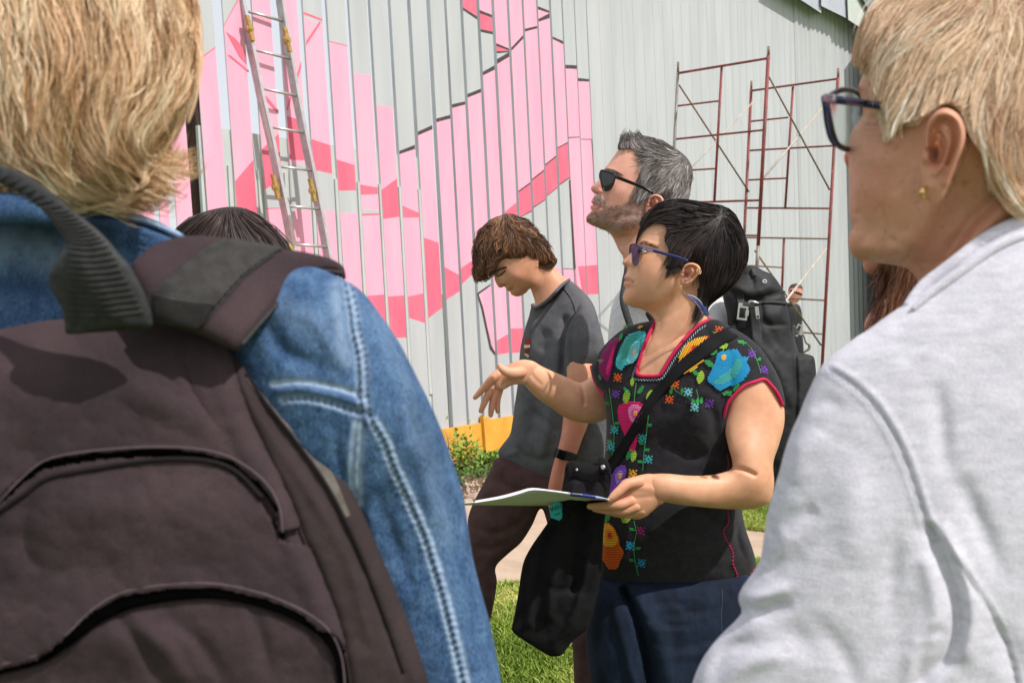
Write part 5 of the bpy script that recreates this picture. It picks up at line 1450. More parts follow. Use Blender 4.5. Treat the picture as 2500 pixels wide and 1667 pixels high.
strip('sheet', [(1160, 1222), (1220, 1211), (1265, 1199), (1298, 1191), (1345, 1196), (1395, 1203), (1440, 1210), (1487, 1218)], [(1160, 1227), (1222, 1217), (1268, 1205), (1300, 1196), (1345, 1199), (1395, 1206), (1440, 1213), (1487, 1220)], 1.80, 1.755, M['paper'], pap, th=.0005)
pn = thing('pen', 'blue ballpoint pen lying on the papers beside her thumb', 'pen', tuple(W(1420, 1211, 1.74)))
zp = 1.74
V, Fc = ptube([(1394, 1206.5, zp), (1420, 1209, zp), (1452, 1213, zp)], [4.3, 4.6, 4.4], 3, 10); mesh('barrel', V, Fc, M['pen'], pn)
V, Fc = ptube([(1389, 1206, zp), (1395, 1206.5, zp)], [3.4, 3.6], 2, 10); mesh('button', V, Fc, M['metal'], pn)
V, Fc = ptube([(1450, 1213, zp), (1462, 1214.5, zp), (1484, 1218, zp)], [4.2, 3.2, .9], 3, 10); mesh('tip', V, Fc, mat('clear_pen', lin((150, 160, 200)), .2), pn)
V, Fc = ptube([(1398, 1204.5, zp - .006), (1420, 1207, zp - .006)], [1.3, 1.3], 2, 6); mesh('clip', V, Fc, M['metal'], pn)
# ================================================================== MAN BEHIND
Z2 = 2.42
M['skin_m'] = skin('skin_ruddy', lin((226, 170, 146)), lin((214, 152, 130)), lin((204, 92, 80)), freck=(300, .70, lin((160, 90, 70)), .4))
M['hair_grey'] = hair_mat('grey_hair', lin((70, 62, 60)), lin((186, 178, 174)), 0.5, 0.4, mid=lin((118, 108, 104)))
M['beard'] = hair_mat('beard', lin((150, 112, 96)), lin((214, 192, 180)), 0.6, 0.3, mid=lin((184, 148, 132)))
M['cap_grey'] = mat('grey_hair_base', lin((84, 76, 73)), .7, lin((64, 56, 53)), 60)
M['tee_grey'] = mat('heather_grey_tee', lin((228, 228, 231)), .95, lin((214, 214, 218)), 60, 5, weave=(700, .15), bump=.2, bscale=600)
M['black_nylon'] = mat('black_nylon', lin((40, 40, 42)), .65, lin((28, 28, 30)), 14, 6, bump=.35, bscale=700, spec=.35, weave=(900, .2))
M['web'] = mat('black_webbing', lin((30, 30, 32)), .7, lin((46, 46, 48)), 200, 2, bump=.4, bscale=400)
mn = thing('person', 'tall man with grey hair and short beard looking up, in dark sunglasses and grey tee', 'person', (.55, 2.42, 0))
HM = [(1514, 348), (1509, 366), (1500, 380), (1492, 391), (1483, 403), (1476, 412), (1471, 420), (1468, 432), (1463, 438), (1452, 448), (1444, 456), (1443, 464), (1449, 471), (1457, 475), (1450, 480), (1446, 486), (1443, 492), (1445, 497), (1450, 500), (1443, 502), (1441, 508), (1445, 514), (1440, 520), (1433, 528), (1432, 537), (1437, 545), (1452, 552), (1474, 561), (1490, 571), (1500, 588), (1510, 610), (1522, 634), (1520, 700), (1500, 790), (1700, 790), (1690, 640), (1676, 560), (1672, 500), (1683, 462), (1690, 434), (1689, 410), (1676, 386), (1655, 368), (1626, 350), (1598, 340), (1560, 337)]
fe = [('g', 1497, 432, 20, 12, .2, -6), ('g', 1492, 418, 20, 6, .3, 4), ('g', 1462, 466, 7, 6, 0, 6), ('g', 1453, 462, 8, 8, 0, -2), ('l', [(1470, 462), (1478, 484), (1472, 506)], 5, -3), ('g', 1452, 492, 8, 3.5, .2, 3), ('l', [(1444, 500), (1456, 501), (1468, 505)], 1.7, -4), ('g', 1450, 508, 8, 4, .1, 3),
      ('g', 1448, 534, 14, 14, 0, 4), ('s', [(1455, 556), (1490, 570), (1530, 568), (1568, 548), (1588, 520)], 50, 22, 5), ('l', [(1480, 548), (1530, 545), (1570, 520), (1586, 490)], 12, 4), ('g', 1510, 465, 24, 20, 0, 4)]
headM = Solid(HM, Z2, k=.70, cell=5, feats=fe, cap=88, smooth=4)
V, T = drop(headM, 4.2, [(1400, 735), (1560, 715), (1740, 690), (1900, 690), (1900, 900), (1400, 900)])
xy = headM.xy
lip = maskp(xy, [(1446, 494), (1456, 498), (1468, 504), (1458, 512), (1447, 513), (1442, 506)], 3)
bz = maskp(xy, [(1438, 520), (1450, 514), (1470, 508), (1476, 484), (1462, 478), (1468, 472), (1490, 490), (1530, 492), (1556, 470), (1560, 440), (1572, 440), (1580, 480), (1580, 520), (1560, 552), (1500, 566), (1470, 560), (1432, 545)], 8)
nose = np.exp(-((xy[:, 0] - 1452) / 12) ** 2 - ((xy[:, 1] - 462) / 10) ** 2) * .45 + np.exp(-((xy[:, 0] - 1500) / 22) ** 2 - ((xy[:, 1] - 470) / 14) ** 2) * .12
brow = maskl(xy, [(1478, 413), (1494, 418), (1516, 428)], 3) * .5 + maskl(xy, [(1444, 500), (1468, 505)], 1.4) * .5 + np.exp(-((xy[:, 0] - 1457) / 4) ** 2 - ((xy[:, 1] - 472) / 2.4) ** 2) * .6
mesh('head', V, T, M['skin_m'], mn, True, None, {'red': lip * .5 + nose, 'dark': np.clip(brow + bz * .04, 0, 1)})
ear(1577, 474, 42, 56, headM.z - .086, mn, M['skin_m'], rot=.15)
HRM = [(1500, 350), (1490, 310), (1560, 310), (1700, 330), (1720, 440), (1700, 520), (1620, 520), (1616, 492), (1612, 478), (1600, 470), (1584, 476), (1572, 476), (1556, 470), (1552, 450), (1560, 430), (1572, 400), (1566, 378), (1548, 364), (1528, 360), (1512, 366)]
V, T, _ = shell(headM, HRM, .0015, 5); mesh('hair_cap', V, T, M['cap_grey'], mn)
wm = (1662, 395)
GM = [[(1520, 362), (1522, 340), (1530, 318)], [(1560, 360), (1548, 340), (1540, 322)], [wm, (1640, 375), (1600, 352), (1560, 335)], [wm, (1620, 390), (1580, 385), (1560, 380)], [wm, (1630, 420), (1600, 445), (1580, 468)], [wm, (1660, 430), (1640, 470), (1625, 500)], [wm, (1682, 420), (1684, 450), (1670, 490)], [(1580, 400), (1572, 430), (1566, 460)]]
RGM = [(1512, 364), (1512, 345), (1540, 335), (1596, 340), (1650, 362), (1688, 410), (1690, 440), (1676, 500), (1624, 500), (1612, 480), (1590, 470), (1560, 472), (1552, 455), (1566, 425), (1574, 398), (1560, 372), (1535, 362)]
hair('hair', headM, GM, 4200, 34, M['hair_grey'], mn, sig=18, width=.0013, region=RGM, lift=(.003, .012), flare=.004, seed=13, clump=.4, nclump=120, spread=.25, segs=8, wave=.1, keep=7)
hair('hair_quiff', headM, [[(1516, 366), (1520, 342), (1530, 316)], [(1540, 362), (1534, 338), (1530, 314)], [(1580, 360), (1560, 338), (1546, 322)]], 700, 44, M['hair_grey'], mn, sig=18, width=.0013, region=[(1512, 366), (1516, 348), (1540, 342), (1580, 345), (1570, 362), (1540, 362)], lift=(.004, .012), seed=14, clump=.5, nclump=30, spread=.2, segs=8, keep=26)
hair('beard', headM, [[(1560, 450), (1555, 500), (1530, 540), (1480, 552), (1440, 545)], [(1530, 495), (1500, 520), (1470, 545)], [(1470, 515), (1450, 530), (1440, 542)], [(1580, 480), (1575, 520), (1540, 560), (1490, 566)]], 3400, 9, M['beard'], mn, sig=20, width=.0007, region=[(1440, 522), (1450, 516), (1472, 512), (1480, 500), (1500, 500), (1530, 492), (1552, 462), (1556, 440), (1570, 450), (1580, 490), (1580, 525), (1555, 552), (1500, 566), (1470, 560), (1436, 545), (1434, 532)], lift=(.0005, .003), seed=15, clump=.2, nclump=80, spread=.5, segs=4, keep=3)
hair('stubble', headM, [[(1560, 430), (1555, 500), (1530, 540), (1480, 552), (1440, 545)]], 1200, 6, M['beard'], mn, sig=20, width=.0005, region=[(1440, 516), (1452, 508), (1474, 500), (1484, 484), (1510, 484), (1536, 474), (1550, 440), (1562, 425), (1576, 440), (1590, 490), (1592, 530), (1560, 566), (1500, 580), (1470, 566), (1434, 552), (1430, 530)], lift=(.0003, .0015), seed=18, clump=0, nclump=40, spread=.5, segs=3, keep=2)
hair('moustache', headM, [[(1454, 478), (1462, 486), (1472, 498)]], 420, 9, M['beard'], mn, sig=14, width=.0006, region=[(1449, 482), (1458, 477), (1472, 482), (1478, 500), (1468, 500), (1450, 492)], lift=(.0005, .002), seed=16, clump=.2, nclump=20, spread=.4, segs=4, keep=2)
hair('eyebrow', headM, [[(1474, 416), (1490, 417), (1516, 430)]], 130, 13, M['hair_grey'], mn, sig=8, width=.0006, region=[(1476, 412), (1496, 413), (1516, 426), (1500, 422), (1478, 418)], lift=(.001, .003), seed=17, clump=.1, segs=4)
M['lens_black'] = mat('lens_black', lin((22, 22, 24)), .08, spec=.8); M['frame_black'] = mat('frame_black', lin((24, 20, 20)), .2)
g2 = thing('sunglasses', 'black framed dark sunglasses on the bearded man', 'sunglasses', tuple(W(1480, 440, 2.35)))
lens('lens', [(1467, 418), (1474, 417), (1490, 422), (1500, 427), (1501, 434), (1497, 450), (1489, 462), (1478, 465), (1471, 457), (1467, 440), (1466, 426)], Z2 - .062, [(1466, 440, .014), (1498, 435, -.016)], M['lens_black'], M['frame_black'], g2, 2.4)
lens('lens', [(1464, 424), (1469, 419), (1471, 430), (1467, 440), (1464, 436)], Z2 + .0, None, M['lens_black'], M['frame_black'], g2, 1.5)
V, Fc = ptube([(1496, 427, Z2 - .062), (1510, 434, Z2 - .084), (1540, 446, Z2 - .092), (1570, 458, Z2 - .097), (1594, 472, Z2 - .099)], [2.0, 1.8, 1.6, 1.5, 1.3], 4, 8, flat=2.6, up=(0, 0, 1)); mesh('temple', V, Fc, M['frame_black'], g2)
# torso, arm stub, legs
TM = [(1522, 700), (1500, 730), (1488, 780), (1484, 860), (1490, 1000), (1500, 1200), (1500, 1500), (1500, 2080), (1620, 2080), (1660, 1700), (1690, 2080), (1770, 2080), (1780, 1500), (1790, 1200), (1815, 1000), (1815, 860), (1800, 780), (1770, 735), (1720, 690), (1690, 680), (1560, 690)]
tm = Solid(TM, Z2 + .05, k=.42, cell=14, feats=[('l', [(1540, 740), (1560, 800), (1550, 880)], 12, 4)], rough=[(60, 3)])
V, T, xy = shell(tm, [(1300, 1290), (2000, 1290), (2000, 2300), (1300, 2300)], 0, 11, True, True, smooth_poly=False); mesh('tshirt', V, T, M['tee_grey'], mn)
V, T, xy = shell(tm, [(1300, 1286), (2000, 1286), (2000, 2300), (1300, 2300)], 0.001, 11, True, False, smooth_poly=False); mesh('trousers', V, T, M['jeans'], mn)
bp = thing('backpack', 'black hiking backpack with steel buckles worn by the bearded man', 'backpack', tuple(W(1880, 900, 2.5)))
B1 = [(1800, 672), (1820, 652), (1843, 650), (1862, 660), (1885, 671), (1902, 692), (1914, 714), (1921, 744), (1928, 780), (1932, 815), (1942, 856), (1976, 866), (1990, 884), (1994, 1000), (1975, 1110), (1930, 1180), (1860, 1205), (1800, 1190), (1785, 1080), (1780, 900), (1776, 780), (1765, 722), (1780, 690)]
bs = Solid(B1, Z2 - .02, k=.55, cell=8, feats=[('l', [(1790, 712), (1830, 735), (1880, 722), (1916, 712)], 7, -9), ('l', [(1800, 706), (1840, 712), (1880, 700)], 12, 6), ('l', [(1850, 735), (1890, 740), (1920, 742)], 5, -4), ('l', [(1840, 830), (1900, 900), (1935, 980)], 14, 7), ('l', [(1800, 790), (1816, 900), (1810, 1000)], 12, -8), ('l', [(1940, 860), (1944, 950), (1940, 1100)], 5, -10), ('l', [(1858, 740), (1870, 790), (1930, 792)], 5, -5), ('l', [(1870, 790), (1900, 840), (1930, 860)], 10, -4), ('g', 1900, 765, 30, 16, 0, 6), ('l', [(1830, 665), (1840, 690), (1838, 700)], 3, -5), ('l', [(1805, 668), (1826, 672)], 3, -4)], rough=[(40, 4), (16, 1.4)])
V, T = bs.geo(5); mesh('pack_body', V, T, M['black_nylon'], bp)
seam(bs, [(1845, 741), (1880, 738), (1918, 741)], 5.0, M['web'], 'zipper', bp, off=.002)
seam(bs, [(1800, 712), (1830, 733), (1880, 722), (1916, 712)], 2.0, M['black_nylon'], 'seam', bp)
band(bs, [(1806, 710), (1808, 735), (1812, 800)], 18, M['web'], 'webbing', bp, off=.004)
band(bs, [(1838, 755), (1846, 800), (1850, 850), (1862, 840)][:3], [20, 26, 22], M['web'], 'webbing', bp, off=.006)
band(bs, [(1840, 655), (1842, 672)], 12, M['web'], 'webbing', bp, off=.005)
def plate(sol, x, y, w, h, rot, mt, name, parent, off=.006, hole=None, thick=.0018):
    c, s = math.cos(rot), math.sin(rot)
    z = float(sol.front(np.array([float(x)]), np.array([float(y)]))[0]) - off
    Q = [(-1, -1), (1, -1), (1, 1), (-1, 1)]
    P = [(x + (u * w * c - v * h * s) / 2, y + (u * w * s + v * h * c) / 2) for u, v in Q]
    if hole:
        P2 = [(x + (u * (w - hole) * c - v * (h - hole) * s) / 2, y + (u * (w - hole) * s + v * (h - hole) * c) / 2) for u, v in Q]
        V = [W(*p, z) for p in P] + [W(*p, z) for p in P2]; V += [W(*p, z + thick) for p in P + P2]
        Fs = [[i, (i + 1) % 4, 4 + (i + 1) % 4, 4 + i][::-1] for i in range(4)] + [[8 + i, 8 + (i + 1) % 4, 12 + (i + 1) % 4, 12 + i] for i in range(4)] + [[i, (i + 1) % 4, 8 + (i + 1) % 4, 8 + i] for i in range(4)] + [[4 + i, 4 + (i + 1) % 4, 12 + (i + 1) % 4, 12 + i][::-1] for i in range(4)]
    else:
        V = [W(*p, z) for p in P] + [W(*p, z + thick) for p in P]
        Fs = [[3, 2, 1, 0], [4, 5, 6, 7], [0, 1, 5, 4], [1, 2, 6, 5], [2, 3, 7, 6], [3, 0, 4, 7]]
    return mesh(name, V, Fs, mt, parent, False)
plate(bs, 1813, 764, 25, 34, .12, M['metal'], 'buckle', bp, .014, 9); plate(bs, 1808, 744, 10, 10, .1, M['metal'], 'buckle_tongue', bp, .016); plate(bs, 1824, 764, 8, 14, .1, M['metal'], 'buckle_tongue', bp, .015)
V, Fc = ptube([(1832, 738, 2.25), (1840, 738, 2.245), (1850, 740, 2.245)], [5.5, 4.5, 3], 3, 8); mesh('zip_slider', V, Fc, M['metal'], bp)
plate(bs, 1849, 763, 9, 30, -.12, M['metal'], 'zip_pull', bp, .02); plate(bs, 1851, 773, 5, 5, -.12, M['web'], 'zip_pull', bp, .022)
a = np.linspace(0, 2 * math.pi, 16); P = WV(1867 + 4.5 * np.cos(a), 687 + 3.6 * np.sin(a), np.full(16, 2.28)); V, Fc = tube_geo(P, .0014, 6); mesh('ring', V, Fc, M['white'], bp)
plate(bs, 1948, 806, 14, 30, .5, M['metal'], 'buckle', bp, -.16, 7); plate(bs, 1956, 812, 8, 12, .5, M['metal'], 'buckle_tongue', bp, -.155)
V, Fc = ptube([(1938, 800, 2.44), (1935, 830, 2.43), (1944, 858, 2.42)], [7, 7, 6], 4, 8, flat=.3); mesh('webbing', V, Fc, M['web'], bp)
V, Fc = ptube([(1962, 818, 2.44), (1968, 836, 2.44), (1976, 842, 2.44), (1974, 852, 2.44), (1962, 860, 2.44)], [2, 2.4, 3.4, 3.4, 2.6], 5, 8); mesh('carabiner', V, Fc, M['galv'], bp)
V, Fc = ptube([(1532, 655, 2.36), (1524, 700, 2.33), (1522, 740, 2.31), (1540, 800, 2.30)], [7, 8, 9, 9], 4, 10, flat=.5); mesh('shoulder_strap', V, Fc, M['web'], bp)
V, Fc = ptube([(1588, 766, 2.30), (1594, 776, 2.3), (1600, 790, 2.3)], [12, 12, 10], 4, 10, flat=.4); mesh('shoulder_strap', V, Fc, M['web'], bp)

# ================================================================== YOUTH
Z3 = 2.75
M['skin_y'] = skin('skin_fair', lin((224, 168, 134)), lin((212, 148, 114)), lin((200, 96, 84)))
M['hair_brown'] = hair_mat('brown_hair', lin((54, 34, 24)), lin((170, 122, 82)), 0.45, 0.4, mid=lin((104, 70, 48)))
M['cap_brown'] = mat('brown_hair_base', lin((54, 34, 25)), .7, lin((40, 25, 18)), 60)
M['tee_dark'] = mat('charcoal_tee', lin((104, 104, 108)), .95, lin((90, 90, 94)), 20, 6, weave=(700, .18), bump=.25, bscale=600, spec=.15)
M['trousers'] = mat('dark_brown_trousers', lin((94, 70, 69)), .9, lin((76, 56, 56)), 20, 6, bump=.3, bscale=500, spec=.2)
yo = thing('person', 'teenage boy with shaggy brown hair looking down in charcoal tee, walking', 'person', (.1, 2.8, 0))
HY = [(1190, 600), (1188, 640), (1200, 662), (1206, 672), (1208, 684), (1213, 695), (1218, 702), (1226, 702), (1231, 699), (1235, 704), (1238, 710), (1243, 711), (1246, 712), (1247, 718), (1254, 722), (1262, 724), (1272, 722), (1285, 714), (1294, 704), (1299, 715), (1304, 730), (1306, 745), (1300, 770), (1340, 790), (1420, 740), (1400, 700), (1386, 684), (1368, 668), (1352, 648), (1345, 620), (1338, 598), (1322, 578), (1302, 555), (1283, 540), (1256, 528), (1234, 527), (1210, 535), (1196, 548), (1186, 570)]
feY = [('g', 1224, 668, 12, 8, .6, -5), ('g', 1216, 660, 14, 5, .6, 3), ('g', 1228, 693, 6, 5, 0, 4), ('l', [(1240, 710), (1252, 702)], 1.6, -4), ('g', 1262, 676, 20, 16, 0, 4), ('s', [(1280, 718), (1296, 706), (1306, 688), (1312, 660)], 34, 14, 4), ('g', 1262, 714, 10, 8, 0, 3)]
headY = Solid(HY, Z3, k=.72, cell=4.5, feats=feY, cap=72, smooth=4)
V, T = drop(headY, 3.6, [(1250, 760), (1296, 758), (1308, 750), (1345, 728), (1370, 700), (1392, 684), (1480, 690), (1480, 900), (1250, 900)]); xy = headY.xy
mesh('head', V, T, M['skin_y'], yo, True, None, {'red': maskp(xy, [(1236, 706), (1248, 704), (1254, 702), (1250, 712), (1246, 717)], 2.5) * .4 + np.exp(-((xy[:, 0] - 1262) / 22) ** 2 - ((xy[:, 1] - 680) / 16) ** 2) * .25 + np.exp(-((xy[:, 0] - 1219) / 8) ** 2 - ((xy[:, 1] - 697) / 8) ** 2) * .4,
     'dark': np.clip(maskl(xy, [(1206, 668), (1216, 660), (1232, 654)], 2.6) * .9 + maskl(xy, [(1214, 673), (1222, 670), (1230, 662)], 1.8) * .9 + maskl(xy, [(1241, 709), (1252, 702)], 1.2) * .6 + np.exp(-((xy[:, 0] - 1231) / 3.5) ** 2 - ((xy[:, 1] - 697) / 2) ** 2) * .6, 0, 1)})
# hair volume bigger than the skull
HYH = [(1157, 664), (1157, 630), (1160, 593), (1170, 566), (1188, 543), (1207, 531), (1226, 525), (1234, 522), (1255, 523), (1282, 538), (1301, 554), (1322, 578), (1334, 594), (1342, 614), (1353, 630), (1348, 642), (1333, 650), (1309, 646), (1293, 640), (1271, 642), (1250, 642), (1229, 638), (1214, 657), (1202, 668), (1188, 674), (1172, 680), (1160, 672)]
hy = Solid(HYH, Z3 - .008, k=.80, cell=4.5, cap=86, feats=[('l', [(1240, 560), (1225, 600), (1215, 645)], 8, -4), ('l', [(1270, 570), (1285, 610), (1290, 640)], 7, -4), ('l', [(1190, 580), (1180, 620), (1176, 660)], 8, -4)])
V, T = hy.geo(5); mesh('hair_cap', V, T, M['cap_brown'], yo)
wy = (1242, 545)
GY = [[wy, (1210, 555), (1180, 590), (1168, 630), (1164, 672)], [wy, (1225, 575), (1200, 620), (1180, 672)], [wy, (1240, 580), (1235, 615), (1215, 650), (1200, 668)], [wy, (1262, 580), (1265, 610), (1250, 640)], [wy, (1285, 570), (1300, 605), (1290, 640)], [wy, (1300, 575), (1325, 605), (1345, 635)], [wy, (1280, 550), (1310, 580), (1335, 610)], [(1300, 590), (1320, 620), (1345, 640)]]
hair('hair', hy, GY, 5200, 52, M['hair_brown'], yo, sig=16, width=.0015, seed=23, lift=(.002, .016), flare=.012, clump=.75, nclump=120, spread=.35, wave=.5, segs=10, keep=14)
TY = [(1300, 742), (1292, 770), (1282, 801), (1272, 842), (1268, 876), (1264, 936), (1257, 985), (1250, 1037), (1244, 1062), (1226, 1086), (1216, 1103), (1222, 1124), (1235, 1148), (1272, 1168), (1307, 1180), (1341, 1184), (1400, 1180), (1460, 1150), (1480, 1100), (1486, 1000), (1486, 900), (1478, 850), (1462, 785), (1448, 742), (1421, 708), (1386, 682), (1366, 696), (1341, 724), (1318, 742)]
ty = Solid(TY, Z3 + .02, k=.55, cell=7, feats=[('l', [(1300, 790), (1290, 900), (1280, 1000)], 12, 5), ('l', [(1330, 820), (1320, 940), (1300, 1050)], 14, -7), ('l', [(1360, 860), (1350, 980), (1320, 1110)], 12, 5), ('l', [(1380, 780), (1376, 860), (1372, 910)], 9, -10), ('l', [(1405, 800), (1412, 850), (1420, 880)], 8, 6), ('l', [(1245, 1080), (1300, 1120), (1370, 1110)], 10, -5, 1), ('l', [(1300, 1000), (1360, 1050), (1380, 1020)], 10, -6, 1), ('l', [(1240, 1110), (1262, 1100), (1256, 1060)], 7, 4), ('g', 1420, 800, 30, 60, 0, 14)], ctrl=[(1430, 900, -.04), (1280, 900, .03)], sig=90, rough=[(45, 3.5), (18, 1.2)])
V, T, xy = shell(ty, [(1290, 735), (1300, 746), (1318, 742), (1341, 722), (1366, 694), (1390, 670), (1330, 690)], 0, 5, False, True, smooth_poly=False)
V, T = ty.geo(5); mesh('tshirt', V, T, M['tee_dark'], yo)
V, Fc = ptube([(1300, 744, 2.72), (1306, 750, 2.69), (1320, 745, 2.665), (1343, 727, 2.65), (1368, 700, 2.665), (1388, 684, 2.72)], [5, 6, 7, 7, 7, 6], 6, 8, flat=.6); mesh('collar', V, Fc, M['tee_dark'], yo)
seam(ty, [(1374, 700), (1392, 724), (1404, 750), (1406, 765)], 1.6, M['tee_dark'], 'shoulder_seam', yo, off=.001)
seam(ty, [(1408, 755), (1388, 790), (1376, 840), (1380, 900)], 1.4, M['tee_dark'], 'sleeve_seam', yo, off=.0005)
# chest print
for (poly, rgb) in (([(1282, 832), (1292, 825), (1296, 835), (1292, 842), (1283, 842)], (160, 20, 24)), ([(1279, 842), (1294, 840), (1294, 848), (1280, 850)], (226, 206, 160)), ([(1282, 852), (1292, 850), (1290, 860), (1280, 862)], (130, 24, 26)), ([(1279, 862), (1288, 864), (1292, 868), (1290, 874), (1282, 868)], (206, 180, 120))):
    P = ty.pos([p[0] for p in poly], [p[1] for p in poly], .004); mesh('print', P, [list(range(len(poly)))[::-1]], thr(rgb), yo, False)
# arm
AY = [(1388, 880), (1384, 930), (1380, 980), (1375, 1018), (1370, 1060), (1360, 1102), (1352, 1128), (1344, 1160), (1338, 1195), (1340, 1240), (1362, 1250), (1372, 1200), (1384, 1150), (1392, 1130), (1406, 1112), (1422, 1070), (1436, 1034), (1444, 990), (1446, 930), (1444, 885)]
ay = Solid(AY, Z3 - .10, k=.85, cell=5, ctrl=[(1410, 900, .02), (1350, 1200, -.02)], sig=120)
V, T = ay.geo(5); mesh('arm', V, T, M['skin_y'], yo, True, None, {'red': np.clip((ay.xy[:, 1] - 900) / 600, 0, .35) + .1, 'dark': np.zeros(len(V))})
# sleeve over the arm
SLY = [(1402, 770), (1386, 800), (1378, 850), (1380, 918), (1400, 915), (1428, 896), (1446, 892), (1474, 858), (1464, 800), (1446, 760), (1420, 740)]
sy = Solid(SLY, Z3 - .075, k=.75, cell=6, rough=[(26, 3)], feats=[('l', [(1410, 790), (1416, 850), (1424, 885)], 7, 5), ('l', [(1396, 800), (1396, 850), (1400, 900)], 6, -5)])
V, T = sy.geo(5); mesh('sleeve', V, T, M['tee_dark'], yo)
wt = thing('wristwatch', 'black band watch on the lowered wrist of the teenage boy', 'watch', tuple(W(1380, 1112, 2.6)))
band(ay, [(1354, 1104), (1380, 1111), (1408, 1120)], 22, M['web'], 'band', wt, off=.003, th=.002, step=4, cols=8)
plate(ay, 1371, 1110, 18, 22, .35, M['lens_black'], 'watch_face', wt, .012, thick=.008)
# trousers
PY = [(1222, 1116), (1200, 1143), (1178, 1184), (1158, 1222), (1144, 1258), (1140, 1300), (1136, 1371), (1124, 1440), (1100, 1560), (1070, 1760), (1050, 1890), (1120, 1890), (1140, 1760), (1165, 1620), (1198, 1507), (1213, 1425), (1210, 1384), (1240, 1352), (1272, 1324), (1298, 1284), (1321, 1240), (1340, 1290), (1372, 1400), (1396, 1560), (1406, 1760), (1420, 1930), (1490, 1930), (1484, 1700), (1476, 1500), (1466, 1300), (1460, 1140), (1341, 1140)]
py_ = Solid(PY, Z3 + .03, k=.62, cell=9, feats=[('l', [(1210, 1170), (1250, 1195), (1310, 1200)], 8, -7, 1), ('l', [(1190, 1190), (1240, 1230), (1300, 1230)], 9, 6, 1), ('l', [(1165, 1290), (1220, 1300), (1290, 1260)], 8, -6, 1), ('l', [(1150, 1330), (1200, 1340), (1250, 1320)], 8, -6, 1), ('l', [(1230, 1330), (1215, 1400), (1205, 1480)], 8, -5)], rough=[(40, 4), (16, 1)])
V, T = py_.geo(7); mesh('trousers', V, T, M['trousers'], yo)
V, Fc = ptube([(1088, 1905, Z3 + .03), (1052, 1916, Z3), (1020, 1920, Z3)], [30, 26, 18], 4, 10, flat=.7); mesh('shoe', V, Fc, M['shoe'], yo)
V, Fc = ptube([(1466, 1926, Z3 + .05), (1432, 1932, Z3), (1400, 1934, Z3)], [30, 26, 18], 4, 10, flat=.7); mesh('shoe', V, Fc, M['shoe'], yo)
# a white shoe sole showing below the bag: the man's foot
V, Fc = ptube([(1462, 1662, 3.3), (1452, 1672, 3.3), (1440, 1690, 3.3)], [10, 13, 12], 4, 10); mesh('shoe', V, Fc, M['shoe'], yo)

# ================================================================== DARK HEAD, FAR MAN, HALF HIDDEN WOMAN
Z4 = 1.75
M['hair_dk'] = hair_mat('dark_brown_hair', lin((26, 20, 19)), lin((84, 64, 56)), 0.5, 0.35, mid=lin((52, 40, 40)))
dk = thing('person', 'person with straight dark brown hair, only the crown showing over the denim shoulder', 'person', (-.5, 1.75, 0))
HD = [(420, 620), (424, 570), (440, 548), (462, 533), (490, 520), (520, 511), (548, 506), (575, 505), (600, 510), (622, 519), (645, 536), (664, 556), (684, 574), (708, 604), (722, 660), (716, 740), (690, 820), (640, 870), (560, 880), (480, 860), (440, 800), (422, 700)]
hd = Solid(HD, Z4, k=.80, cell=7, cap=140)
V, T = hd.geo(7); mesh('hair_cap', V, T, M['cap_black'], dk)
wd = (560, 528)
hair('hair', hd, [[wd, (510, 530), (450, 570), (425, 640)], [wd, (520, 560), (470, 640), (450, 740)], [wd, (550, 600), (530, 700)], [wd, (590, 600), (600, 720)], [wd, (630, 570), (670, 640), (690, 740)], [wd, (610, 525), (670, 570), (712, 640)]], 4200, 190, M['hair_dk'], dk, sig=30, width=.0011, seed=33, lift=(.002, .012), clump=.35, nclump=80, spread=.12, region=[(425, 620), (440, 548), (490, 520), (575, 505), (622, 519), (664, 556), (708, 604), (720, 660), (600, 680), (480, 680)], keep=12)
BD = [(360, 1000), (380, 900), (440, 850), (520, 830), (620, 830), (700, 850), (760, 900), (790, 1000), (800, 1400), (780, 2600), (640, 2600), (580, 2000), (520, 2600), (400, 2600), (360, 1400)]
bd = Solid(BD, Z4, k=.45, cell=20); V, T = bd.geo(18); mesh('clothes', V, T, M['tee_dark'], dk)
V, Fc = ptube([(570, 780, Z4), (572, 900, Z4)], [60, 70], 3, 12); mesh('neck', V, Fc, M['skin_y'], dk)

Z5 = 12.0
fm = thing('person', 'distant man in black shirt and sunglasses behind the scaffold braces', 'person', (3.8, 12.0, 0))
HF = [(1924, 712), (1926, 702), (1932, 695), (1942, 692), (1952, 694), (1959, 701), (1960, 712), (1957, 724), (1950, 735), (1943, 740), (1946, 750), (1928, 750), (1932, 738), (1927, 730)]
hf = Solid(HF, Z5, k=.85, cell=2); V, T = hf.geo(2.2)
mesh('head', V, T, M['skin_m'], fm, True, None, {'red': np.full(len(V), .2), 'dark': maskp(hf.xy, [(1922, 712), (1930, 704), (1956, 705), (1962, 712), (1962, 690), (1922, 688)], 2)})
V, Fc = ptube([(1931, 710, Z5 - .12), (1944, 714, Z5 - .13), (1956, 719, Z5 - .12)], [3, 3.4, 3], 3, 8); mesh('sunglasses', V, Fc, M['lens_black'], fm)
SB = [(1930, 738), (1946, 742), (1954, 750), (1958, 770), (1958, 800), (1962, 850), (1962, 900), (1956, 980), (1950, 985), (1940, 985), (1938, 900), (1930, 985), (1914, 985), (1912, 850), (1908, 790), (1910, 755), (1918, 742)]
sb = Solid(SB, Z5, k=.7, cell=3); V, T = sb.geo(3); mesh('clothes', V, T, M['black_nylon'], fm)

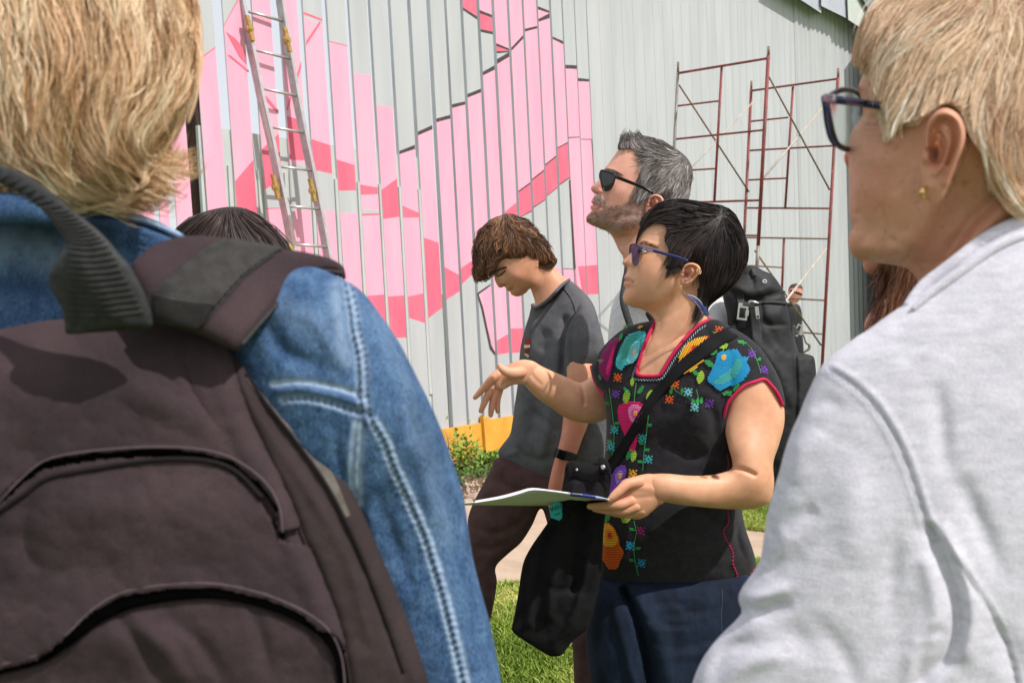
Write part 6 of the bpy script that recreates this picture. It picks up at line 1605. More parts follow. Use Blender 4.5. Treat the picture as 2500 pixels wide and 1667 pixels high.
Z6 = 1.25
hw = thing('person', 'half hidden person with wavy auburn hair behind the chin of the short haired blonde', 'person', (.6, 1.3, 0))
HW = [(2108, 560), (2106, 630), (2107, 650), (2114, 664), (2130, 671), (2150, 672), (2160, 690), (2156, 712), (2140, 730), (2125, 760), (2110, 800), (2130, 900), (2330, 900), (2340, 700), (2320, 560), (2260, 480), (2180, 470), (2130, 500)]
hws = Solid(HW, Z6, k=.6, cell=7, cap=110); V, T = hws.geo(6)
mesh('head', V, T, M['skin_m'], hw, True, None, {'red': np.full(len(V), .3), 'dark': np.full(len(V), .1)})
M['hair_auburn'] = hair_mat('auburn_hair', lin((56, 32, 24)), lin((168, 112, 80)), 0.4, 0.5, mid=lin((104, 62, 44)))
V, T, _ = shell(hws, [(2170, 460), (2176, 660), (2150, 700), (2150, 790), (2200, 900), (2360, 900), (2360, 460)], .008, 8); mesh('hair_cap', V, T, mat('auburn_hair_base', lin((70, 42, 32)), .7), hw)
hair('hair', hws, [[(2190, 560), (2175, 650), (2160, 720), (2140, 790)], [(2230, 560), (2225, 660), (2200, 740)], [(2180, 660), (2150, 720), (2120, 770)]], 1500, 150, M['hair_auburn'], hw, sig=30, width=.0011, seed=43, lift=(.008, .02), clump=.5, nclump=40, spread=.2, wave=.25, region=[(2160, 560), (2280, 560), (2290, 720), (2200, 740), (2165, 700)], keep=30)
BW = [(2060, 900), (2140, 800), (2300, 790), (2420, 900), (2440, 1400), (2420, 3300), (2080, 3300), (2060, 1400)]
bw = Solid(BW, Z6 + .02, k=.4, cell=24); V, T = bw.geo(22); mesh('clothes', V, T, M['tee_grey'], hw)

seam(headY, [(1214, 674), (1222, 672), (1230, 665), (1234, 660)], 1.2, M['cap_brown'], 'eyelashes', yo, off=.001, step=2)
seam(headY, [(1205, 668), (1214, 660), (1226, 655), (1236, 653)], 1.8, M['cap_brown'], 'eyebrow', yo, off=.0006, step=2)
# ================================================================== LEFT FOREGROUND: DENIM JACKET, BACKPACK
Z7 = 0.76
M['hair_blond'] = hair_mat('blond_hair', lin((158, 116, 76)), lin((255, 238, 204)), 0.45, 0.4, mid=lin((232, 188, 144)))
M['cap_blond'] = mat('blond_hair_base', lin((150, 114, 74)), .7, lin((104, 76, 48)), 30, 5, stretch=(1, 1, .15))
M['denim'] = mat('blue_denim', lin((84, 113, 147)), .9, lin((44, 70, 106)), 70, 9, mixlo=.3, mixhi=.72, bump=.7, bscale=700, weave=(1000, .5), spec=.15, attr='wear', acol=lin((176, 196, 216)), attr2='deep_blue', acol2=lin((34, 54, 92)), stretch=(1, 1, .55))  # second attribute deepens the blue on folds, seam dashes and collars
M['denim_thread'] = mat('denim_thread', lin((150, 170, 196)), .8)
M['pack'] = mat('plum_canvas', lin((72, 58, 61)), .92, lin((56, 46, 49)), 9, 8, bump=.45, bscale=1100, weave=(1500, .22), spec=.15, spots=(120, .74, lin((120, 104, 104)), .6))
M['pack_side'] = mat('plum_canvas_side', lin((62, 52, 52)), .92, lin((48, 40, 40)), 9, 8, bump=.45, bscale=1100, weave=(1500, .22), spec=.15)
M['lining'] = mat('black_lining', lin((6, 5, 6)), 1.0, spec=0.0)
M['webdark'] = mat('charcoal_webbing', lin((62, 60, 58)), .85, lin((50, 48, 47)), 90, 4, bump=.5, bscale=700, weave=(1500, .25), spec=.2)
lf = thing('person', 'blonde person seen from behind in a blue denim jacket, filling the left edge', 'person', (-.25, .85, 0))
HB = [(60, -330), (240, -300), (390, -180), (465, -20), (480, 90), (474, 190), (455, 268), (425, 330), (385, 380), (345, 415), (330, 430), (350, 440), (300, 480), (230, 500), (140, 520), (60, 520), (-120, 500), (-230, 360), (-280, 160), (-260, -60), (-160, -240)]
hb = Solid(HB, Z7, k=.62, cell=12, cap=300, feats=[('l', [(250, -100), (330, 100), (300, 300), (250, 420)], 28, 14), ('l', [(100, -60), (150, 150), (130, 380)], 26, 12), ('l', [(180, -60), (220, 160), (180, 400)], 18, -14), ('l', [(380, 0), (400, 150), (360, 320)], 20, -10)])
V, T = hb.geo(12); mesh('hair_cap', V, T, M['cap_blond'], lf)
GB = [[(60, -330), (40, 0), (60, 200), (60, 330), (100, 500)], [(100, -330), (180, 0), (190, 180), (170, 300), (230, 430), (360, 470)], [(150, -320), (300, -60), (330, 120), (270, 280), (250, 380), (340, 450), (450, 470)], [(200, -300), (400, -60), (440, 120), (400, 290), (320, 380), (330, 430), (430, 455), (515, 458)],
      [(0, -330), (-80, 0), (-60, 200), (-20, 350), (60, 440)], [(220, 400), (330, 455), (430, 490), (470, 500)], [(60, 440), (120, 480), (200, 490), (330, 500), (420, 520)], [(-60, 300), (-10, 420), (30, 520)]]
hair('hair', hb, GB, 15000, 420, M['hair_blond'], lf, sig=55, width=.0006, seed=53, lift=(.001, .020), flare=.014, clump=.86, nclump=170, spread=.12, segs=16, wave=.20, wfreq=.45, tvar=1.7, keep=16, region=[(60, -330), (240, -300), (390, -180), (465, -20), (478, 90), (470, 190), (440, 268), (330, 330), (100, 330), (-120, 330), (-260, 160), (-260, -60), (-160, -240)])
hair('hair_flip', hb, [[(300, 380), (330, 430), (400, 458), (470, 462), (525, 452)], [(200, 420), (300, 470), (400, 498), (470, 500), (520, 470)], [(100, 440), (220, 495), (330, 520), (430, 535)]], 2600, 230, M['hair_blond'], lf, sig=45, width=.0006, seed=54, lift=(.004, .022), flare=.006, clump=.5, nclump=60, spread=.07, wave=.08, wfreq=.4, tvar=1.6, segs=14, keep=130, straight=.9, region=[(120, 380), (330, 340), (400, 370), (360, 440), (250, 480), (120, 470)])
hair('hair_lock', hb, GB, 4200, 360, M['hair_blond'], lf, sig=55, width=.0007, seed=57, lift=(.012, .026), flare=.012, clump=.95, nclump=44, spread=.10, segs=16, wave=.34, wfreq=.4, tvar=2.4, keep=26, region=[(60, -330), (240, -300), (390, -180), (465, -20), (474, 90), (450, 190), (400, 250), (100, 300), (-120, 330), (-260, 160), (-160, -240)])
NK = [(20, 360), (90, 380), (100, 440), (80, 490), (-60, 490), (-80, 400)]
nk = Solid(NK, Z7 + .03, k=.8, cell=14, smooth=5); V, T = nk.geo(14); mesh('neck', V, T, M['skin_y'], lf)
# jacket back
JB = [(-620, 760), (-480, 640), (-200, 560), (0, 512), (100, 512), (170, 520), (235, 512), (300, 520), (350, 532), (410, 552), (480, 592), (600, 640), (740, 668), (830, 700), (880, 800), (860, 1100), (760, 1500), (720, 2000), (700, 2600), (-560, 2600), (-620, 1600)]
jb = Solid(JB, Z7 + .04, k=.26, cell=22, feats=[('l', [(-60, 690), (60, 700), (140, 680)], 30, -8), ('g', 60, 620, 90, 40, 0, 10), ('l', [(250, 560), (400, 600), (520, 660)], 26, 8)], rough=[(120, 8), (40, 2)])
def wear_attrs(sol, xy, lines, dark):
    w = np.zeros(len(xy)); d = np.zeros(len(xy))
    for L_, wd_, am in lines:
        q = maskl(xy, L_, wd_); w = np.maximum(w, q * am * np.clip(.35 + 1.3 * vnoise(xy[:, 0] / 9, xy[:, 1] / 9), 0, 1))
    for L_, wd_, am in dark:
        q = maskl(xy, L_, wd_); d = np.maximum(d, q * am)
    return {'wear': w, 'deep_blue': d}
V, T = jb.geo(14); mesh('jacket', V, T, M['denim'], lf, True, None, wear_attrs(jb, jb.xy, [([(-100, 600), (40, 600), (120, 620)], 50, .35)], [([(-60, 690), (60, 700), (140, 690)], 22, .4)]))
# sleeve
JS = [(560, 690), (660, 650), (760, 650), (838, 682), (872, 702), (902, 732), (930, 770), (957, 808), (980, 845), (998, 880), (1018, 920), (1038, 960), (1057, 1000), (1078, 1050), (1093, 1090), (1108, 1134), (1122, 1175), (1132, 1215), (1140, 1262), (1146, 1310), (1156, 1370), (1174, 1440), (1194, 1512), (1210, 1590), (1224, 1667), (1240, 1800), (1250, 2000), (1120, 2060), (980, 2000), (900, 1800), (800, 1500), (700, 1250), (600, 1050), (540, 880)]
s1 = [(852, 692), (866, 755), (872, 805), (885, 855), (890, 905), (892, 955), (898, 1014)]
s1b = [(838, 696), (850, 755), (856, 805), (868, 858), (873, 905), (875, 955), (880, 1005)]
s2 = [(905, 1028), (935, 1078), (957, 1140), (985, 1200), (1010, 1256), (1034, 1312), (1052, 1371), (1070, 1430), (1088, 1500), (1108, 1580), (1130, 1680)]
s2b = [(920, 1022), (950, 1072), (973, 1134), (1001, 1194), (1026, 1250), (1050, 1306), (1068, 1365), (1086, 1424), (1104, 1494), (1124, 1574), (1146, 1674)]
s3 = [(668, 936), (720, 930), (780, 937), (840, 950), (890, 968)]
s3b = [(690, 975), (740, 972), (790, 981), (850, 1000), (898, 1014)]
s4 = [(884, 1030), (880, 1080), (876, 1150), (880, 1230)]
s4b = [(868, 1030), (862, 1080), (858, 1150), (864, 1210)]
fj = [('l', s1, 7, -8), ('l', [(845, 694), (858, 755), (864, 805), (877, 856), (882, 905), (884, 955), (889, 1010)], 5, 5), ('l', s2, 5, -9), ('l', [(912, 1025), (943, 1075), (965, 1137), (993, 1197), (1018, 1253), (1042, 1309), (1060, 1368), (1078, 1427), (1096, 1497), (1116, 1577)], 5, 6), ('l', s2b, 4, -6), ('l', s1b, 5, -7), ('l', s3, 6, -8), ('l', s3b, 7, -12), ('l', [(680, 955), (730, 951), (785, 959), (845, 975), (893, 990)], 8, 7), ('l', s4, 5, -8), ('l', s4b, 5, -6),
      ('l', [(640, 780), (700, 860), (790, 900)], 22, -16, 1), ('l', [(700, 740), (780, 800), (840, 900)], 22, 9, 1), ('l', [(1000, 1050), (1040, 1180), (1090, 1320)], 18, 8, 1), ('l', [(960, 900), (1000, 1020), (1050, 1130)], 16, -7, 1), ('l', [(920, 1200), (960, 1320), (1010, 1450)], 18, -9, 1), ('l', [(820, 1040), (830, 1140), (870, 1240)], 14, -9, 1), ('l', [(930, 1130), (900, 1250), (930, 1380)], 14, 9, 1), ('l', [(1070, 1120), (1100, 1250), (1120, 1380)], 10, -4, 1)]
# puckers along the seams
for L_, e in ((s1, 16), (s2, 17), (s3b, 17), (s2b, 17)):
    q = resample(catmull(L_, 6), e)
    t = np.gradient(q, axis=0); t /= np.linalg.norm(t, axis=1)[:, None]
    for p, d in zip(q, t):
        fj.append(('g', p[0] - 7 * d[1], p[1] + 7 * d[0], 9, 4.5, math.atan2(d[0], -d[1]), 5.5 + rnd.uniform(-2, 3)))
js = Solid(JS, Z7 - .01, k=.72, cell=9, feats=fj, ctrl=[(600, 800, -.02), (1180, 1600, .03)], sig=260, rough=[(60, 4), (20, 1.6)])
V, T = js.geo(6.0)
xy = js.xy
wl = [(s1, 9, 1.0), (s1b, 5, .8), (s2, 9, .95), (s2b, 6, .8), (s3, 8, 1.0), (s3b, 9, 1.0), (s4, 8, .9), (s4b, 7, .9), ([(820, 700), (830, 800), (845, 880)], 18, .35), ([(1000, 1000), (1050, 1150), (1090, 1320)], 26, .12), ([(700, 760), (790, 800), (830, 860)], 40, .12), ([(920, 760), (960, 850), (1000, 950)], 26, .1)]
at = wear_attrs(js, xy, wl, [([(640, 780), (700, 860), (790, 900)], 18, .3), ([(889, 1015), (893, 1040)], 9, .8)])
# alternating faded and dark dashes of a laundered seam
for L_, e in ((s1, 16), (s2, 17), (s3b, 17), (s1b, 18)):
    q = resample(catmull(L_, 6), e)
    dk_ = np.zeros(len(xy))
    for p in q[::1]:
        dk_ = np.maximum(dk_, np.exp(-(((xy[:, 0] - p[0] - 5) / 5.5) ** 2 + ((xy[:, 1] - p[1]) / 5.5) ** 2)))
    at['deep_blue'] = np.maximum(at['deep_blue'], dk_ * .85); at['wear'] = at['wear'] * (1 - .8 * dk_)
mesh('sleeve', V, T, M['denim'], lf, True, None, at)
for L_ in (s1, s1b, s2, s2b, s3, s3b, s4, s4b):
    stitches(js, L_, 7.5, 5.2, 1.5, M['denim_thread'], 'stitching', lf, off=.0006)
# collar
CL = [(212, 520), (240, 505), (280, 508), (330, 520), (380, 538), (430, 562), (470, 590), (440, 590), (400, 574), (340, 552), (280, 536), (230, 534)]
cl = Solid(CL, Z7 - .02, k=1.0, cell=4); V, T = cl.geo(4); mesh('collar', V, T, M['denim'], lf, True, None, {'wear': maskl(cl.xy, [(240, 512), (300, 517), (370, 540), (440, 568)], 6) * .8, 'deep_blue': maskl(cl.xy, [(220, 530), (300, 538), (400, 568)], 7) * .9})
CL2 = [(-200, 480), (-60, 470), (60, 474), (118, 500), (158, 530), (120, 552), (60, 550), (-80, 555), (-200, 560)]
cl2 = Solid(CL2, Z7 - .06, k=.9, cell=6); V, T = cl2.geo(6); mesh('collar', V, T, M['denim'], lf, True, None, {'wear': np.zeros(len(V)), 'deep_blue': np.full(len(V), .35)})
LG = [(-500, 2300), (-200, 2200), (300, 2200), (640, 2300), (620, 3600), (560, 5050), (260, 5050), (160, 3600), (100, 3000), (20, 3600), (-60, 5050), (-380, 5050), (-480, 3600)]
lg = Solid(LG, Z7 + .07, k=.4, cell=40); V, T = lg.geo(40); mesh('trousers', V, T, M['jeans'], lf)

# backpack ----------------------------------------------------------
bk = thing('backpack', 'faded plum backpack with two curved zip pockets worn over the denim jacket', 'backpack', (-.18, .64, .9))
Z8 = 0.665
BK = [(-420, 900), (-150, 842), (0, 826), (90, 808), (160, 800), (240, 790), (310, 784), (375, 783), (430, 798), (482, 814), (530, 832), (570, 862), (605, 905), (640, 946), (680, 982), (723, 1020), (768, 1066), (808, 1116), (848, 1180), (882, 1244), (910, 1305), (937, 1371), (968, 1445), (999, 1520), (1024, 1595), (1047, 1667), (1080, 1800), (1060, 2100), (900, 2400), (-300, 2400), (-450, 2000)]
edge = [(545, 842), (562, 900), (578, 960), (605, 1030), (640, 1105), (672, 1165), (700, 1225), (726, 1290), (752, 1350), (782, 1420), (806, 1480), (830, 1560), (852, 1680), (870, 1800)]
a1 = [(-60, 1280), (0, 1222), (50, 1170), (115, 1122), (230, 1100), (383, 1091), (498, 1098), (574, 1122), (643, 1172), (681, 1234), (690, 1300)]
a2 = [(-40, 1632), (0, 1622), (96, 1595), (161, 1549), (230, 1484), (306, 1444), (421, 1426), (536, 1426), (651, 1452), (746, 1494), (804, 1540), (834, 1605), (844, 1700)]
fk = [('l', edge, 14, -16), ('l', [(e_[0] - 26, e_[1] + 4) for e_ in edge], 22, 9), ('g', 250, 1240, 330, 90, 0, 22), ('g', 350, 1560, 360, 90, 0, 26), ('g', 250, 950, 330, 100, 0, 16), ('l', [(450, 830), (470, 950), (540, 1060)], 14, -7, 1), ('l', [(290, 930), (420, 1000), (560, 1080)], 30, 8, 1), ('l', [(90, 1200), (70, 1290), (100, 1400)], 24, -10, 1), ('l', [(240, 1250), (210, 1340), (160, 1420)], 26, -9, 1), ('l', [(270, 1480), (330, 1560), (400, 1680)], 22, -12, 1), ('l', [(400, 1490), (480, 1560), (560, 1670)], 24, -12, 1), ('l', [(610, 1480), (640, 1560), (660, 1660)], 18, -12, 1), ('l', [(300, 1500), (390, 1570), (470, 1680)], 22, 10, 1),
      ('l', [(600, 930), (640, 1000), (760, 1160), (860, 1330), (940, 1520), (1000, 1680)], 10, -7), ('l', [(590, 900), (625, 1000), (740, 1180), (850, 1370), (900, 1560)], 12, 5)]
bkS = Solid(BK, Z8 + .04, k=.30, cell=14, cap=230, feats=fk, rough=[(90, 7), (34, 2.4)])
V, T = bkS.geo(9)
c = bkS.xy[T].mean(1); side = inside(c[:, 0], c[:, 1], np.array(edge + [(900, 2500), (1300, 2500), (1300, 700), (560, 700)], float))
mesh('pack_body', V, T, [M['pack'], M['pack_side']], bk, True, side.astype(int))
# flaps overlapping each other downward
big = [(-460, 700), (600, 700)]
def below(P, y1): return [(P[0][0], y1)] + P + [(P[-1][0], y1)]
up1 = [(-700, 600), (560, 600), (548, 850)] + [e_ for e_ in edge[1:] if e_[1] < 1300] + [(686, 1296), (676, 1238), (640, 1178), (574, 1129), (498, 1104), (383, 1097), (230, 1106), (118, 1128), (54, 1175), (0, 1228), (-700, 1700)]
V, T, xy = shell(bkS, up1, .007, 7, False, False, thick=.006, smooth_poly=False); mesh('top_panel', V, T, M['pack'], bk)
mid_ = [(-700, 1700), (0, 1240), (60, 1190), (118, 1150), (230, 1128), (383, 1118), (498, 1126), (560, 1150), (620, 1200), (664, 1262), (684, 1310)] + [e_ for e_ in edge if 1330 < e_[1] < 1640] + [(838, 1600), (806, 1547), (746, 1502), (651, 1460), (536, 1434), (421, 1434), (306, 1452), (232, 1492), (164, 1557), (98, 1603), (0, 1630), (-700, 1800)]
V, T, xy = shell(bkS, mid_, .0064, 7, False, False, thick=.005, smooth_poly=False); mesh('front_pocket', V, T, M['pack'], bk)
low_ = [(-700, 1900), (0, 1648), (100, 1622), (170, 1580), (240, 1520), (310, 1482), (421, 1462), (536, 1460), (640, 1484), (726, 1524), (790, 1570), (820, 1640), (840, 1760), (840, 2500), (-700, 2500)]
V, T, xy = shell(bkS, low_, .001, 9, False, False, thick=.003, smooth_poly=False); mesh('lower_pocket', V, T, M['pack'], bk)
band(bkS, [(p[0], p[1] + 14) for p in a1], [56, 52, 44, 36, 28, 20, 16, 18, 20, 20, 10], M['lining'], 'zip_opening', bk, off=.0045, step=8)
band(bkS, [(p[0], p[1] + 18) for p in a2], [8, 8, 16, 34, 56, 50, 40, 34, 30, 30, 28, 26, 20], M['lining'], 'zip_opening', bk, off=.0045, step=8)
M['piping'] = mat('plum_piping', lin((90, 76, 80)), .85, weave=(1400, .2))
seam(bkS, a1, 2.4, M['piping'], 'piping', bk, off=.009, step=6, n=8); seam(bkS, a2, 2.4, M['piping'], 'piping', bk, off=.006, step=6, n=8)
M['zipc'] = mat('zipper_coil', lin((34, 30, 30)), .9, spec=.1, bump=.6, bscale=300)
seam(bkS, [(-20, 1262), (60, 1206), (120, 1166), (230, 1144), (383, 1122), (498, 1124), (575, 1150), (640, 1215)], 6, M['zipc'], 'zipper', bk, off=.0074, step=8)
seam(bkS, [(edge[i][0] + 5, edge[i][1]) for i in range(len(edge))], 3.2, M['pack_side'], 'edge_piping', bk, off=.001, step=8)
seam(bkS, [(600, 912), (650, 985), (720, 1075), (800, 1190), (870, 1330), (930, 1480), (985, 1640)], 5.0, M['zipc'], 'side_zipper', bk, off=.001, step=8)
M['side_mesh'] = mat('worn_grey_trim', lin((104, 98, 90)), .9, lin((80, 74, 68)), 60, 5, weave=(1400, .2))
band(bkS, [(606, 918), (660, 985), (730, 1060), (800, 1160), (850, 1260)], [14, 28, 34, 26, 12], M['side_mesh'], 'worn_trim', bk, off=.001, step=8)
# shoulder pad
PD = [(322, 646), (345, 622), (366, 604), (392, 592), (421, 582), (450, 577), (478, 575), (512, 577), (545, 582), (610, 594), (670, 605), (730, 613), (770, 621), (803, 630), (826, 641), (840, 655), (844, 682), (824, 674), (797, 672), (770, 680), (746, 691), (708, 720), (670, 762), (640, 795), (608, 830), (580, 856), (540, 842), (480, 816), (420, 800), (370, 790), (350, 740), (330, 690)]
pd = Solid(PD, Z8 + .03, k=.62, cell=6, cap=60, ctrl=[(480, 830, -.045), (360, 760, -.035), (840, 660, .045), (500, 600, .02)], sig=130, feats=[('l', [(822, 662), (790, 660), (746, 678), (700, 708), (650, 765), (600, 830)], 5, -6), ('l', [(500, 600), (430, 660), (400, 760)], 20, 3)], rough=[(60, 2)])
V, T = pd.geo(5.5); mesh('shoulder_strap', V, T, M['pack'], bk)
seam(pd, [(838, 668), (797, 662), (760, 672), (720, 698), (676, 744), (630, 795), (590, 842)], 5, M['web'], 'piping', bk, off=.001, step=6)
WB = [(543, 587), (600, 594), (650, 603), (688, 611), (668, 620), (650, 630), (620, 652), (593, 673), (564, 704), (536, 738), (508, 770), (483, 802), (425, 790), (367, 779), (362, 755), (363, 730), (386, 704), (413, 680), (446, 652), (478, 626), (510, 604)]
V, T, xy = shell(pd, WB, .0025, 4.5, False, False, thick=.003, smooth_poly=False); mesh('webbing', V, T, M['webdark'], bk)
for i in range(9):
    t = i / 8.0
    y0, y1 = 712 + 62 * t, 745 + 52 * t
    seam(pd, [(372 + 4 * t, y0 + 8), (430, (y0 + y1) / 2 + 6), (525 - 38 * t, y1)], 2.3, M['webdark'], 'rib', bk, off=.0035, step=10)
seam(pd, [(668, 621), (640, 640), (600, 672), (560, 716), (510, 775), (486, 802)], 2.2, M['web'], 'edge_stitching', bk, off=.002, step=8)
stitches(bkS, [(470, 806), (500, 822), (530, 836), (556, 852)], 11, 6, 1.8, M['webdark'], 'stitching', bk, off=.0105)
# grab handle
HN = [(-160, 360), (-60, 384), (0, 404), (45, 418), (100, 452), (138, 480), (172, 510), (215, 542), (250, 572), (285, 612), (318, 650), (336, 680), (352, 712), (364, 744), (372, 778), (366, 800), (310, 806), (230, 812), (165, 815), (158, 790), (150, 752), (134, 724), (122, 700), (118, 676), (124, 652), (140, 628), (156, 604), (158, 590), (146, 568), (126, 540), (96, 506), (60, 478), (0, 448), (-60, 430), (-160, 420)]
hn = Solid(HN, Z8 - .03, k=.42, cell=6, cap=45, ctrl=[(0, 420, .02), (260, 790, .01), (200, 600, -.01)], sig=120, feats=[('l', [(160, 600), (230, 690), (300, 790)], 26, 8), ('l', [(140, 690), (180, 740), (190, 800)], 22, -8)])
V, T = hn.geo(5); mesh('grab_handle', V, T, M['web'], bk)
for i in range(30):
    t = i / 29.0
    cxl = np.array([np.interp(t, [0, .3, .6, 1], [-60, 96, 158, 150]), np.interp(t, [0, .3, .6, 1], [432, 508, 594, 770])]); cxr = np.array([np.interp(t, [0, .3, .6, 1], [-20, 172, 268, 366]), np.interp(t, [0, .3, .6, 1], [398, 512, 592, 760])])
    a_, b_ = cxl * .93 + cxr * .07, cxl * .07 + cxr * .93
    seam(hn, [tuple(a_), tuple((a_ + b_) / 2 + np.array([0, 6])), tuple(b_)], 2.6, M['webdark'], 'rib', bk, off=.0006, step=12)

# ================================================================== RIGHT FOREGROUND: SHORT HAIRED WOMAN
Z9 = 0.80
M['skin_o'] = skin('skin_weathered', lin((222, 168, 140)), lin((200, 142, 114)), lin((206, 110, 92)), freck=(190, .60, lin((160, 100, 74)), .35))
M['hair_fair'] = hair_mat('ash_blond_hair', lin((206, 162, 130)), lin((255, 246, 230)), 0.45, 0.4, mid=lin((246, 217, 182)))
M['cap_fair'] = mat('ash_blond_base', lin((176, 150, 124)), .7, lin((138, 114, 92)), 30, 5, stretch=(1, 1, .2))
M['hoodie'] = mat('heather_sweatshirt', lin((216, 213, 223)), .95, lin((192, 189, 199)), 110, 7, mixlo=.36, mixhi=.7, stretch=(.4, .4, 1.3, .35), bump=.5, bscale=900, weave=(900, .10), spec=.15, sheen=.2)
rf = thing('person', 'older woman with short ash blonde hair, glasses and pale grey sweatshirt, seen from behind at right', 'person', (.45, .85, 0))
rf['label'] = 'older woman with short ash blonde hair and pale grey sweatshirt, turned away on the right'
HR_ = [(2160, -10), (2120, 28), (2098, 80), (2090, 134), (2098, 158), (2108, 172), (2103, 192), (2096, 212), (2101, 238), (2104, 262), (2104, 284), (2092, 303), (2080, 320), (2075, 336), (2073, 364), (2072, 410), (2074, 456), (2073, 494), (2076, 533), (2081, 552), (2074, 572), (2071, 592), (2075, 610), (2086, 626), (2106, 637), (2142, 642), (2182, 647), (2214, 655), (2234, 674), (2246, 705), (2250, 780), (2330, 860), (2480, 800), (2620, 700), (2700, 600), (2780, 440), (2800, 240), (2760, 40), (2660, -120), (2500, -190), (2320, -160), (2220, -80)]
fr_ = [('g', 2140, 470, 60, 70, 0, 10), ('g', 2130, 380, 50, 30, 0, 12), ('g', 2128, 292, 26, 14, 0, -10), ('g', 2122, 230, 24, 16, 0, 4), ('s', [(2090, 630), (2140, 646), (2190, 648), (2236, 618), (2270, 566), (2300, 500)], 120, 50, 16), ('l', [(2120, 615), (2180, 618), (2240, 580), (2262, 520)], 26, 12),
       ('l', [(2500, 480), (2400, 560), (2300, 680)], 22, 16), ('l', [(2440, 470), (2360, 560), (2290, 660)], 16, -12), ('l', [(2098, 520), (2120, 560), (2110, 590)], 8, -4), ('l', [(2108, 300), (2130, 306), (2150, 300)], 3, -3), ('l', [(2104, 318), (2128, 322), (2146, 314)], 3, -2.5), ('l', [(2160, 640), (2200, 636), (2230, 600)], 5, -5), ('g', 2180, 585, 14, 8, .8, -4),
       ('g', 2115, 600, 26, 26, 0, 8), ('l', [(2112, 272), (2134, 268), (2156, 276)], 2.5, -2), ('l', [(2106, 330), (2126, 336), (2140, 332)], 2.5, -2), ('l', [(2088, 430), (2100, 470), (2098, 520)], 5, -4), ('l', [(2150, 500), (2162, 560), (2150, 610)], 5, -3), ('l', [(2230, 640), (2300, 640), (2380, 590)], 5, -4, 1), ('l', [(2250, 690), (2320, 668), (2400, 600)], 5, -4, 1), ('l', [(2236, 420), (2232, 470), (2240, 520)], 4, -3), ('g', 2226, 380, 16, 50, 0, -5)]
hR = Solid(HR_, Z9 + .02, k=.62, cell=9, cap=270, feats=fr_, rough=[(14, .8), (40, 1.8)])
V, T = drop(hR, 6, [(2100, 740), (2226, 745), (2262, 712), (2300, 690), (2345, 655), (2400, 612), (2460, 580), (2560, 560), (3000, 560), (3000, 1200), (2100, 1200)])
xy = hR.xy
red = np.exp(-((xy[:, 0] - 2130) / 60) ** 2 - ((xy[:, 1] - 460) / 80) ** 2) * .22 + np.exp(-((xy[:, 0] - 2100) / 30) ** 2 - ((xy[:, 1] - 600) / 30) ** 2) * .2
mesh('head', V, T, M['skin_o'], rf, True, None, {'red': red, 'dark': maskl(xy, [(2104, 300), (2128, 306), (2150, 300)], 2.5) * .35 + maskl(xy, [(2163, 640), (2200, 638), (2226, 610)], 4) * .2})
ns = Solid([(2090, 330), (2078, 350), (2068, 364), (2061, 380), (2061, 390), (2067, 404), (2078, 414), (2100, 410), (2110, 370)], Z9 + .075, k=.8, cell=2.5); V, T = ns.geo(3)
mesh('nose', V, T, M['skin_o'], rf, True, None, {'red': np.full(len(V), .45), 'dark': np.zeros(len(V))})
eR = ear(2247, 264, 111, 234, float(hR.front(np.array([2290.]), np.array([380.]))[0]) - .020, rf, M['skin_o'], tilt=.010, step=2.6)
V, Fc = mesh_join([ptube([(2255, 456, .70), (2250, 466, .695), (2251, 476, .692), (2257, 482, .695)], [3.5, 6, 6.5, 5], 4, 8), ptube([(2252, 462, .690), (2256, 472, .688)], [6, 5], 2, 8)])
zz_ = float(eR.front(np.array([2262.]), np.array([470.]))[0])
ge = thing('gold_earring', 'small gold hoop earring in the lobe of the short haired older woman', 'earring', tuple(W(2256, 470, zz_)))
V, Fc = mesh_join([ptube([(2262, 456, zz_ - .001), (2253, 462, zz_ - .004), (2251, 474, zz_ - .004), (2259, 484, zz_ - .001)], [3, 6, 7, 4], 5, 10)])
mesh('hoop', V, Fc, M['gold'], ge)
HRR = [(2130, -300), (2060, 100), (2084, 150), (2100, 164), (2118, 180), (2132, 225), (2150, 262), (2163, 288), (2164, 350), (2182, 312), (2205, 300), (2240, 296), (2262, 278), (2290, 262), (2325, 262), (2350, 285), (2366, 330), (2392, 372), (2404, 420), (2412, 462), (2450, 508), (2510, 526), (2600, 540), (2700, 640), (2900, 500), (2900, -300)]
V, T, _ = shell(hR, HRR, .002, 8); mesh('hair_cap', V, T, M['cap_fair'], rf)
wr = (2470, -120)
GR = [[wr, (2300, -60), (2200, 20), (2140, 110), (2110, 170)], [wr, (2330, 0), (2240, 90), (2180, 180), (2160, 280)], [wr, (2380, 40), (2300, 130), (2240, 220), (2200, 300)], [wr, (2430, 80), (2380, 170), (2340, 260)], [wr, (2470, 100), (2440, 240), (2420, 350), (2440, 480), (2500, 520)], [wr, (2540, 100), (2520, 300), (2500, 440), (2530, 520)], [(2380, 280), (2400, 380), (2425, 460), (2480, 510), (2560, 530)], [wr, (2640, 100), (2680, 300), (2640, 460)]]
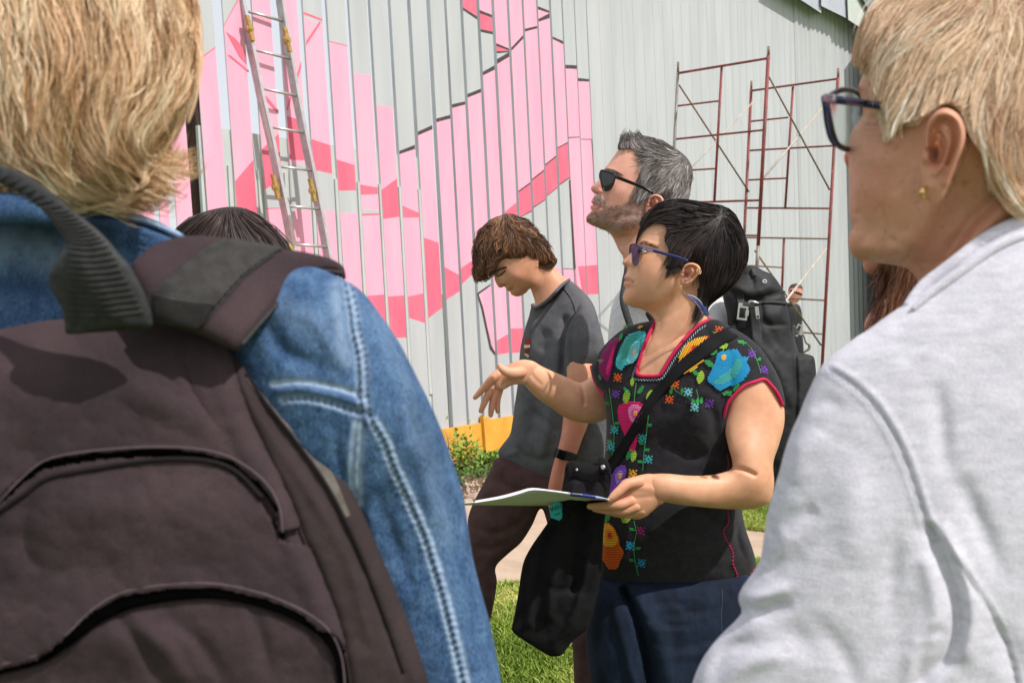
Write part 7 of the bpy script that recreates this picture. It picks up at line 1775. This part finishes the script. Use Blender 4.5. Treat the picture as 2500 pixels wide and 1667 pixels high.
hair('hair', hR, GR, 13000, 190, M['hair_fair'], rf, sig=50, width=.0005, seed=63, lift=(.004, .016), flare=.008, clump=.55, nclump=260, spread=.16, wave=.12, wfreq=.5, tvar=1.5, segs=14, keep=12,
     region=[(2160, -10), (2110, 60), (2092, 120), (2140, 160), (2180, 200), (2200, 260), (2290, 245), (2345, 262), (2385, 330), (2410, 430), (2480, 490), (2560, 500), (2700, 400), (2760, 100), (2660, -120), (2500, -190), (2320, -160), (2220, -80)], straight=.9, stop=[(2060, 640), (2060, 320), (2090, 166), (2104, 176), (2122, 200), (2134, 236), (2150, 268), (2162, 300), (2166, 352), (2184, 316), (2206, 303), (2242, 299), (2262, 280), (2285, 262), (2310, 256), (2340, 268), (2360, 310), (2366, 336), (2396, 378), (2406, 424), (2414, 468), (2440, 506), (2440, 700)])
hair('hair_lock', hR, GR, 3600, 200, M['hair_fair'], rf, sig=50, width=.0006, seed=69, lift=(.010, .022), flare=.008, clump=.93, nclump=50, spread=.10, wave=.2, wfreq=.4, tvar=2.4, segs=14, keep=16, straight=.9, stop=[(2060, 640), (2060, 320), (2090, 166), (2122, 200), (2162, 300), (2166, 352), (2206, 303), (2262, 280), (2310, 252), (2350, 268), (2380, 340), (2414, 468), (2440, 506), (2440, 700)], region=[(2160, -10), (2110, 60), (2092, 120), (2140, 150), (2200, 220), (2290, 225), (2400, 300), (2480, 460), (2700, 400), (2760, 100), (2500, -190), (2220, -80)])
hair('sideburn', hR, [[(2200, 160), (2180, 240), (2166, 340)], [(2240, 180), (2210, 250), (2190, 306)], [(2300, 200), (2270, 250), (2240, 292)]], 1300, 110, M['hair_fair'], rf, sig=34, width=.0006, seed=64, lift=(.004, .009), clump=.7, nclump=34, spread=.08, segs=10, stop=[(2060, 640), (2060, 320), (2090, 166), (2104, 176), (2120, 205), (2128, 240), (2140, 280), (2150, 340), (2170, 352), (2190, 322), (2210, 312), (2250, 306), (2262, 276), (2300, 256), (2350, 270), (2400, 400), (2300, 640)], region=[(2140, 160), (2290, 160), (2290, 240), (2210, 280), (2160, 260)])
hair('hair_wisp', hR, GR, 700, 200, M['hair_fair'], rf, sig=50, width=.0005, seed=68, lift=(.006, .02), flare=.01, clump=.7, nclump=60, spread=.25, segs=12, keep=16, stop=[(2060, 640), (2060, 320), (2094, 190), (2110, 200), (2126, 260), (2140, 330), (2160, 380), (2196, 350), (2236, 330), (2246, 300), (2262, 268), (2310, 250), (2356, 262), (2376, 330), (2404, 440), (2430, 560), (2400, 700)], region=[(2160, -10), (2110, 60), (2092, 120), (2140, 160), (2200, 240), (2290, 235), (2385, 300), (2430, 430), (2560, 500), (2760, 100), (2500, -190), (2220, -80)])
hair('eyelashes', hR, [[(2110, 268), (2098, 268), (2088, 262)]], 26, 20, M['cap_grey'], rf, sig=10, width=.0004, seed=65, lift=(.0, .004), clump=.1, nclump=4, spread=.3, segs=4, region=[(2104, 264), (2110, 264), (2110, 280), (2104, 282)], keep=18)
# glasses
M['navy'] = mat('dark_navy_frame', lin((24, 30, 66)), .25, coat=.4); M['glass'] = mat('clear_glass', lin((236, 244, 240)), .03, trans=1.0); M['glass'].node_tree.nodes['Principled BSDF'].inputs['IOR'].default_value = 1.08
M['tort'] = mat('dark_brown_frame', lin((58, 42, 44)), .3, lin((40, 44, 80)), 60, 3)
gg = thing('glasses', 'dark navy framed glasses worn by the short haired older woman', 'glasses', tuple(W(2060, 290, .77)))
LR = [(2018, 246), (2030, 232), (2052, 221), (2075, 220), (2096, 228), (2106, 244), (2108, 280), (2100, 320), (2090, 350), (2078, 364), (2062, 363), (2044, 352), (2034, 330), (2027, 300), (2021, 270)]
sG = Solid(LR, .785, k=.04, cell=3, ctrl=[(2020, 280, -.015), (2060, 280, .02), (2105, 280, .085)], sig=30); V, T = sG.geo(4); mesh('lens', V, T, M['glass'], gg)
q = sG.poly; zq = .785 + sG.mid(q[:, 0], q[:, 1]); P = WV(np.r_[q[:, 0], q[:1, 0]], np.r_[q[:, 1], q[:1, 1]], np.r_[zq, zq[:1]])
V, Fc = tube_geo(P, 7.5 * .775 / F, 8, caps=False); mesh('rim', V, Fc, M['tort'], gg)
V, Fc = ptube([(2012, 240, .768), (2014, 260, .768), (2018, 300, .77), (2026, 336, .772), (2038, 356, .774)], [8, 7, 6, 5, 4], 4, 8, flat=.8); mesh('rim_edge', V, Fc, M['navy'], gg)
zt_ = float(hR.front(np.array([2150.]), np.array([250.]))[0])
V, Fc = ptube([(2013, 240, .765), (2030, 242, .750), (2060, 246, .735), (2110, 253, zt_ - .010), (2150, 259, zt_ - .016), (2175, 262, zt_ - .004)], [5, 5, 4.5, 4, 4, 3.5], 6, 8, flat=2.3, up=(0, 0, 1)); mesh('temple', V, Fc, M['navy'], gg)
V, Fc = ptube([(2352, 318, zt_ - .03), (2370, 336, zt_ - .03), (2388, 354, zt_ - .028), (2406, 374, zt_ - .024)], [5, 5, 5, 4], 4, 8); mesh('temple_tip', V, Fc, M['navy'], gg)
M['silver_print'] = mat('silver_print', lin((206, 202, 180)), .4)
for i, (x_, y_) in enumerate(((2034, 238), (2044, 242))):
    V, Fc = ptube([(x_, y_ - 5, .7385), (x_ + 4, y_, .7385), (x_ - 1, y_ + 5, .7385), (x_ + 6, y_ + 5, .7385)], 1.2, 3, 5); mesh('emblem', V, Fc, M['silver_print'], gg)
# sweatshirt
HO = [(2226, 730), (2160, 775), (2115, 808), (2080, 830), (2052, 852), (2026, 872), (2004, 895), (1990, 920), (1977, 948), (1963, 980), (1951, 1012), (1936, 1044), (1924, 1076), (1913, 1110), (1903, 1150), (1891, 1188), (1881, 1226), (1873, 1256), (1868, 1290), (1862, 1330), (1854, 1372), (1836, 1400), (1814, 1430), (1802, 1456), (1806, 1476), (1812, 1492), (1796, 1514), (1775, 1534), (1748, 1562), (1722, 1596), (1704, 1630), (1690, 1668), (1670, 1740), (1660, 1900), (1700, 2200), (2000, 2500), (2900, 2500), (3100, 2000), (3100, 1200), (3000, 800), (2820, 640), (2640, 560), (2520, 540), (2450, 566), (2390, 602), (2330, 648), (2280, 690)]
sA = [(2022, 900), (2058, 920), (2090, 944), (2122, 974), (2149, 1008), (2193, 1081), (2227, 1164), (2256, 1257), (2281, 1325)]
sB = [(2271, 1281), (2320, 1350), (2384, 1438), (2442, 1536), (2476, 1634), (2490, 1720)]
fh = [('l', sA, 4.5, -7), ('l', [(p[0] + 13, p[1] - 6) for p in sA], 6, 4), ('l', [(p[0] - 13, p[1] + 6) for p in sA], 6, 3), ('l', sB, 4, -6), ('l', [(p[0] + 10, p[1] - 5) for p in sB], 6, 3),
      ('l', [(2275, 1300), (2318, 1400), (2340, 1500), (2320, 1590), (2240, 1670)], 20, -22), ('l', [(2300, 1300), (2350, 1400), (2372, 1500), (2360, 1590)], 24, 12), ('l', [(2262, 1380), (2284, 1470), (2280, 1530), (2230, 1600), (2225, 1700)], 22, 9), ('l', [(2296, 1540), (2262, 1560), (2240, 1640)], 14, -7),
      ('l', [(1806, 1456), (1850, 1460), (1890, 1446), (1930, 1430)], 16, 14, 1), ('l', [(1830, 1500), (1880, 1490), (1940, 1470)], 20, -14, 1), ('l', [(1860, 1400), (1900, 1380), (1960, 1340)], 26, -10, 1), ('l', [(1910, 1300), (1950, 1260), (2000, 1240)], 24, -12, 1), ('l', [(1930, 1180), (1960, 1100), (2020, 1060)], 34, 10, 1), ('l', [(1960, 1210), (1930, 1300), (1900, 1400)], 26, 9, 1),
      ('l', [(1730, 1640), (1780, 1580), (1850, 1560)], 18, -12, 1), ('l', [(1760, 1680), (1830, 1620), (1920, 1600)], 22, 12, 1), ('l', [(1980, 1000), (2020, 980), (2060, 990)], 18, -6, 1), ('l', [(2290, 930), (2300, 1060), (2310, 1160)], 24, -12, 1), ('l', [(2340, 1160), (2400, 1300), (2440, 1400)], 26, -12, 1), ('l', [(2190, 1290), (2180, 1400), (2170, 1520)], 24, -10, 1), ('l', [(2060, 1080), (2090, 1250), (2080, 1400)], 50, 10, 1), ('l', [(2420, 1500), (2470, 1600), (2480, 1700)], 24, -10, 1), ('l', [(2240, 1440), (2180, 1560), (2120, 1640)], 26, -9, 1), ('l', [(1990, 1500), (2060, 1600), (2100, 1700)], 26, -8, 1), ('g', 1960, 1560, 60, 40, .5, -8)]
ho = Solid(HO, Z9 - .045, k=.32, cell=16, feats=fh, cap=250, rough=[(170, 5), (60, 1.0)])
V, T = ho.geo(9); mesh('sweatshirt', V, T, M['hoodie'], rf)
M['seamgrey'] = mat('seam_thread', lin((176, 178, 188)), .9)
for dl_ in (-7, 7):
    stitches(ho, [(p[0] + dl_, p[1] - dl_ * .6) for p in sA], 7, 4.6, 1.1, M['seamgrey'], 'stitching', rf, off=.0006)
stitches(ho, sB, 7, 5, 1.2, M['seamgrey'], 'stitching', rf, off=.0008)
cz = lambda P, o: [(x_, y_, float(ho.front(np.array([float(x_)]), np.array([float(y_ + 30)]))[0]) + o) for x_, y_ in P]
V, Fc = ptube(cz([(2216, 742), (2240, 714), (2262, 694), (2292, 672), (2336, 640), (2392, 596), (2450, 562), (2520, 536), (2620, 522)], .012), [9, 14, 17, 18, 19, 19, 19, 19, 19], 6, 12, flat=.9); mesh('collar', V, Fc, M['hoodie'], rf)
V, Fc = ptube(cz([(2232, 752), (2262, 724), (2292, 702), (2340, 668), (2396, 628), (2452, 594), (2530, 566)], .004), [7, 10, 11, 12, 12, 12, 11], 6, 12, flat=.7); mesh('collar_fold', V, Fc, M['hoodie'], rf)
LG2 = [(1800, 2300), (2100, 2200), (2700, 2200), (2980, 2300), (2940, 3600), (2880, 4850), (2560, 4850), (2500, 3600), (2420, 3000), (2340, 3600), (2260, 4850), (1940, 4850), (1860, 3600)]
lg = Solid(LG2, Z9 + .06, k=.4, cell=40); V, T = lg.geo(40); mesh('trousers', V, T, M['jeans'], rf)
